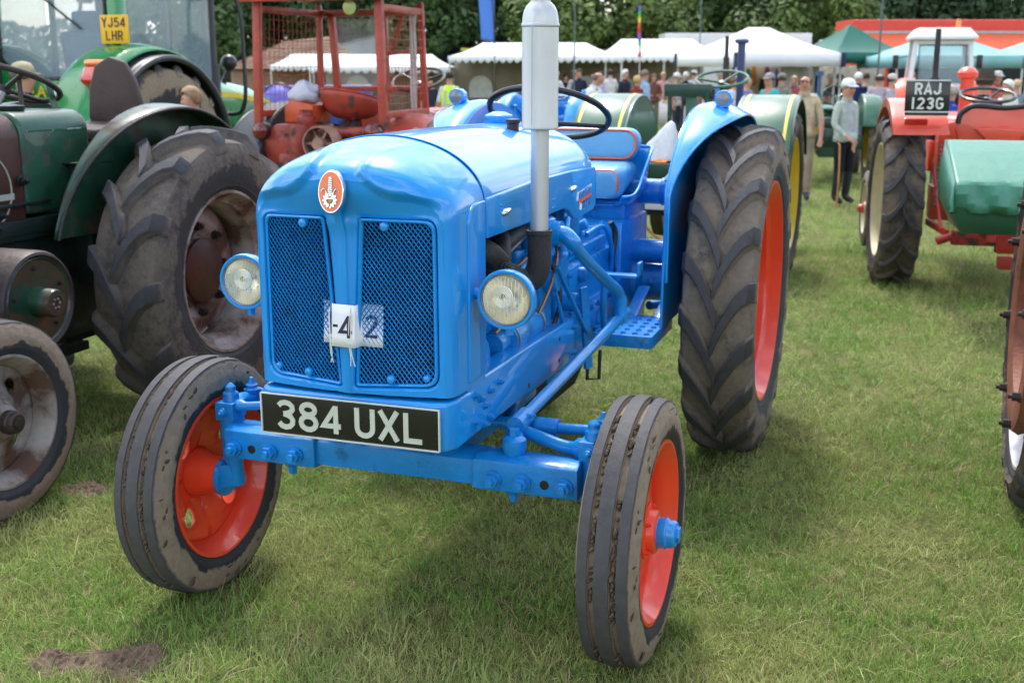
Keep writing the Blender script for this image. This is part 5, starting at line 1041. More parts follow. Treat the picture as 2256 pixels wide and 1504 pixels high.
def transport_box():
    x0,x1,y0,y1,z=1.57,2.75,4.75,5.40,.60
    T=empty('transport_box',((x0+x1)/2,(y0+y1)/2,0),.10); tag(T,'dark green steel transport box hanging behind the red tractor','box')
    cx,cy=(x0+x1)/2,(y0+y1)/2; hx,hy=(x1-x0)/2,(y1-y0)/2
    b=MB(); b.loft([[(-hx+.05,-hy+.04,z),(hx-.05,-hy+.04,z),(hx-.05,hy,z),(-hx+.05,hy,z)],[(-hx,-hy,z+.10),(hx,-hy,z+.10),(hx,hy,z+.10),(-hx,hy,z+.10)],[(-hx,-hy,z+.26),(hx,-hy,z+.26),(hx,hy,z+.26),(-hx,hy,z+.26)]],True); bo=b.obj('box_body',BOXG,T,bev=.006)
    b=MB(); b.tube(crom([(-.12,-hy-.01,z+.28),(.0,-hy-.012,z+.20),(.1,-hy-.012,z+.115)],5),.006,6); b.tube(crom([(.42,-hy-.01,z+.28),(.25,-hy-.012,z+.18),(.1,-hy-.012,z+.115)],5),.006,6); b.obj('tie_rope',BLACK,T)
    b=MB(); b.ell((.1,-hy-.015,z+.11),(.02,.015,.025)); b.obj('rope_knot',WHITE,T)
    b=MB()
    for x in(-.36,.36): b.box2((x-.03,-hy+.05,z-.05),(x+.03,hy+.15,z)).cut()
    b.pieces('box_bearer',bpy.data.materials['hitch_red'],T,bev=.004)
    # tarpaulin: draped sheet with folds
    C=empty('tarpaulin',((x0+x1)/2,(y0+y1)/2,0),.10); tag(C,'pale green tarpaulin draped over the transport box','tarpaulin')
    nx,rows=60,[(-hy-.012,z+.135,1),(-hy-.025,z+.19,.8),(-hy-.025,z+.25,.5),(-hy-.012,z+.305,.2),(-hy+.004,z+.322,.06),(-hy+.03,z+.335,.03),(0,z+.445,.03),(hy*.9,z+.535,.02),(hy,z+.54,.0),(hy+.015,z+.48,.3),(hy+.02,z+.30,.8)]
    b=MB(); rg=[]
    for y,zz,f in rows:
        ring=[]
        for i in range(nx+1):
            u=i/nx; x=(-hx-.015)+(2*hx+.03)*u; fold=f*(.026*math.sin(u*39+zz*22)+.018*math.sin(u*23+1.7-zz*14)+.03*math.exp(-((u-.32)/.05)**2)-.03*math.exp(-((u-.62)/.04)**2))
            ring.append((x,y+fold*(-1 if y<0 else 1),zz+f*.012*math.sin(u*17)-.05*max(0,f-.7)*math.cos(u*8)))
        rg.append(ring)
    b.loft(rg,False,(False,False))
    for e in(0,-1):                      # the two ends, gathered
        ed=[r_[e] for r_ in rg]; sx=-1 if e==0 else 1
        b.loft([[(p[0]+sx*.004,p[1],p[2]) for p in ed],[(p[0]+sx*(.015+.012*math.sin(k*2.2)),p[1],max(z+.14,p[2]-.12)) for k,p in enumerate(ed)],[(p[0]+sx*.012,p[1],z+.14+.02*math.sin(k*1.9)) for k,p in enumerate(ed)]],False,(False,False))
    b.obj('tarpaulin_sheet',mat('tarp_green',(.050,.215,.145),.42,coat=.15,var=.12,vs=9,bump=.25,bs=26),C,solid=.004,smooth=22)
transport_box()
def edge_tractor():
    T=empty('white_rim_tractor',(2.65,1.72,0),PI); tag(T,'tractor at the right edge with white rear rim and rusty hub ring','tractor')
    WR=mat('white_rim',(.72,.71,.72),.4,coat=.3,var=.06,vs=9,col2=(.30,.15,.08),th=(.50,.66),s2=5)
    RU=mat('rusty_hub',(.24,.085,.045),.6,var=.3,vs=12,col2=(.06,.035,.025),th=(.55,.68),bump=.3,bs=60)
    for s in(-1,1):
        w_=rear_wheel(T,(s*.72,0,.70),.735,.30,.575,WR,'edge_rear',s,nl=18,amt=-.12,h=.034,wl=.05,dish=-.08)
        b=MB(); b.lathe([(.44,.10),(.455,.13),(.44,.155),(.36,.16),(.32,.145),(.30,.09),(.27,.06),(.14,.06),(.12,.12),(.001,.13)],(0,0,0),(s,0,0),n=48); h=b.obj('hub_ring',RU,w_)
        b=MB()
        for i in range(8): a=2*PI*i/8+.2; b.bolt((s*.155,.415*math.cos(a),.415*math.sin(a)),(s,0,0),.016,.03).cut()
        b.pieces('hub_bolt',IRONB,h)
        b=MB(); b.cyl((s*.2,0,.70),(s*.70,0,.70),.085,n=20); b.obj('axle_tube',RU,T)
        front_wheel(T,(s*.62,2.0,.35),.36,.16,.23,WR,RU,'edge_front',s)
    b=MB(); b.box2((-.24,-.4,.42),(.24,.5,.95)); b.box2((-.2,.5,.5),(.2,1.0,1.0)); b.box2((-.55,1.95,.38),(.55,2.05,.46)); b.obj('transmission',RU,T,bev=.02)
    capsule_box(MB(),.24,.9,2.3,.72,1.25,.1).obj('bonnet',RU,T,bev=.012)
    b=MB(); b.box((0,-.05,1.12),(.42,.36,.06)); b.box((0,-.24,1.25),(.40,.05,.22)); b.obj('seat',BLACK,T,bev=.02)
    steer_wheel(T,(0,.55,1.40),.2,R(20),BLACK,.012,3,(0,.8,1.0))
edge_tractor()
# ---------------------------------------------------------------- placing things on the field: pixel column and distance -> ground point
FH=Vector((-math.sin(YAW),math.cos(YAW),0)); RT=Vector((math.cos(YAW),math.sin(YAW),0))
def at(px,D,z=None):
    p=Vector((CAM.x,CAM.y,0))+FH*D+RT*((px-1128)/FPX*D*math.cos(PITCH)); p.z=gz(p.x,p.y) if z is None else z; return p
def zz(py,D): return CAM.z+D*math.tan(math.atan((752-py)/FPX)-PITCH)
WHITEP=mat('white_paint',(.72,.72,.73),.4,coat=.3,var=.05)
def white_cab_tractor():
    p=at(2072,25); T=empty('white_cab_tractor',p,PI+.1); tag(T,'tractor with white glazed cab, amber beacon and red mudguards behind the red tractor','tractor')
    for s in(-1,1):
        rear_wheel(T,(s*.75,0,.75),.76,.36,.45,REDB,'white_cab_rear',s,nl=18,amt=.2)
        mudguard(T,s,s*.5,.45,0,.78,.86,15,165,REDB,drop=.05)
        MB().bar((s*.62,.25,1.35),(s*.54,.15,2.42),.09,.10,up=(0,1,0)).obj('cab_post',WHITEP,T,bev=.015); MB().bar((s*.62,-.9,1.2),(s*.54,-.8,2.42),.08,.10,up=(0,1,0)).obj('cab_post',WHITEP,T,bev=.015)
        b=MB(); b.prism([(.20,1.6),(-.85,1.45),(-.80,2.38),(.13,2.38)],'x',s*.575,s*.582); b.obj('side_window',GLASS,T)
        b=MB(); b.box((s*.86,-.7,1.98),(.12,.05,.28)); b.bar((s*.6,-.7,2.1),(s*.86,-.7,2.05),.02,.02); b.obj('mirror',BLACK,T,bev=.01)
        front_wheel(T,(s*.7,-2.1,.42),.44,.2,.26,REDB,REDB,'white_cab_front',s)
    b=MB(); b.box((0,.22,1.45),(1.16,.07,.16)).cut(); b.box((0,.18,2.36),(1.1,.07,.1)); b.pieces('cab_rail',WHITEP,T,bev=.015)
    b=MB(); b.box((0,.215,1.92),(.92,.012,.80)); rw=b.obj('rear_window',GLASS,T,bev=.004)
    b=MB(); q=[(-.47,1.52),(.47,1.52),(.47,2.31),(-.47,2.31)]; b.tube([(x,.225,z) for x,z in q],.018,6,True); b.obj('window_seal',BLACK,rw)
    b=MB(); b.loft([[(-.66,.36,2.42),(.66,.36,2.42),(.66,-1.0,2.42),(-.66,-1.0,2.42)],[(-.66,.36,2.48),(.66,.36,2.48),(.66,-1.0,2.48),(-.66,-1.0,2.48)],[(-.5,.2,2.66),(.5,.2,2.66),(.5,-.9,2.66),(-.5,-.9,2.66)]],True); b.obj('cab_roof',WHITEP,T,bev=.02)
    b=MB(); b.lathe([(.05,2.66),(.05,2.80),(.03,2.84),(.001,2.84)],(-.28,.05,0),(0,0,1),n=16); b.obj('beacon',AMBL,T)
    capsule_box(MB(),.3,-2.6,-.95,.8,1.35,.1).obj('bonnet',REDB,T,bev=.02); b=MB(); b.box2((-.3,-2.4,.5),(.3,.3,.95)); b.box2((-.5,-1.,1.0),(.5,.25,1.4)); b.obj('chassis',DARK,T,bev=.02)
    b=MB(); b.box((0,-.25,1.6),(.45,.12,.5)); b.obj('driver_seat',BLACK,T,bev=.03)
white_cab_tractor()
def small_green_tractor():
    p=at(1852,19.6); T=empty('small_green_tractor',p,PI+.15); tag(T,'green tractor with yellow wheel centres parked behind the man with the walking stick','tractor')
    for s in(-1,1):
        rear_wheel(T,(s*.62,0,.66),.68,.30,.42,YEL,'small_green_rear',s,nl=18,amt=.15)
        mudguard(T,s,s*.36,.30,0,.68,.76,20,160,GYL,drop=.04)
        front_wheel(T,(s*.5,-1.8,.33),.35,.15,.22,YEL,GYL,'small_green_front',s)
    b=MB(); b.box2((-.3,-.6,.42),(.3,.4,.90)); b.box2((-.40,.1,.55),(.40,.4,.8)); b.prism([(-.3,.9),(.3,.9),(.22,1.05),(-.22,1.05)],'y',-.1,.3); b.obj('transmission',GYD,T,bev=.03)
    capsule_box(MB(),.22,-2.1,-.6,.75,1.2,.1).obj('bonnet',GYL,T,bev=.012)
    b=MB(); b.lathe([(.05,0),(.18,.05),(.24,.13),(.245,.14)],(0,.12,1.06),(0,0,1),n=24); b.obj('seat_pan',GYL,T,solid=.008)
    steer_wheel(T,(0,-.4,1.40),.24,R(-40),GYD,.013,3,(0,-.7,1.0),GYD)
    b=MB(); b.cyl((.25,-1.1,1.1),(.25,-1.1,1.75),.035,n=12); b.cyl((.25,-1.1,1.72),(.25,-1.1,1.80),.07,n=12); b.obj('exhaust_stack',mat('faded_blue_pipe',(.05,.10,.22),.5),T)
    b=MB(); b.bar((.32,.3,.95),(.42,.42,.6),.05,.02); b.obj('lift_link',YLN,T)
small_green_tractor()
T2=copy_tree(HERO); p=at(1182,18.6); T2.location=(p.x,p.y+2.2,p.z); T2.rotation_euler=(0,0,PI+.05); tag(T2,'second blue tractor parked with its back to the camera, far behind the first','tractor')
for o in list(T2.children):
    if o.name.split('.')[0] in('number_plate',):
        for c in list(o.children): bpy.data.objects.remove(c)
        bpy.data.objects.remove(o)
# ---------------------------------------------------------------- people
SKIN=mat('skin',(.50,.255,.175),.55,var=.12,vs=20,bump=.05,bs=80)
PQ=[]
def person(label,px,D,h=1.72,face=0,shirt=(.3,.3,.35),legs=(.05,.05,.07),hair=(.05,.035,.025),sleeves='short',cap=None,shoes=(.03,.03,.03),bend=0,arms='down',hairlen=0,pos=None,z=None,vest=None,detail=0,turn=0,group='visitors at the show',pattern=None,bald=False,hat=None,inner=None,strip=None,step=0):
    """face: heading relative to looking straight at the camera (0 = towards the camera, pi = away)"""
    k=h/1.72; p=Vector(pos) if pos else at(px,D)
    if z is not None: p.z=z
    V={};E=[]
    def j(n,x,y,zc,r,ry=None): V[n]=((x*k,y*k,zc*k),(r*k,(ry or r)*k))
    lean=lambda zc:-math.sin(bend)*max(0,zc-.93)
    lz=lambda zc:.93+(zc-.93)*math.cos(bend) if zc>.93 else zc
    def t(n,x,y,zc,r,ry=None): j(n,x,y+lean(zc),lz(zc),r,ry)
    j('pel',0,.0,.93,.150,.115); t('sp',0,.0,1.10,.152,.118); t('ch',0,.005,1.30,.160,.115); t('nk0',0,.01,1.425,.085,.08); t('nk',0,.0,1.485,.054)
    t('hd0',0,-.012,1.555,.070,.078); t('hd1',0,-.012,1.625,.074,.092); t('hd2',0,-.002,1.685,.052,.062)
    E+=[('pel','sp'),('sp','ch'),('ch','nk0'),('nk0','nk'),('nk','hd0'),('hd0','hd1'),('hd1','hd2')]
    t('nose',0,-.108,1.598,.013,.016); E.append(('hd0','nose'))
    for s,S_ in((-1,'R'),(1,'L')):
        st=step*s
        j('hip'+S_,s*.088,.0,.86,.096); j('kn'+S_,s*.098,-.015-st*.12,.49,.072); j('an'+S_,s*.10,.03-st*.30,.10,.058); j('to'+S_,s*.115,-.13-st*.30,.045,.040,.03)
        E+=[('pel','hip'+S_),('hip'+S_,'kn'+S_),('kn'+S_,'an'+S_),('an'+S_,'to'+S_)]
        t('sh'+S_,s*.165,.01,1.385,.062); E.append(('ch','sh'+S_))
        a=arms if isinstance(arms,str) else arms[0 if s<0 else 1]
        el,wr,hd={'down':((.225,.03,1.12),(.235,-.03,.88),(.235,-.06,.79)),'hip':((.30,.06,1.14),(.20,-.02,.97),(.15,-.05,.94)),'front':((.225,.0,1.12),(.12,-.20,1.08),(.05,-.26,1.08)),'stick':((.235,.0,1.12),(.20,-.20,.97),(.185,-.27,.93)),'reach':((.21,-.14,1.20),(.18,-.38,1.12),(.17,-.46,1.08)),'pocket':((.25,.06,1.12),(.21,.0,.92),(.17,-.02,.86)),'lean':((.24,-.02,1.12),(.25,-.12,.90),(.24,-.17,.82))}[a]
        t('el'+S_,s*el[0],el[1],el[2],.047); t('wr'+S_,s*wr[0],wr[1],wr[2],.031); E+=[('sh'+S_,'el'+S_),('el'+S_,'wr'+S_)]
        t('pa'+S_,s*hd[0],hd[1],hd[2],.034,.022); E.append(('wr'+S_,'pa'+S_))
        if detail:
            P=Vector(V['pa'+S_][0])/k; Wp=Vector(V['wr'+S_][0])/k; d=(P-Wp).normalized(); u=d.cross(Vector((0,0,1))); u=u.normalized() if u.length>.1 else Vector((1,0,0)); dn=Vector((0,0,-1)) if abs(d.z)<.8 else Vector((0,-1,0))
            for i,(o,l) in enumerate(((-.026,.060),(-.009,.070),(.009,.066),(.026,.052))):
                a0=P+u*o+d*.018; a1=a0+d*l*.5; a2=a1+d*l*.25+dn*l*.4; j(f'f{i}a{S_}',*a0,.010); j(f'f{i}b{S_}',*a1,.0092); j(f'f{i}c{S_}',*a2,.008); E+=[('pa'+S_,f'f{i}a{S_}'),(f'f{i}a{S_}',f'f{i}b{S_}'),(f'f{i}b{S_}',f'f{i}c{S_}')]
            a0=P-u*s*.028-d*.01; a1=a0-u*s*.018+d*.03; j('tha'+S_,*a0,.012); j('thb'+S_,*a1,.010); E+=[('pa'+S_,'tha'+S_),('tha'+S_,'thb'+S_)]
            t('ear'+S_,s*.082,.005,1.60,.012,.02); E.append(('hd0','ear'+S_))
    names=list(V); me=bpy.data.meshes.new('person'); me.from_pydata([V[n][0] for n in names],[(names.index(a),names.index(b)) for a,b in E],[])
    o=bpy.data.objects.new('person',me); COL.objects.link(o)
    sk=o.modifiers.new('skin','SKIN'); sk.use_smooth_shade=True; lay=me.skin_vertices[0].data
    for i,n in enumerate(names): lay[i].radius=V[n][1]; lay[i].use_root=(n=='pel')
    su=o.modifiers.new('sub','SUBSURF'); su.levels=su.render_levels=2
    PQ.append(dict(o=o,V=V,E=E,k=k,p=p,label=label,group=group,face=face,shirt=shirt,legs=legs,hair=hair,sleeves=sleeves,cap=cap,shoes=shoes,hairlen=hairlen,vest=vest,detail=detail,bald=bald,hat=hat,inner=inner,pattern=pattern,turn=turn,boots=shoes))
    return o
def cm(c,rough=.8): return mat('cloth_%.3f_%.3f_%.3f'%tuple(c),c,rough,var=.22,vs=9,bump=.9,bs=11,spec=.2)
def flush_people():
    dg=bpy.context.evaluated_depsgraph_get()
    for q in PQ:
        o=q['o']; ev=o.evaluated_get(dg); me=bpy.data.meshes.new_from_object(ev); me.name='person'
        V,E,k=q['V'],q['E'],q['k']; old=o.data; o.modifiers.clear(); o.data=me; bpy.data.meshes.remove(old)
        sm=cm(q['shirt']) if not q['pattern'] else q['pattern']
        bm=bmesh.new(); bm.from_mesh(me)
        for zc in(.945,.46): bmesh.ops.bisect_plane(bm,geom=bm.verts[:]+bm.edges[:]+bm.faces[:],plane_co=(0,0,zc*k),plane_no=(0,0,1))
        bm.to_mesh(me); bm.free()
        ms=[SKIN,sm,cm(q['legs']),mat('boot_%.3f_%.3f_%.3f'%tuple(q['shoes']),q['shoes'],.45,var=.2,vs=20),cm(q['inner'] or q['shirt'])]
        me.materials.clear()
        for m in ms: me.materials.append(m)
        segs=[(np.array(V[a][0]),np.array(V[b][0]),a,b) for a,b in E]
        n=len(me.polygons); cen=np.zeros(n*3); me.polygons.foreach_get('center',cen); cen=cen.reshape(-1,3)
        D=np.stack([np.linalg.norm(cen-(A+np.clip(((cen-A)@(B-A))/max(1e-9,(B-A)@(B-A)),0,1)[:,None]*(B-A)),axis=1) for A,B,_,_ in segs],1); ix=D.argmin(1)
        mi=np.ones(n,int)
        for i,(A,B,a,b) in enumerate(segs):
            s_=ix==i; key=a+b
            if a.startswith(('nk','hd')) and a!='nk0' or b.startswith(('hd','nose','ear')): mi[s_]=0
            elif b.startswith('nk') : mi[s_]=1 if b=='nk0' else 0
            elif a.startswith(('pa','f','th')) or b.startswith(('pa','f')): mi[s_]=0
            elif a.startswith('el'): mi[s_]=0 if q['sleeves']=='short' else 1
            elif a.startswith('hip') or b.startswith('hip'): mi[s_]=2
            elif a.startswith('kn'): mi[s_]=3 if q['boots'] and q['shoes'][0]<.0121 else 2
            elif a.startswith('an'): mi[s_]=3
        mid=np.abs(cen[:,0])<.185*k; low=(cen[:,2]<.945*k)&(mi==1)&mid; mi[low]=2; hi=(cen[:,2]>.945*k)&(mi==2); mi[hi]=1
        if q['shoes'][0]<.0121: bt=(cen[:,2]<.46*k)&((mi==2)|(mi==3)); mi[bt]=3; up_=(cen[:,2]>.46*k)&(mi==3); mi[up_]=2
        if q['inner']: f=(mi==1)&(np.abs(cen[:,0]-.0)<.085*k)&(cen[:,1]<-.01)&(cen[:,2]>.88*k)&(cen[:,2]<1.5*k); mi[f]=4
        if q['bald']: pass
        me.polygons.foreach_set('material_index',mi.astype(np.int32)); me.polygons.foreach_set('use_smooth',[True]*n)
        o.location=q['p']; o.rotation_euler=(0,0,YAW+q['face']); tag(o,q['label'],'person',q['group'])
        def P(n): return Vector(V[n][0])
        h0,h1,h2=P('hd0'),P('hd1'),P('hd2'); up=(h2-h0).normalized(); bk=Vector((0,1,0)); c=h1+Vector((0,.012*k,.012*k)); fw=Vector((0,-1,0))
        HM=mat('hair_%.3f_%.3f_%.3f'%tuple(q['hair']),q['hair'],.7,var=.3,vs=40,bump=.4,bs=120)
        # hair as a shell over crown and back of the head
        if not q['bald'] or q['hairlen']:
            b=MB(); n_=18; rings=[]
            for t_ in np.linspace(0,1,8):
                ring=[]
                for i in range(n_):
                    a=2*PI*i/n_; front=max(0,-math.sin(a)); th=t_*(PI*.62-front*PI*.27+(q['hairlen']*.35 if front<.3 else 0)); r_=1.0+.04*math.sin(i*2.7+t_*5)
                    ring.append(c+Vector((math.sin(th)*math.cos(a)*.086*k*r_,math.sin(th)*math.sin(a)*.104*k*r_,math.cos(th)*.098*k*r_)))
                rings.append(ring)
            b.loft(rings,True,(True,False)); b.obj('hair',HM,o,solid=.008,smooth=70)
        elif True:
            b=MB(); b.loft([[c+Vector((math.cos(a)*.084*k,math.sin(a)*.100*k,zq*k)) for a in np.linspace(-.35,PI+.35,14)] for zq in(-.065,-.02,.02)],False,(False,False)); b.obj('hair',HM,o,solid=.012,smooth=70)
        if q['cap'] is not None:
            CM=cm(q['cap']); b=MB(); b.lathe([(.092*k,-.012*k),(.095*k,.01*k),(.090*k,.045*k),(.068*k,.078*k),(.03*k,.092*k),(.001,.095*k)],c+Vector((0,-.002,.012*k)),(0,0,1),n=22)
            rg=[]
            for f in(0,.5,1): rg.append([c+Vector((math.cos(a)*.088*k,-.06*k-math.sin(a)*(.04+.075*f)*k,(.012-.018*f*f)*k)) for a in np.linspace(.15,PI-.15,9)])
            b.loft(rg,False,(False,False)); b.obj('cap',CM,o,solid=.006,smooth=60)
        if q['hat'] is not None:
            b=MB(); b.lathe([(.15*k,.0),(.145*k,.006*k),(.098*k,.012*k),(.094*k,.09*k),(.08*k,.115*k),(.05*k,.105*k),(.001,.10*k)],c+Vector((0,0,.012*k)),(0,0,1),n=24); b.obj('hat',cm(q['hat']),o,solid=.006,smooth=60)
        if q['vest'] is not None:
            b=MB(); rg=[]
            for zc,rx,ry in((.90,.185,.150),(1.0,.185,.150),(1.15,.190,.152),(1.30,.195,.148),(1.40,.165,.115),(1.46,.09,.08)): rg.append([(rx*k*math.cos(2*PI*i/24),ry*k*math.sin(2*PI*i/24),zc*k) for i in range(24)])
            v=b.loft(rg,True,(False,False)).obj('vest',mat('hi_vis',q['vest'],.6,var=.06),o,smooth=70)
            b=MB(); rt=mat('reflective_tape',(.45,.48,.46),.4,var=.05)
            b.loft([[(rx*k*1.015*math.cos(2*PI*i/24),ry*k*1.015*math.sin(2*PI*i/24),zc*k) for i in range(24)] for zc,rx,ry in((1.02,.186,.151),(1.07,.187,.152))],True,(False,False)); b.obj('vest_band',rt,v,smooth=70)
            b=MB()
            for s in(-1,1): b.bar((s*.10*k,.140*k,1.07*k),(s*.085*k,.125*k,1.36*k),.045*k,.02*k,up=(0,1,0)).cut()
            b.pieces('vest_strap',rt,v)
        rg=[[(rx*k*math.cos(2*PI*i/22),ry*k*math.sin(2*PI*i/22)-.0*k,(zc+.012*math.sin(i*2.1+q['face']*3))*k) for i in range(22)] for zc,rx,ry in((1.02,.160,.128),(.95,.172,.140),(.885,.180,.148))]
        if not q['vest'] and q['label'].find('bending')<0: MB().loft(rg,True,(False,False)).obj('shirt_hem',sm,o,solid=.006,smooth=70)
        if q['sleeves']=='long' or q['detail']:
            nk=P('nk0'); MB().lathe([(.078*k,.0),(.074*k,.035*k),(.066*k,.06*k),(.078*k,.045*k)],nk+Vector((0,0,.0)),(0,-.12,1),n=18).obj('collar',sm,o,solid=.006)
        if q['detail']:
            b=MB()
            for s in(-1,1): b.ell(h0+Vector((s*.030*k,-.083*k,.048*k)),(.011,.006,.006)).cut()
            b.pieces('eye',mat('eye_dark',(.02,.015,.012),.3,coat=.5),o); b=MB()
            for s in(-1,1): b.tube([h0+Vector((s*x*k,-y*k,.066*k)) for x,y in((.014,.088),(.03,.088),(.046,.078))],.0045,6).cut()
            b.pieces('eyebrow',HM,o)
            b=MB(); b.tube([h0+Vector((x*k,-y*k,-.012*k+abs(x)*.12)) for x,y in((-.026,.076),(-.012,.084),(0,.086),(.012,.084),(.026,.076))],.005,6); b.obj('mouth',mat('lips',(.30,.09,.07),.5),o)
def plaid(name,a,b_,sc):
    m=mat(name,a,.8,var=.1); nt=m.node_tree; N=nt.nodes; L=nt.links; bs=N['Principled BSDF']; src=bs.inputs['Base Color'].links[0].from_socket
    tc=N.new('ShaderNodeTexCoord'); out=src
    for ax in('X','Z'):
        w_=N.new('ShaderNodeTexWave'); w_.wave_type='BANDS'; w_.bands_direction=ax; w_.inputs['Scale'].default_value=sc; w_.inputs['Distortion'].default_value=.6; L.new(tc.outputs['Object'],w_.inputs['Vector'])
        r=N.new('ShaderNodeMapRange'); r.inputs['From Min'].default_value=.55; r.inputs['From Max'].default_value=.8; L.new(w_.outputs['Fac'],r.inputs['Value']); mu=N.new('ShaderNodeMath'); mu.operation='MULTIPLY'; mu.inputs[1].default_value=.6; L.new(r.outputs[0],mu.inputs[0])
        x=N.new('ShaderNodeMixRGB'); L.new(mu.outputs[0],x.inputs[0]); L.new(out,x.inputs[1]); x.inputs[2].default_value=(*b_,1); out=x.outputs[0]
    L.new(out,bs.inputs['Base Color']); return m
A=PI
person('elderly man in white cap and pale green jacket leaning on a walking stick',1872,16.2,1.70,face=.55,shirt=(.40,.46,.41),inner=(.42,.42,.44),legs=(.012,.012,.015),shoes=(.012,.014,.013),sleeves='long',cap=(.72,.76,.82),hair=(.4,.38,.36),arms=('stick','pocket'),detail=1,group='men beside the tractors')
person('balding man in beige shirt with a camera strap beside the rear wheel',1776,16.6,1.78,face=-.25,shirt=(.52,.42,.28),legs=(.35,.29,.20),hair=(.10,.05,.03),bald=True,arms=('hip','lean'),detail=1,group='men beside the tractors')
p=at(1862,15.75); b=MB(); b.tube(crom([(0,0,0),(.01,.0,.4),(.0,0,.78),(-.01,.01,.86),(-.03,.03,.88)],5),.012,8)
o=b.obj('walking_stick',mat('cane_wood',(.48,.22,.08),.5,var=.2),None); o.location=p; tag(o,'light brown wooden walking stick held by the man in the white cap','stick')
person('person in yellow high visibility vest seen from behind',990,25,1.76,face=A,shirt=(.6,.6,.62),legs=(.04,.04,.05),hair=(.015,.012,.01),vest=(.62,.85,.04))
person('walking man in dark green shirt and khaki trousers',1046,60,1.76,face=.9,shirt=(.02,.11,.07),legs=(.22,.19,.12),hair=(.45,.43,.40),step=.8)
person('person in navy top at the small green gazebo',1071,57,1.74,face=A,shirt=(.03,.04,.09),legs=(.1,.1,.12))
person('woman in pink top behind the display table',1088,58,1.62,face=.5,shirt=(.45,.16,.22),legs=(.1,.1,.14),hair=(.18,.10,.05),hairlen=1)
person('man in white polo shirt and black shorts facing the camera',1108,54,1.80,face=0,shirt=(.68,.66,.62),legs=(.015,.015,.018),hair=(.35,.33,.30))
person('dark haired person in black by the marquee opening',1247,41,1.60,face=.3,shirt=(.02,.02,.025),hair=(.012,.01,.01),hairlen=1)
person('man in dark navy jumper at the marquee counter',1277,36,1.78,face=-.4,shirt=(.02,.025,.05),sleeves='long',hair=(.03,.025,.02))
person('person in pale top half hidden behind the navy jumper',1268,38,1.74,face=A,shirt=(.45,.45,.5),hair=(.25,.18,.12))
person('shaven headed man in white shirt bending forward',1296,20.2,1.84,face=1.0,shirt=(.75,.76,.78),legs=(.03,.04,.08),sleeves='long',bend=.25,bald=True,hair=(.22,.13,.09),arms='front')
person('dark haired person in lilac shirt with black shoulder bag',1324,28,1.74,face=1.3,shirt=(.40,.42,.62),legs=(.03,.03,.04),hair=(.02,.015,.012))
person('white haired man in long black coat',1378,32,1.78,face=.8,shirt=(.025,.027,.04),sleeves='long',legs=(.02,.02,.025),hair=(.65,.63,.6))
person('blonde woman in red checked shirt',1405,27,1.66,face=2.2,pattern=plaid('red_check',(.30,.035,.035),(.06,.01,.01),6),legs=(.05,.06,.1),hair=(.50,.33,.13),hairlen=1,sleeves='long')
person('man in pink and pale blue shirt beside the blonde woman',1421,29,1.78,face=2.0,shirt=(.30,.45,.62),hair=(.2,.14,.1),sleeves='long')
person('person in white cap near the jar table',1492,31,1.70,face=1.0,shirt=(.6,.58,.56),cap=(.7,.68,.66),hair=(.2,.15,.1))
person('bald man in purple shirt looking down',1648,23.5,1.70,face=.9,shirt=(.22,.22,.52),bald=True,hair=(.3,.2,.14),arms='front',legs=(.1,.12,.2))
person('man in turquoise shirt, beige waistcoat and grey cap',1697,22.5,1.74,face=-.9,shirt=(.04,.40,.46),inner=(.34,.29,.22),cap=(.30,.27,.27),arms='front',legs=(.3,.27,.2))
person('person in grey green coat with bright green bag, seen from behind',1724,24.5,1.72,face=A-.4,shirt=(.22,.25,.20),sleeves='long',cap=(.22,.2,.16),legs=(.1,.1,.08))
person('person in dark cap inside the green gazebo',1852,33,1.66,face=.6,shirt=(.02,.02,.025),cap=(.02,.02,.02),sleeves='long')
person('white haired person in navy jacket seen from behind',1893,26,1.74,face=A,shirt=(.018,.03,.10),sleeves='long',hair=(.75,.74,.72),legs=(.14,.18,.28))
person('balding man in checked shirt with his back turned',1940,23.5,1.76,face=A-.5,pattern=plaid('pale_check',(.62,.56,.62),(.28,.14,.24),9),bald=True,hair=(.05,.04,.035),legs=(.1,.1,.13))
person('person in grey shirt and pale cap walking right',1968,23,1.72,face=1.4,shirt=(.36,.36,.42),cap=(.5,.46,.44),legs=(.08,.1,.2))
person('bald man in royal blue top behind the number plate',2098,14.5,1.70,face=A-.7,shirt=(.03,.08,.38),bald=True,hair=(.45,.4,.36),sleeves='long')
person('man in brown felt hat and black coat, his back turned',2172,13.6,1.80,face=A-.3,shirt=(.012,.013,.016),sleeves='long',hat=(.075,.055,.045),hair=(.06,.05,.045))
person('white haired person in cream jacket at the far right',2226,19,1.66,face=-1.2,shirt=(.6,.58,.52),sleeves='long',hair=(.7,.68,.65))
person('man in beige cap and dark navy jumper beside the old green tractor',48,10.2,1.74,face=2.4,shirt=(.018,.020,.032),sleeves='long',cap=(.42,.36,.22),hair=(.12,.08,.05),arms='reach',group='men beside the tractors')
person('fair haired woman in sunglasses crouching by the muddy tyre',432,9.6,1.50,face=-.8,shirt=(.2,.2,.24),hair=(.34,.22,.12),hairlen=1,bend=.1,arms='front')
person('dark haired woman seen through the wire mesh of the cab frame',947,29,1.62,face=.1,shirt=(.03,.03,.05),hair=(.015,.012,.012),hairlen=1)
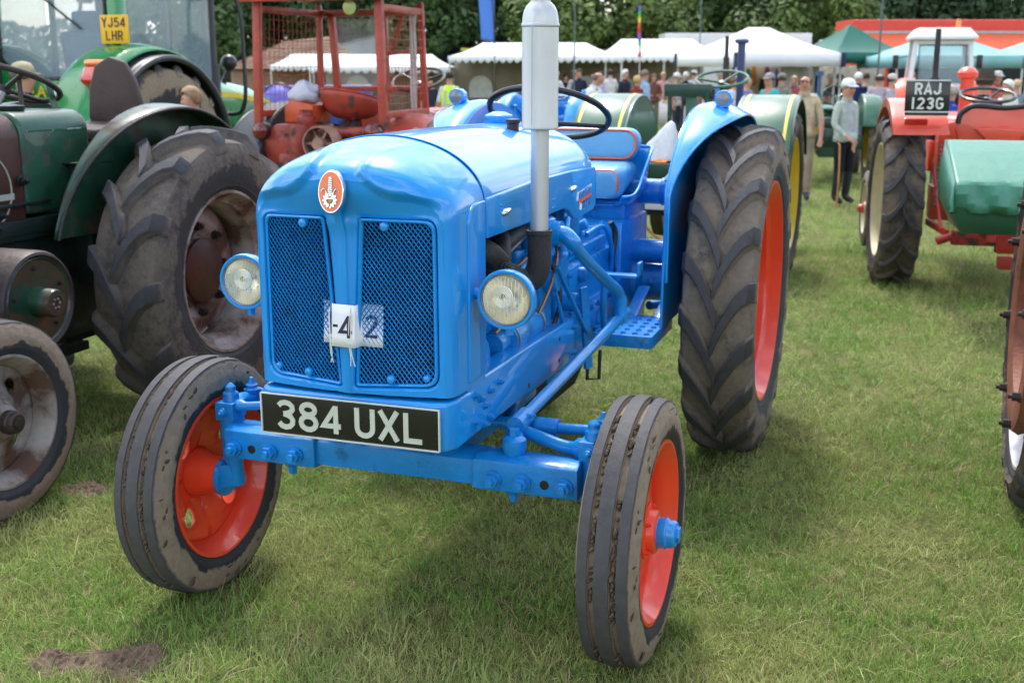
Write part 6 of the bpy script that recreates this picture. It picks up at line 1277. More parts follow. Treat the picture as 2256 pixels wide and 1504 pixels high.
crowd=[(1012,50,(.05,.06,.12),'navy anorak standing left of the small green gazebo',.4),(1030,62,(.5,.48,.42),'cream shirt far behind the walking man',2.6),(1128,47,(.30,.05,.05),'dark red jumper beside the muffler',A),(1226,37,(.55,.55,.6),'pale grey shirt right beside the muffler',-.6),(1262,44,(.12,.16,.10),'olive jacket inside the long marquee',.2),(1345,38,(.62,.60,.58),'white shirt between the two marquees',A),(1362,43,(.10,.14,.30),'mid blue jumper at the shaded counter',.7),(1442,35,(.18,.07,.05),'brown cardigan behind the jars',0),(1462,39,(.55,.30,.30),'salmon shirt at the back of the jar stall',.3),(1512,34,(.04,.05,.06),'charcoal coat by the white sheets',A),(1530,37,(.45,.47,.5),'light grey fleece looking at the jars',2.4),(1588,29,(.10,.20,.42),'denim blue shirt left of the purple shirt',1.2),(1620,27,(.6,.62,.66),'white blouse beside the purple shirt',.8),(1752,29,(.3,.08,.1),'maroon top near the white side sheet',-.5),(1832,31,(.08,.08,.1),'black fleece beside the gazebo leg',.9),(1910,29,(.5,.46,.36),'sand coloured jacket next to the navy jacket',A),(2010,27,(.25,.3,.36),'slate shirt left of the white cab',.6),(2200,25,(.5,.12,.1),'red polo shirt right of the brown hat',.4),(2245,23,(.2,.24,.3),'blue grey jacket at the right edge',A)]
for i,(px,D,c,txt,f) in enumerate(crowd):
    hc=[(.03,.02,.015),(.35,.32,.3),(.12,.07,.04),(.5,.36,.2),(.65,.63,.6)][i%5]
    person('visitor in '+txt,px,D,1.62+.03*(i*7%6),face=f,shirt=c,legs=[(.05,.06,.1),(.2,.17,.12),(.03,.03,.035)][i%3],hair=hc,sleeves='long' if i%2 else 'short',arms=['down','front','hip','pocket','reach','lean'][i%6],hairlen=1 if i%4==1 else 0,cap=(.5,.5,.48) if i%7==3 else None)
flush_people()
# ---------------------------------------------------------------- show ground backdrop
CANVAS=mat('white_canvas',(.80,.80,.79),.75,var=.05,vs=1.5,bump=.1,bs=3)
CANVG=mat('green_canvas',(.012,.120,.085),.65,var=.12,vs=2,bump=.12,bs=4)
CANVP=mat('pale_green_canvas',(.20,.42,.42),.65,var=.1,vs=2,bump=.12,bs=4)
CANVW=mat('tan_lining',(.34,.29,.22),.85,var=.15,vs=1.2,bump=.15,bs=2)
ALU=mat('aluminium_pole',(.55,.56,.58),.35,metal=.6,var=.05)
NAVY=mat('navy_canvas',(.02,.03,.08),.7,var=.1)
def local(px,D,turn=0,z=None):
    p=at(px,D,z); return p,YAW+turn
def valance(b,x0,x1,y,zt,zb,n,depth=.0):
    """scalloped strip along x"""
    top=[];bot=[]
    for i in range(n*6+1):
        u=i/(n*6); x=x0+(x1-x0)*u; s_=abs(math.sin(PI*n*u)); top.append((x,y,zt)); bot.append((x,y-.02,zt-(zt-zb)*(.55+.45*s_)))
    b.loft([top,[(x,y-.012,z*.5+t[2]*.5) for (x,_,z),t in zip(bot,top)],bot],False,(False,False))
def marquee(label,px,D,w,dep,eave,ridge,ridge_frac,nsc,arch=2,turn=0,wall=True,side='hip'):
    p,rz=local(px,D,turn); T=empty('marquee',p,rz); tag(T,label,'tent','tents and stalls across the field')
    hx=w/2; rx=hx*ridge_frac; b=MB()
    # roof as four sagging slopes
    def slope(a,c,d,e):
        rg=[]
        for i in range(9):
            u=i/8; l=Vector(a).lerp(Vector(d),u); r=Vector(c).lerp(Vector(e),u); row=[]
            for k in range(9):
                q=l.lerp(r,k/8); sag=.10*math.sin(PI*u)*(.6+.4*math.sin(PI*k/8)); row.append((q.x,q.y,q.z-sag))
            rg.append(row)
        b.loft(rg,False,(False,False))
    e=eave; A=(-hx,0,e);B=(hx,0,e);C_=(hx,dep,e);D_=(-hx,dep,e);P=(-rx,dep/2,ridge);Q=(rx,dep/2,ridge)
    slope(A,B,P,Q); slope(C_,D_,Q,P); slope(D_,A,P,P); slope(B,C_,Q,Q)
    b.obj('roof',CANVAS,T,solid=.01,smooth=50,weld=1e-4)
    b=MB(); valance(b,-hx,hx,-.01,e+.02,e-.22,nsc); b.obj('valance',CANVAS,T,solid=.006,smooth=60)
    b=MB(); valance(b,-hx,hx,dep+.01,e+.02,e-.22,nsc); b.obj('valance',CANVAS,T,solid=.006,smooth=60)
    for x in np.linspace(-hx+.05,hx-.05,3):
        for y in(.05,dep-.05): MB().cyl((x,y,0),(x,y,e),.035,n=10).obj('tent_pole',ALU,T)
    if wall:
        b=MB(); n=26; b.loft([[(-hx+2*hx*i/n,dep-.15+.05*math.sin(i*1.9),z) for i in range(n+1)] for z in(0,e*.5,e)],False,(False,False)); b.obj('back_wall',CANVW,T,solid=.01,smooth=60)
        for k in range(arch):
            cx=-hx+w*(k+.5)/arch; r=.42; P_=[(cx-r,.75)]+[(cx-r*math.cos(R(a)),1.10+r*math.sin(R(a))) for a in range(0,181,15)]+[(cx+r,.75)]; MB().prism(P_,'y',dep-.26,dep-.235).obj('arched_window',mat('clear_vinyl',(.75,.75,.74),.3,coat=.4),T)
            MB().tube([(x,dep-.27,z) for x,z in P_],.025,6,True).obj('window_edge',CANVAS,T)
    return T
def gazebo(label,px,D,w,eave,val,peak,m,turn=0,mv=None,ridge=0,pc=None):
    p,rz=local(px,D,turn); T=empty('gazebo',p,rz); tag(T,label,'tent','tents and stalls across the field'); h=w/2
    b=MB(); n=10
    for (sx,sy,ax) in((0,-1,0),(1,0,1),(0,1,0),(-1,0,1)):
        rg=[]
        for i in range(n+1):
            u=i/n; prof=u**1.35; row=[]; hw=h*(1-u)+ridge*u*(1 if ax==0 else 0); off=h*(1-u)
            for k in range(9):
                s_=-1+2*k/8; sag=.06*math.sin(PI*u)*(1-s_*s_)
                q=(s_*hw,sy*off) if ax==0 else (sx*(off+ridge*u),s_*off*1.0); row.append((q[0],q[1],eave+(peak-eave)*prof-sag))
            rg.append(row)
        b.loft(rg,False,(False,False))
    b.obj('roof',m,T,solid=.008,smooth=40,weld=1e-4)
    for a in range(4):
        rt=rotm(0,0,PI/2*a); b=MB(); rows=[[rt@Vector((x,-h-.012,z)) for x in np.linspace(-h,h,13)] for z in(eave+.01,eave-val)]; rows[1]=[v+rt@Vector((0,0,.02*abs(math.sin(k*.8)))) for k,v in enumerate(rows[1])]; b.loft(rows,False,(False,False)); b.obj('valance',mv or m,T,solid=.006)
    for sx in(-1,1):
        for sy in(-1,1):
            MB().box2((sx*(h-.04)-.02,sy*(h-.04)-.02,0),(sx*(h-.04)+.02,sy*(h-.04)+.02,eave)).obj('gazebo_leg',ALU,T)
            if pc: MB().box2((sx*(h-.02)-.06,sy*(h+.0)-.07,eave-val),(sx*(h-.02)+.06,sy*(h+.0)+.07,eave+.02)).obj('corner_cap',pc,T,bev=.02)
    return T
g=CAM.z+.27
marquee('long white marquee with scalloped edge behind the exhaust',1180,40,5.9,4.5,2.20,2.68,.62,24,3)
marquee('white marquee with scalloped edge right of the rainbow windsock',1463,40.6,4.1,4.5,2.22,2.82,.62,17,2)
marquee('plain white marquee seen through the red cab frame',835,42,5.0,4.,1.85,2.30,.7,16,2)
marquee('low white marquee left of the cab frame posts',690,46,3.4,4.,1.9,2.35,.7,14,1)
gazebo('white pop up gazebo with dark corner caps',1668,31,3.1,2.20,.34,2.86,CANVAS,.35,ridge=.3,pc=NAVY)
gazebo('dark green pop up gazebo with white trimmed roof edge',1868,32,2.3,2.22,.28,2.98,CANVG,.30)
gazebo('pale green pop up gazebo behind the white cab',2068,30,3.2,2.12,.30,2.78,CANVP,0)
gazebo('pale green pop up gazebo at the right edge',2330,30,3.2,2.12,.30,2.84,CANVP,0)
gazebo('small dark green gazebo beside the marquee',1050,52,2.3,2.05,.12,2.45,CANVG,.1)
gazebo('purple blue gazebo far left of the marquees',1000,66,3.0,2.4,.3,3.1,mat('violet_canvas',(.10,.09,.30),.7,var=.1),.4)
# stall interiors ------------------------------------------------------------
def stall_wall(label,px,D,w,h,m,turn=0,name='stall_backdrop'):
    p,rz=local(px,D,turn); T=empty(name,p,rz); tag(T,label,'backdrop'); b=MB(); n=16; b.loft([[(-w/2+w*i/n,.04*math.sin(i*2.1),z) for i in range(n+1)] for z in(0,h*.5,h)],False,(False,False)); b.obj('cloth_wall',m,T,solid=.01,smooth=60)
    return T
w1=stall_wall('beige cloth backdrop hung with coloured goods in the white gazebo',1700,33.2,2.7,2.1,mat('beige_cloth',(.45,.36,.22),.85,var=.15,bump=.2,bs=3))
cols=[(.5,.03,.02),(.04,.05,.25),(.10,.02,.05),(.02,.15,.12),(.4,.18,.04),(.03,.03,.03),(.25,.04,.20),(.05,.10,.30)]
for i in range(14):
    x=-1.25+.19*i+.04*math.sin(i*3); c=cols[i%8]; zt=1.75+.2*math.sin(i*2.2); b=MB(); b.loft([[(x-.05,-.10,zt),(x+.05,-.10,zt),(x+.05,-.06,zt),(x-.05,-.06,zt)],[(x-.08,-.12,zt-.25),(x+.08,-.12,zt-.25),(x+.08,-.06,zt-.25),(x-.08,-.06,zt-.25)],[(x-.05,-.10,zt-.5),(x+.06,-.10,zt-.52),(x+.06,-.06,zt-.5),(x-.05,-.06,zt-.5)]],True); b.obj('hanging_goods',cm(c),w1,bev=.01)
stall_wall('white side sheet hanging beside the dark green gazebo',1760,31.5,1.0,2.15,CANVAS,.2)
stall_wall('cream sheet at the back of the dark green gazebo',1880,35,1.9,1.9,mat('cream_cloth',(.42,.37,.27),.85,var=.12))
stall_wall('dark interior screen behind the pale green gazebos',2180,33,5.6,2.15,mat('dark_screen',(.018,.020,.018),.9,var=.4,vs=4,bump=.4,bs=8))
ORD='first second third fourth fifth sixth seventh eighth ninth tenth eleventh twelfth thirteenth'.split()
def table(label,px,D,w,items,cover,turn=0,h=.75):
    p,rz=local(px,D,turn); T=empty('stall_table',p,rz); tag(T,label,'table','tables of goods on the stalls'); MB().box2((-w/2,-.35,h-.03),(w/2,.35,h)).obj('table_top',cover,T,bev=.006)
    b=MB(); n=20; b.loft([[(-w/2+w*i/n,-.36+.02*math.sin(i*1.7)*f,h-.02-(h-.12)*f) for i in range(n+1)] for f in(0,.5,1)],False,(False,False)); b.obj('table_skirt',cover,T,solid=.006,smooth=60)
    for x in(-w/2+.06,w/2-.06): MB().cyl((x,.3,0),(x,.3,h-.03),.02,n=8).obj('table_leg',ALU,T)
    for r in range(2):
        for i in range(items):
            x=-w/2+.08+(w-.16)*(i+.5*r)/items; hh=.10+.10*((i*7+r*3)%5)/4; c=[(.7,.68,.6),(.5,.42,.3),(.25,.05,.04),(.6,.6,.65),(.2,.25,.1)][(i+r)%5]
            b=MB(); b.lathe([(.05,0),(.055,.01),(.055,hh*.8),(.04,hh*.88),(.042,hh),(.001,hh)],(x,-.2+.25*r,h),(0,0,1),n=10); q=b.obj('jar',mat('jar_%d'%((i+r)%5),c,.25,coat=.5,var=.1),None); q.parent=None; q.location=T.location; q.rotation_euler=T.rotation_euler
            tag(q,'%s jar from the left in the %s row on %s'%(ORD[i],('front','back')[r],label.split(' by ')[0].split(' in ')[0]),'jar','jars on the stall tables')
table('the long stall of jars by the white marquee',1475,36,2.4,13,CANVAS)
table('the shaded counter of cups in the marquee',1350,41.5,1.9,9,mat('brown_cover',(.16,.10,.06),.8))
table('the folding display of plants by the small gazebo',1090,56,2.2,6,mat('blue_white_cover',(.45,.52,.62),.8))
table('the blue covered bench by the white gazebo',1660,27.5,2.2,8,mat('royal_cover',(.03,.06,.30),.8))
# vehicles and buildings ---------------------------------------------------------
def box_body(T,x,y0,y1,z0,z1,m,name='body',bev=.05): return MB().box2((-x,y0,z0),(x,y1,z1)).obj(name,m,T,bev=bev)
def trailer(label,px,D,w,dep,z0,z1,m,turn=0,name='box_trailer',cat='trailer',extra=None):
    p,rz=local(px,D,turn); T=empty(name,p,rz); tag(T,label,cat,'vehicles behind the stalls'); box_body(T,w/2,0,dep,z0,z1,m)
    for x in(-w*.35,w*.35):
        for y in(.1,dep-.1): MB().lathe([(.36,-.1),(.38,0),(.36,.1)],(x,y,.38),(0,1,0),n=20,caps=True).obj('wheel',BLACK,T)
    MB().box2((-w/2+.05,.1,.45),(w/2-.05,dep-.1,z0)).obj('chassis',DARK,T)
    if extra: extra(T,w,dep,z0,z1)
    return T
def redx(T,w,dep,z0,z1):
    MB().box2((-w/2-.02,-.04,z1-.52),(w/2+.02,-.005,z1-.42)).obj('grey_rail',mat('rail_grey',(.45,.42,.42),.5),T); MB().box2((-w/2-.01,-.02,z1-.38),(w/2+.01,-.004,z1-.02)).obj('upper_band',mat('upper_red',(.72,.05,.035),.45,coat=.2),T)
    MB().loft([[(-w/2,-.06,z1-.55),(w/2,-.06,z1-.55)],[(-w/2,-.9,z1-1.35),(w/2,-.9,z1-1.35)]],False,(False,False)).obj('awning',mat('orange_awning',(.85,.16,.07),.6,var=.06),T,solid=.02)
trailer('long red showman trailer with an orange awning behind the pale gazebos',2200,46,11.5,2.5,.9,3.62,mat('lorry_red',(.70,.07,.04),.45,coat=.2,var=.06),name='red_trailer',extra=redx)
def gy(T,w,dep,z0,z1):
    MB().box2((-w/2-.01,-.03,z1-.10),(w/2+.01,-.003,z1+.01)).obj('cream_edge',YLN,T); MB().box2((w/2-.80,-.03,z0),(w/2-.72,-.003,z1-.1)).obj('yellow_upright',YEL,T); MB().box2((w/2-.62,-.035,z1-.50),(w/2-.08,-.006,z1-.15)).obj('white_sign',WHITEP,T); MB().box2((w/2-.58,-.04,z1-.36),(w/2-.12,-.03,z1-.28)).obj('sign_stripe',PIPING,T)
trailer('green showman trailer with yellow trim and a white sign',1078,60,2.85,2.4,.8,2.75,mat('showman_green',(.012,.14,.07),.45,coat=.2),name='green_trailer',extra=gy)
trailer('large plain white box lorry body behind the white gazebo',1625,52,6.4,2.4,.9,3.28,WHITEP,name='white_lorry',cat='lorry')
trailer('white box van behind the dark green gazebo',1890,50,2.2,2.4,.9,3.0,WHITEP,name='white_van',cat='van')
trailer('white caravan roof glimpsed between marquee and trees',1235,58,1.6,2.4,.9,3.05,WHITEP,name='white_caravan',cat='caravan')
trailer('dark grey vehicle behind the gap of the two marquees',1335,50,1.7,2.4,.6,2.55,mat('dark_van',(.05,.06,.07),.4,coat=.4),name='dark_van',cat='van')
trailer('blue pickup body behind the red cab frame',690,27,2.3,1.6,.55,1.45,mat('van_blue',(.03,.06,.32),.4,coat=.5),name='blue_trailer')
def dome(label,px,D,w,h,m):
    p,rz=local(px,D); T=empty('dome_tent',p,rz); tag(T,label,'tent'); b=MB(); b.loft([[(w/2*math.cos(a)*f,.1+w*.5*math.sin(a)*f,h*math.sqrt(max(0,1-f**2.4))) for a in [2*PI*i/24 for i in range(24)]] for f in(1,.97,.9,.75,.5,.25,.02)],True,(False,True)); b.obj('dome_skin',m,T,smooth=60); MB().tube([(w/2*math.cos(R(a))*1.02,0,h*1.02*math.sin(R(a))) for a in range(0,181,12)],.015,6).obj('dome_hoop',BLACK,T)
dome('violet blue dome tent seen through the wire mesh',612,22,1.25,1.55,mat('dome_blue',(.09,.10,.42),.6,var=.1))
def tile_roof_house():
    p,rz=local(655,47,.25); T=empty('brick_house',p,rz); tag(T,'low house with brown tiled hipped roof beyond the field','house'); w,dp,e,rd=5.6,4.5,1.75,3.05
    MB().box2((-w/2+.3,.3,0),(w/2-.3,dp-.3,e)).obj('wall',mat('house_brick',(.32,.20,.14),.85,var=.2,vs=6),T)
    b=MB(); A=(-w/2,0,e);B=(w/2,0,e);C_=(w/2,dp,e);D_=(-w/2,dp,e);P=(-w/2+2.6,dp/2,rd-.2);Q=(w/2-1.2,dp/2,rd)
    b.add([A,B,C_,D_,P,Q],[(0,1,5,4),(2,3,4,5),(3,0,4),(1,2,5),(0,3,2,1)]); rf=b.obj('roof',mat('roof_under',(.16,.10,.07),.9),T,smooth=0)
    tm=mat('roof_tile',(.25,.155,.105),.85,var=.35,vs=9,bump=.2,bs=20); n=10; b=MB()
    for k in range(n):                      # rows of tiles on the front slope and the left hip
        u0,u1=k/n,(k+1.15)/n
        l0,r0,l1,r1=[Vector(a).lerp(Vector(c),min(1,u)) for u in(u0,u1) for a,c in((A,P),(B,Q))]
        b.loft([[l0+Vector((0,-.05,.06)),r0+Vector((0,-.05,.06))],[l0+Vector((0,-.02,.02)),r0+Vector((0,-.02,.02))],[l1+Vector((0,-.01,.02)),r1+Vector((0,-.01,.02))]][:3],False,(False,False)).cut()
        l0,r0,l1,r1=[Vector(a).lerp(Vector(c),min(1,u)) for u in(u0,u1) for a,c in((D_,P),(A,P))]
        b.loft([[l0+Vector((-.05,0,.06)),r0+Vector((-.05,0,.06))],[l1+Vector((-.01,0,.02)),r1+Vector((-.01,0,.02))]],False,(False,False)).cut()
    b.pieces('tile_course',tm,rf,solid=.03,smooth=0)
tile_roof_house()
def barn():
    p,rz=local(795,62,.1); T=empty('grey_barn',p,rz); tag(T,'pale grey metal barn gable behind the white marquee','barn'); b=MB(); b.prism([(-2.6,0),(2.6,0),(2.6,2.9),(1.6,3.55),(-2.6,2.55)],'y',0,4); b.obj('barn_wall',mat('barn_sheet',(.42,.44,.45),.6,var=.08),T)
    MB().loft([[(2.75,-.1,2.85),(1.6,-.1,3.62),(-2.8,-.1,2.55)],[(2.75,4.1,2.85),(1.6,4.1,3.62),(-2.8,4.1,2.55)]],False,(False,False)).obj('barn_roof',mat('barn_roof',(.30,.32,.33),.6),T,solid=.06,smooth=0)
barn()
# flags, poles ---------------------------------------------------------------
def feather_flag():
    p,rz=local(1075,38); T=empty('feather_flag',p,rz); tag(T,'tall blue feather flag beside the green trailer','flag'); z0=zz(96,38)-p.z; b=MB()
    pole=crom([(.22,0,0),(.22,0,2.),(.20,0,3.2),(.10,0,4.2),(-.10,0,4.8),(-.35,0,5.0)],6); b.tube(pole,.018,6); b.obj('flag_pole',PLASTIC,T)
    b=MB(); rg=[]
    for i in range(14):
        f=i/13; z=z0+(5.0-z0)*f; xr=.21-.55*max(0,(f-.5)/.5)**2.2; xl=-.20-.16*f+ (.25*max(0,(f-.75)/.25)**2); rg.append([(xl+(xr-xl)*k/6,.03*math.sin(k*1.1+f*5),z+(.10*(1-k/6) if i==0 else 0)) for k in range(7)])
    b.loft(rg,False,(False,False)); b.obj('flag_cloth',mat('flag_blue',(.09,.24,.74),.7,var=.06),T,solid=.004,smooth=60)
feather_flag()
def windsock():
    p,rz=local(1409,34); T=empty('rainbow_windsock',p,rz); tag(T,'slim rainbow striped windsock flag on a pole above the marquees','flag'); MB().cyl((0,0,0),(0,0,zz(124,34)-p.z),.014,n=6).obj('flag_pole',ALU,T)
    ys=[12,26,38,50,62,74,84,92,102,116,126]; cs=[(.12,.10,.5),(.05,.5,.08),(.75,.65,.05),(.7,.12,.03),(.6,.03,.03),(.30,.10,.5),(.05,.1,.5),(.05,.45,.08),(.75,.72,.65),(.65,.08,.05)]
    for k in range(10):
        b=MB(); z0,z1=zz(ys[k+1],34)-p.z,zz(ys[k],34)-p.z; x=lambda i:-.05+.045*(i/10)+.01*math.sin(i); r=lambda i:.03+.025*(i/10)
        b.lathe([(r(k),0),(r(k+1),1e-6)],(0,0,0),(0,0,1),n=4); b=MB(); b.cyl((x(k+1),0,z0),(x(k),0,z1),r(k+1),r(k),n=10); b.obj('sock_band',mat('sock_%d'%k,cs[k],.6,var=.04),T)
windsock()
for i,(px,D,py,lab) in enumerate(((1265,30,-30,'thin grey mast rising beside the exhaust muffler'),(1540,44,-20,'thin grey mast rising behind the white lorry'),(1935,28,-20,'thin dark mast between the green gazebos'))):
    p=at(px,D); o=MB().cyl((0,0,0),(0,0,zz(py,D)-p.z+2),.028,.016,n=8).obj('mast',mat('mast_grey',(.10,.13,.15),.6),None); o.location=p; tag(o,lab,'mast')
# trees -------------------------------------------------------------------------
LEAF=[]
for i,(a,b_) in enumerate((((.040,.082,.028),(.110,.180,.054)),((.062,.108,.026),(.165,.235,.058)),((.030,.060,.030),(.076,.122,.052)))):
    m=bpy.data.materials.new('leaves_%d'%i); m.use_nodes=True; nt=m.node_tree; N=nt.nodes; L=nt.links; bs=N['Principled BSDF']; at_=N.new('ShaderNodeAttribute'); at_.attribute_name='shade'
    x=N.new('ShaderNodeMixRGB'); L.new(at_.outputs['Fac'],x.inputs[0]); x.inputs[1].default_value=(*a,1); x.inputs[2].default_value=(*b_,1); L.new(x.outputs[0],bs.inputs['Base Color']); bs.inputs['Roughness'].default_value=.6; bs.inputs['Specular IOR Level'].default_value=.25; bs.inputs['Subsurface Weight'].default_value=0
    LEAF.append(m)
BARK=mat('bark',(.07,.05,.04),.9,var=.3,vs=5,bump=.6,bs=12)
def crown_mesh(seed,rx,rz,z0,n,m,leaf=.26,blobs=46):
    r=np.random.default_rng(seed); bc=[];br=[]
    while len(bc)<blobs:
        q=r.uniform(-1,1,3)
        if .25<np.linalg.norm(q)<1: bc.append(q*np.array([rx*.86,rx*.86,rz*.9])); br.append(r.uniform(.18,.40)*rx)
    bc=np.array(bc); br=np.array(br); k=r.integers(0,blobs,n); d=r.normal(size=(n,3)); d/=np.linalg.norm(d,axis=1)[:,None]; rad=br[k]*(r.uniform(.35,1.05,n)**.5)
    c=bc[k]+d*rad[:,None]*np.array([1,1,.8]); c[:,2]+=z0+rz
    c[:,2]=np.maximum(c[:,2],.6)
    nrm=d*1.5+r.normal(size=(n,3))*.5+np.array([0,0,.5]); nrm/=np.linalg.norm(nrm,axis=1)[:,None]; u=np.cross(nrm,r.normal(size=(n,3))); u/=np.linalg.norm(u,axis=1)[:,None]; v=np.cross(nrm,u); s_=leaf*r.uniform(.5,1.3,n)[:,None]
    vs=np.stack([c-u*s_*.5,c+v*s_*.28,c+u*s_*.6,c-v*s_*.28],1).reshape(-1,3)
    me=bpy.data.meshes.new('crown'); me.vertices.add(n*4); me.vertices.foreach_set('co',vs.ravel()); me.loops.add(n*4); me.loops.foreach_set('vertex_index',np.arange(n*4)); me.polygons.add(n); me.polygons.foreach_set('loop_start',np.arange(n)*4); me.update(); me.validate()
    sh=np.clip(.5+.35*r.normal(size=blobs)[k]*.6+r.uniform(-.3,.3,n),0,1); a=me.attributes.new('shade','FLOAT','FACE'); a.data.foreach_set('value',sh); me.materials.append(m); return me
CR=[crown_mesh(11,4.2,4.6,.6,17000,LEAF[0],leaf=.34),crown_mesh(12,4.6,4.4,.3,17000,LEAF[1],leaf=.34),crown_mesh(13,3.4,5.6,1.0,13000,LEAF[2],leaf=.34,blobs=36),crown_mesh(14,4.0,4.4,.5,17000,LEAF[0],leaf=.34)]
def trunk_mesh(h):
    b=MB(); b.tube(crom([(0,0,-.2),(.05,.02,h*.3),(-.05,.05,h*.6),(.03,0,h)],4),[.34-.26*i/12 for i in range(13)],10)
    for k in range(7): a=k*2.4; z=h*(.25+.09*k); b.tube(crom([(0,0,z),(1.1*math.cos(a),1.1*math.sin(a),z+.7),(2.3*math.cos(a),2.3*math.sin(a),z+1.2)],3),[.13,.12,.10,.08,.06,.05,.03],6)
    return b
tm_=trunk_mesh(7.5).obj('trunk',BARK,None); TRK=tm_.data; bpy.data.objects.remove(tm_)
TREES=[(380,58,3,.95,'dark green broadleaf tree behind the modern green tractor cab'),(500,64,0,1.05,'dark green tree left of the red cab frame'),(610,70,2,1.1,'very dark tree above the brown tiled house'),(720,66,0,1.0,'broad green tree behind the brown tiled house roof'),(830,72,3,1.1,'green tree behind the grey barn gable'),(930,64,0,.95,'dark tree right of the cab frame roof'),(1010,70,2,1.05,'narrow dark tree left of the blue feather flag'),(1105,66,3,1.0,'green tree directly behind the blue feather flag'),(1190,74,2,1.15,'dark tree behind the exhaust muffler'),(1285,60,1,.82,'light yellowish green tree right of the muffler'),(1400,62,1,.86,'light green tree behind the rainbow windsock'),(1500,72,2,1.2,'tall dark tree between the two light green trees'),(1590,70,3,1.1,'green tree behind the white lorry'),(1690,66,0,1.0,'broad tree above the white gazebo'),(1775,61,1,.84,'light green tree left of the dark green gazebo'),(1870,76,2,1.15,'dark conifer like tree behind the dark green gazebo'),(1960,78,2,1.2,'dark tree left above the red trailer'),(2060,80,2,1.15,'dark tree above the middle of the red trailer'),(2150,78,2,1.2,'dark tree above the right part of the red trailer'),(2250,76,2,1.15,'dark tree at the right edge above the red trailer'),(2340,80,2,1.2,'dark tree beyond the right edge of the red trailer')]
for i,(px,D,k,sc,lab) in enumerate(TREES):
    p=at(px,D); T=empty('broadleaf_tree',p,i*1.7); tag(T,lab,'tree','row of trees behind the show field'); T.scale=(sc,sc,sc*(1+.06*math.sin(i*2.3))); link('crown',CR[k],T); link('trunk',TRK,T)
# hedge closing the field under the trees
def hedge():
    n=85000; r=RNG; D=r.uniform(82,88,n); px=r.uniform(-2300,4600,n); hgt=r.uniform(0,1,n)**.8*(4.2+.8*np.sin(px/57)+.6*np.sin(px/23+1)); P=np.array([list(at(a,d)) for a,d in zip(px,D)]); P[:,2]+=hgt
    d=r.normal(size=(n,3)); d/=np.linalg.norm(d,axis=1)[:,None]; u=np.cross(d,r.normal(size=(n,3))); u/=np.linalg.norm(u,axis=1)[:,None]; v=np.cross(d,u); s_=r.uniform(.2,.5,n)[:,None]
    vs=np.stack([P-u*s_*.5,P+v*s_*.35,P+u*s_*.6,P-v*s_*.35],1).reshape(-1,3); me=bpy.data.meshes.new('hedge'); me.vertices.add(n*4); me.vertices.foreach_set('co',vs.ravel()); me.loops.add(n*4); me.loops.foreach_set('vertex_index',np.arange(n*4)); me.polygons.add(n); me.polygons.foreach_set('loop_start',np.arange(n)*4); me.update()
    a=me.attributes.new('shade','FLOAT','FACE'); a.data.foreach_set('value',r.uniform(0,.8,n)); me.materials.append(LEAF[2]); o=link('hedge',me); tag(o,'dense dark undergrowth below the row of trees','hedge',kind='stuff')
hedge()
# ---------------------------------------------------------------- grass, straw, soil
def blade_mat(name,c0,c1,c2):
    m=bpy.data.materials.new(name); m.use_nodes=True; nt=m.node_tree; N=nt.nodes; L=nt.links; bs=N['Principled BSDF']
    oi=N.new('ShaderNodeObjectInfo'); ge=N.new('ShaderNodeNewGeometry'); nz=N.new('ShaderNodeTexNoise'); nz.inputs['Scale'].default_value=1.5; nz.inputs['Detail'].default_value=5; L.new(ge.outputs['Position'],nz.inputs['Vector'])
    at_=N.new('ShaderNodeAttribute'); at_.attribute_name='shade'
    x=N.new('ShaderNodeMixRGB'); L.new(at_.outputs['Fac'],x.inputs[0]); x.inputs[1].default_value=(*c0,1); x.inputs[2].default_value=(*c1,1)
    r=N.new('ShaderNodeMapRange'); r.inputs['From Min'].default_value=.40; r.inputs['From Max'].default_value=.64; r.inputs['To Max'].default_value=.74; L.new(nz.outputs['Fac'],r.inputs['Value'])
    y=N.new('ShaderNodeMixRGB'); L.new(r.outputs[0],y.inputs[0]); L.new(x.outputs[0],y.inputs[1]); y.inputs[2].default_value=(*c2,1)
    hv=N.new('ShaderNodeHueSaturation'); q=N.new('ShaderNodeMapRange'); q.inputs['To Min'].default_value=.72; q.inputs['To Max'].default_value=1.28; L.new(oi.outputs['Random'],q.inputs['Value']); L.new(q.outputs[0],hv.inputs['Value']); L.new(y.outputs[0],hv.inputs['Color'])
    L.new(hv.outputs[0],bs.inputs['Base Color']); bs.inputs['Roughness'].default_value=.55; bs.inputs['Specular IOR Level'].default_value=.3
    tr=N.new('ShaderNodeBsdfTranslucent'); L.new(hv.outputs[0],tr.inputs['Color']); ms=N.new('ShaderNodeMixShader'); ms.inputs[0].default_value=.28; out=N['Material Output']; L.new(bs.outputs[0],ms.inputs[1]); L.new(tr.outputs[0],ms.inputs[2]); L.new(ms.outputs[0],out.inputs['Surface']); return m
GRASS=blade_mat('grass_blade',(.128,.250,.040),(.300,.450,.100),(.460,.470,.180)); STRAW=blade_mat('dry_blade',(.38,.29,.15),(.62,.50,.29),(.50,.42,.22))
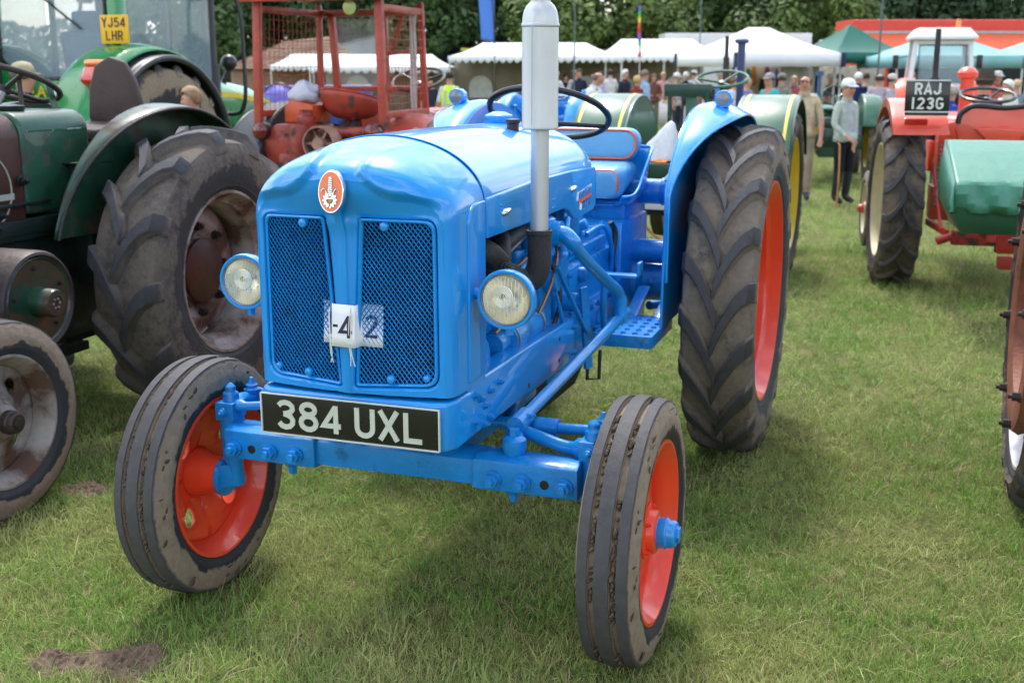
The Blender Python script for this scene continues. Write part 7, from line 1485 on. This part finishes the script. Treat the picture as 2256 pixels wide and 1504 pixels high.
def tuft(seed,n,lmin,lmax,wd,flat,mt,spread):
    r=np.random.default_rng(seed); vs=[];fs=[];sh=[]
    for i in range(n):
        a=r.uniform(0,2*PI); bx,by=r.normal(0,spread,2); l=r.uniform(lmin,lmax); tilt=r.uniform(.15,1.0)*flat; d=Vector((math.cos(a),math.sin(a),0)); sd=Vector((-d.y,d.x,0)); w0=wd*r.uniform(.6,1.2); p=Vector((bx,by,-.01)); o=len(vs); s_=r.uniform(0,1)
        seg=3
        for k in range(seg+1):
            f=k/seg; ang=tilt*(.45+.9*f); w_=w0*(1-f**1.6*.92)
            vs+=[tuple(p-sd*w_/2),tuple(p+sd*w_/2)]; p=p+(d*math.sin(ang)+Vector((0,0,1))*math.cos(ang))*(l/seg)
        for k in range(seg): fs.append((o+2*k,o+2*k+1,o+2*k+3,o+2*k+2)); sh.append(s_)
    me=bpy.data.meshes.new('tuft'); me.from_pydata(vs,[],fs); at_=me.attributes.new('shade','FLOAT','FACE'); at_.data.foreach_set('value',sh); me.materials.append(mt); return bpy.data.objects.new('tuft',me)
def scatter(name,coll,pts,rot,scl,label):
    me=bpy.data.meshes.new(name); me.vertices.add(len(pts)); me.vertices.foreach_set('co',pts.ravel())
    a=me.attributes.new('rot','FLOAT_VECTOR','POINT'); a.data.foreach_set('vector',rot.ravel()); a=me.attributes.new('scl','FLOAT','POINT'); a.data.foreach_set('value',scl)
    o=link(name,me); tag(o,label,'grass',kind='stuff')
    ng=bpy.data.node_groups.new(name,'GeometryNodeTree'); ng.interface.new_socket('Geometry',in_out='INPUT',socket_type='NodeSocketGeometry'); ng.interface.new_socket('Geometry',in_out='OUTPUT',socket_type='NodeSocketGeometry'); N=ng.nodes; L=ng.links
    gi=N.new('NodeGroupInput'); go=N.new('NodeGroupOutput'); ip=N.new('GeometryNodeInstanceOnPoints'); ci=N.new('GeometryNodeCollectionInfo'); ci.inputs['Collection'].default_value=coll; ci.inputs['Separate Children'].default_value=True; ci.inputs['Reset Children'].default_value=True
    ip.inputs['Pick Instance'].default_value=True
    ra=N.new('GeometryNodeInputNamedAttribute'); ra.data_type='FLOAT_VECTOR'; ra.inputs['Name'].default_value='rot'; sa=N.new('GeometryNodeInputNamedAttribute'); sa.data_type='FLOAT'; sa.inputs['Name'].default_value='scl'
    er=N.new('FunctionNodeEulerToRotation'); L.new(ra.outputs['Attribute'],er.inputs[0]); L.new(er.outputs[0],ip.inputs['Rotation']); L.new(sa.outputs['Attribute'],ip.inputs['Scale'])
    L.new(gi.outputs[0],ip.inputs['Points']); L.new(ci.outputs[0],ip.inputs['Instance']); L.new(ip.outputs[0],go.inputs[0]); md=o.modifiers.new('scatter','NODES'); md.node_group=ng; return o
def coll(name,objs):
    c=bpy.data.collections.new(name)
    for o in objs: c.objects.link(o)
    return c
SOIL_SPOTS=[(-.61,-.55,.13,.10),(-.80,-.60,.08,.06),(-1.63,.53,.10,.08)]
CONTACT=[(s*.697,0,.07,.12) for s in(-1,1)]+[(s*.675,2.03,.13,.2) for s in(-1,1)]+[(-2.45+s*.6,1.75,.16,.22) for s in(-1,1)]+[(-1.75,.22,.09,.12)]
def field(dens,n_try,d0,d1,seed,smin,smax,avoid=True,clump=0):
    r=np.random.default_rng(seed); u=r.uniform(0,1,n_try); d=d0*(d1/d0)**(u) if dens=='log' else d0+(d1-d0)*u
    a=r.uniform(-.60,.60,n_try); x=CAM.x+d*np.sin(a-YAW); y=CAM.y+d*np.cos(a-YAW)
    keep=np.ones(n_try,bool)
    if avoid:
        for cx,cy,rx,ry in SOIL_SPOTS+CONTACT: keep&=((x-cx)/rx)**2+((y-cy)/ry)**2>r.uniform(.25,1.3,n_try)
    if clump:
        q=np.sin(x*5.1+1.3*np.sin(y*3.7))*np.sin(y*4.3+1.1*np.sin(x*2.9)); keep&=(q+r.uniform(-1,1,n_try)*.8)>clump-1
    x,y,d=x[keep],y[keep],d[keep]; n=len(x); z=np.array([gz(a_,b_) for a_,b_ in zip(x,y)])+.012*np.sin(3.1*x+1.3*y)*np.sin(2.3*y-.7*x)-.012
    rot=np.stack([r.normal(0,.30,n),r.normal(0,.30,n),r.uniform(0,2*PI,n)],1); sc=r.uniform(smin,smax,n)*np.clip((d/4.5),.9,4.5)**.55
    return np.stack([x,y,z],1),rot,sc
tg=coll('grass_tufts',[tuft(100+i,15,.020,.052,.0032,1.5,GRASS,.019) for i in range(7)]+[tuft(120+i,9,.035,.085,.0032,1.75,GRASS,.018) for i in range(4)])
scatter('meadow_grass',tg,*field('log',64000,1.9,30,1,.75,1.25),'short trampled green grass covering the show field')
scatter('far_grass',tg,*field('log',16000,26,75,2,1.6,2.6,False),'distant grass of the show field')
ts=coll('straw_tufts',[tuft(140+i,3,.05,.15,.0022,1.7,STRAW,.03) for i in range(5)])
scatter('dry_straw',ts,*field('log',9000,1.9,16,3,.6,1.2,True,.55),'dry straw stems lying in the grass')
tc_=coll('dry_blades',[tuft(150+i,9,.02,.045,.0024,1.3,STRAW,.014) for i in range(4)])
scatter('dry_grass',tc_,*field('log',24000,1.9,26,4,.7,1.2,True,.60),'pale dried grass patches')
# bare soil with clods
MUD=mat('bare_mud',(.150,.100,.066),.95,var=.35,vs=25,bump=.8,bs=55)
from mathutils import noise as mnoise
for i,(cx,cy,rx,ry) in enumerate(SOIL_SPOTS):
    b=MB(); n=90; rg=[]
    for j in range(34):
        f=.01+j/33; ring=[]
        for k in range(n):
            a=2*PI*k/n; e=1+.45*mnoise.noise(Vector((math.cos(a)*1.6,math.sin(a)*1.6,i*7.))); x=cx+rx*1.25*f*e*math.cos(a); y=cy+ry*1.25*f*e*math.sin(a)
            q=Vector((x,y,i*3.)); h=.018*mnoise.noise(q*16)+.020*abs(mnoise.noise(q*38))+.010*mnoise.noise(q*90); ring.append((x,y,gz(x,y)-.004+(h+.008)*(1-f**3)-.02*f**4))
        rg.append(ring)
    b.loft(rg,True,(True,False))
    o=b.obj('bare_soil',MUD,None,smooth=50); tag(o,['churned brown soil in the left foreground','small bare patch left of the churned soil','bare patch between old front wheel and blue tractor'][i],'soil',kind='stuff')
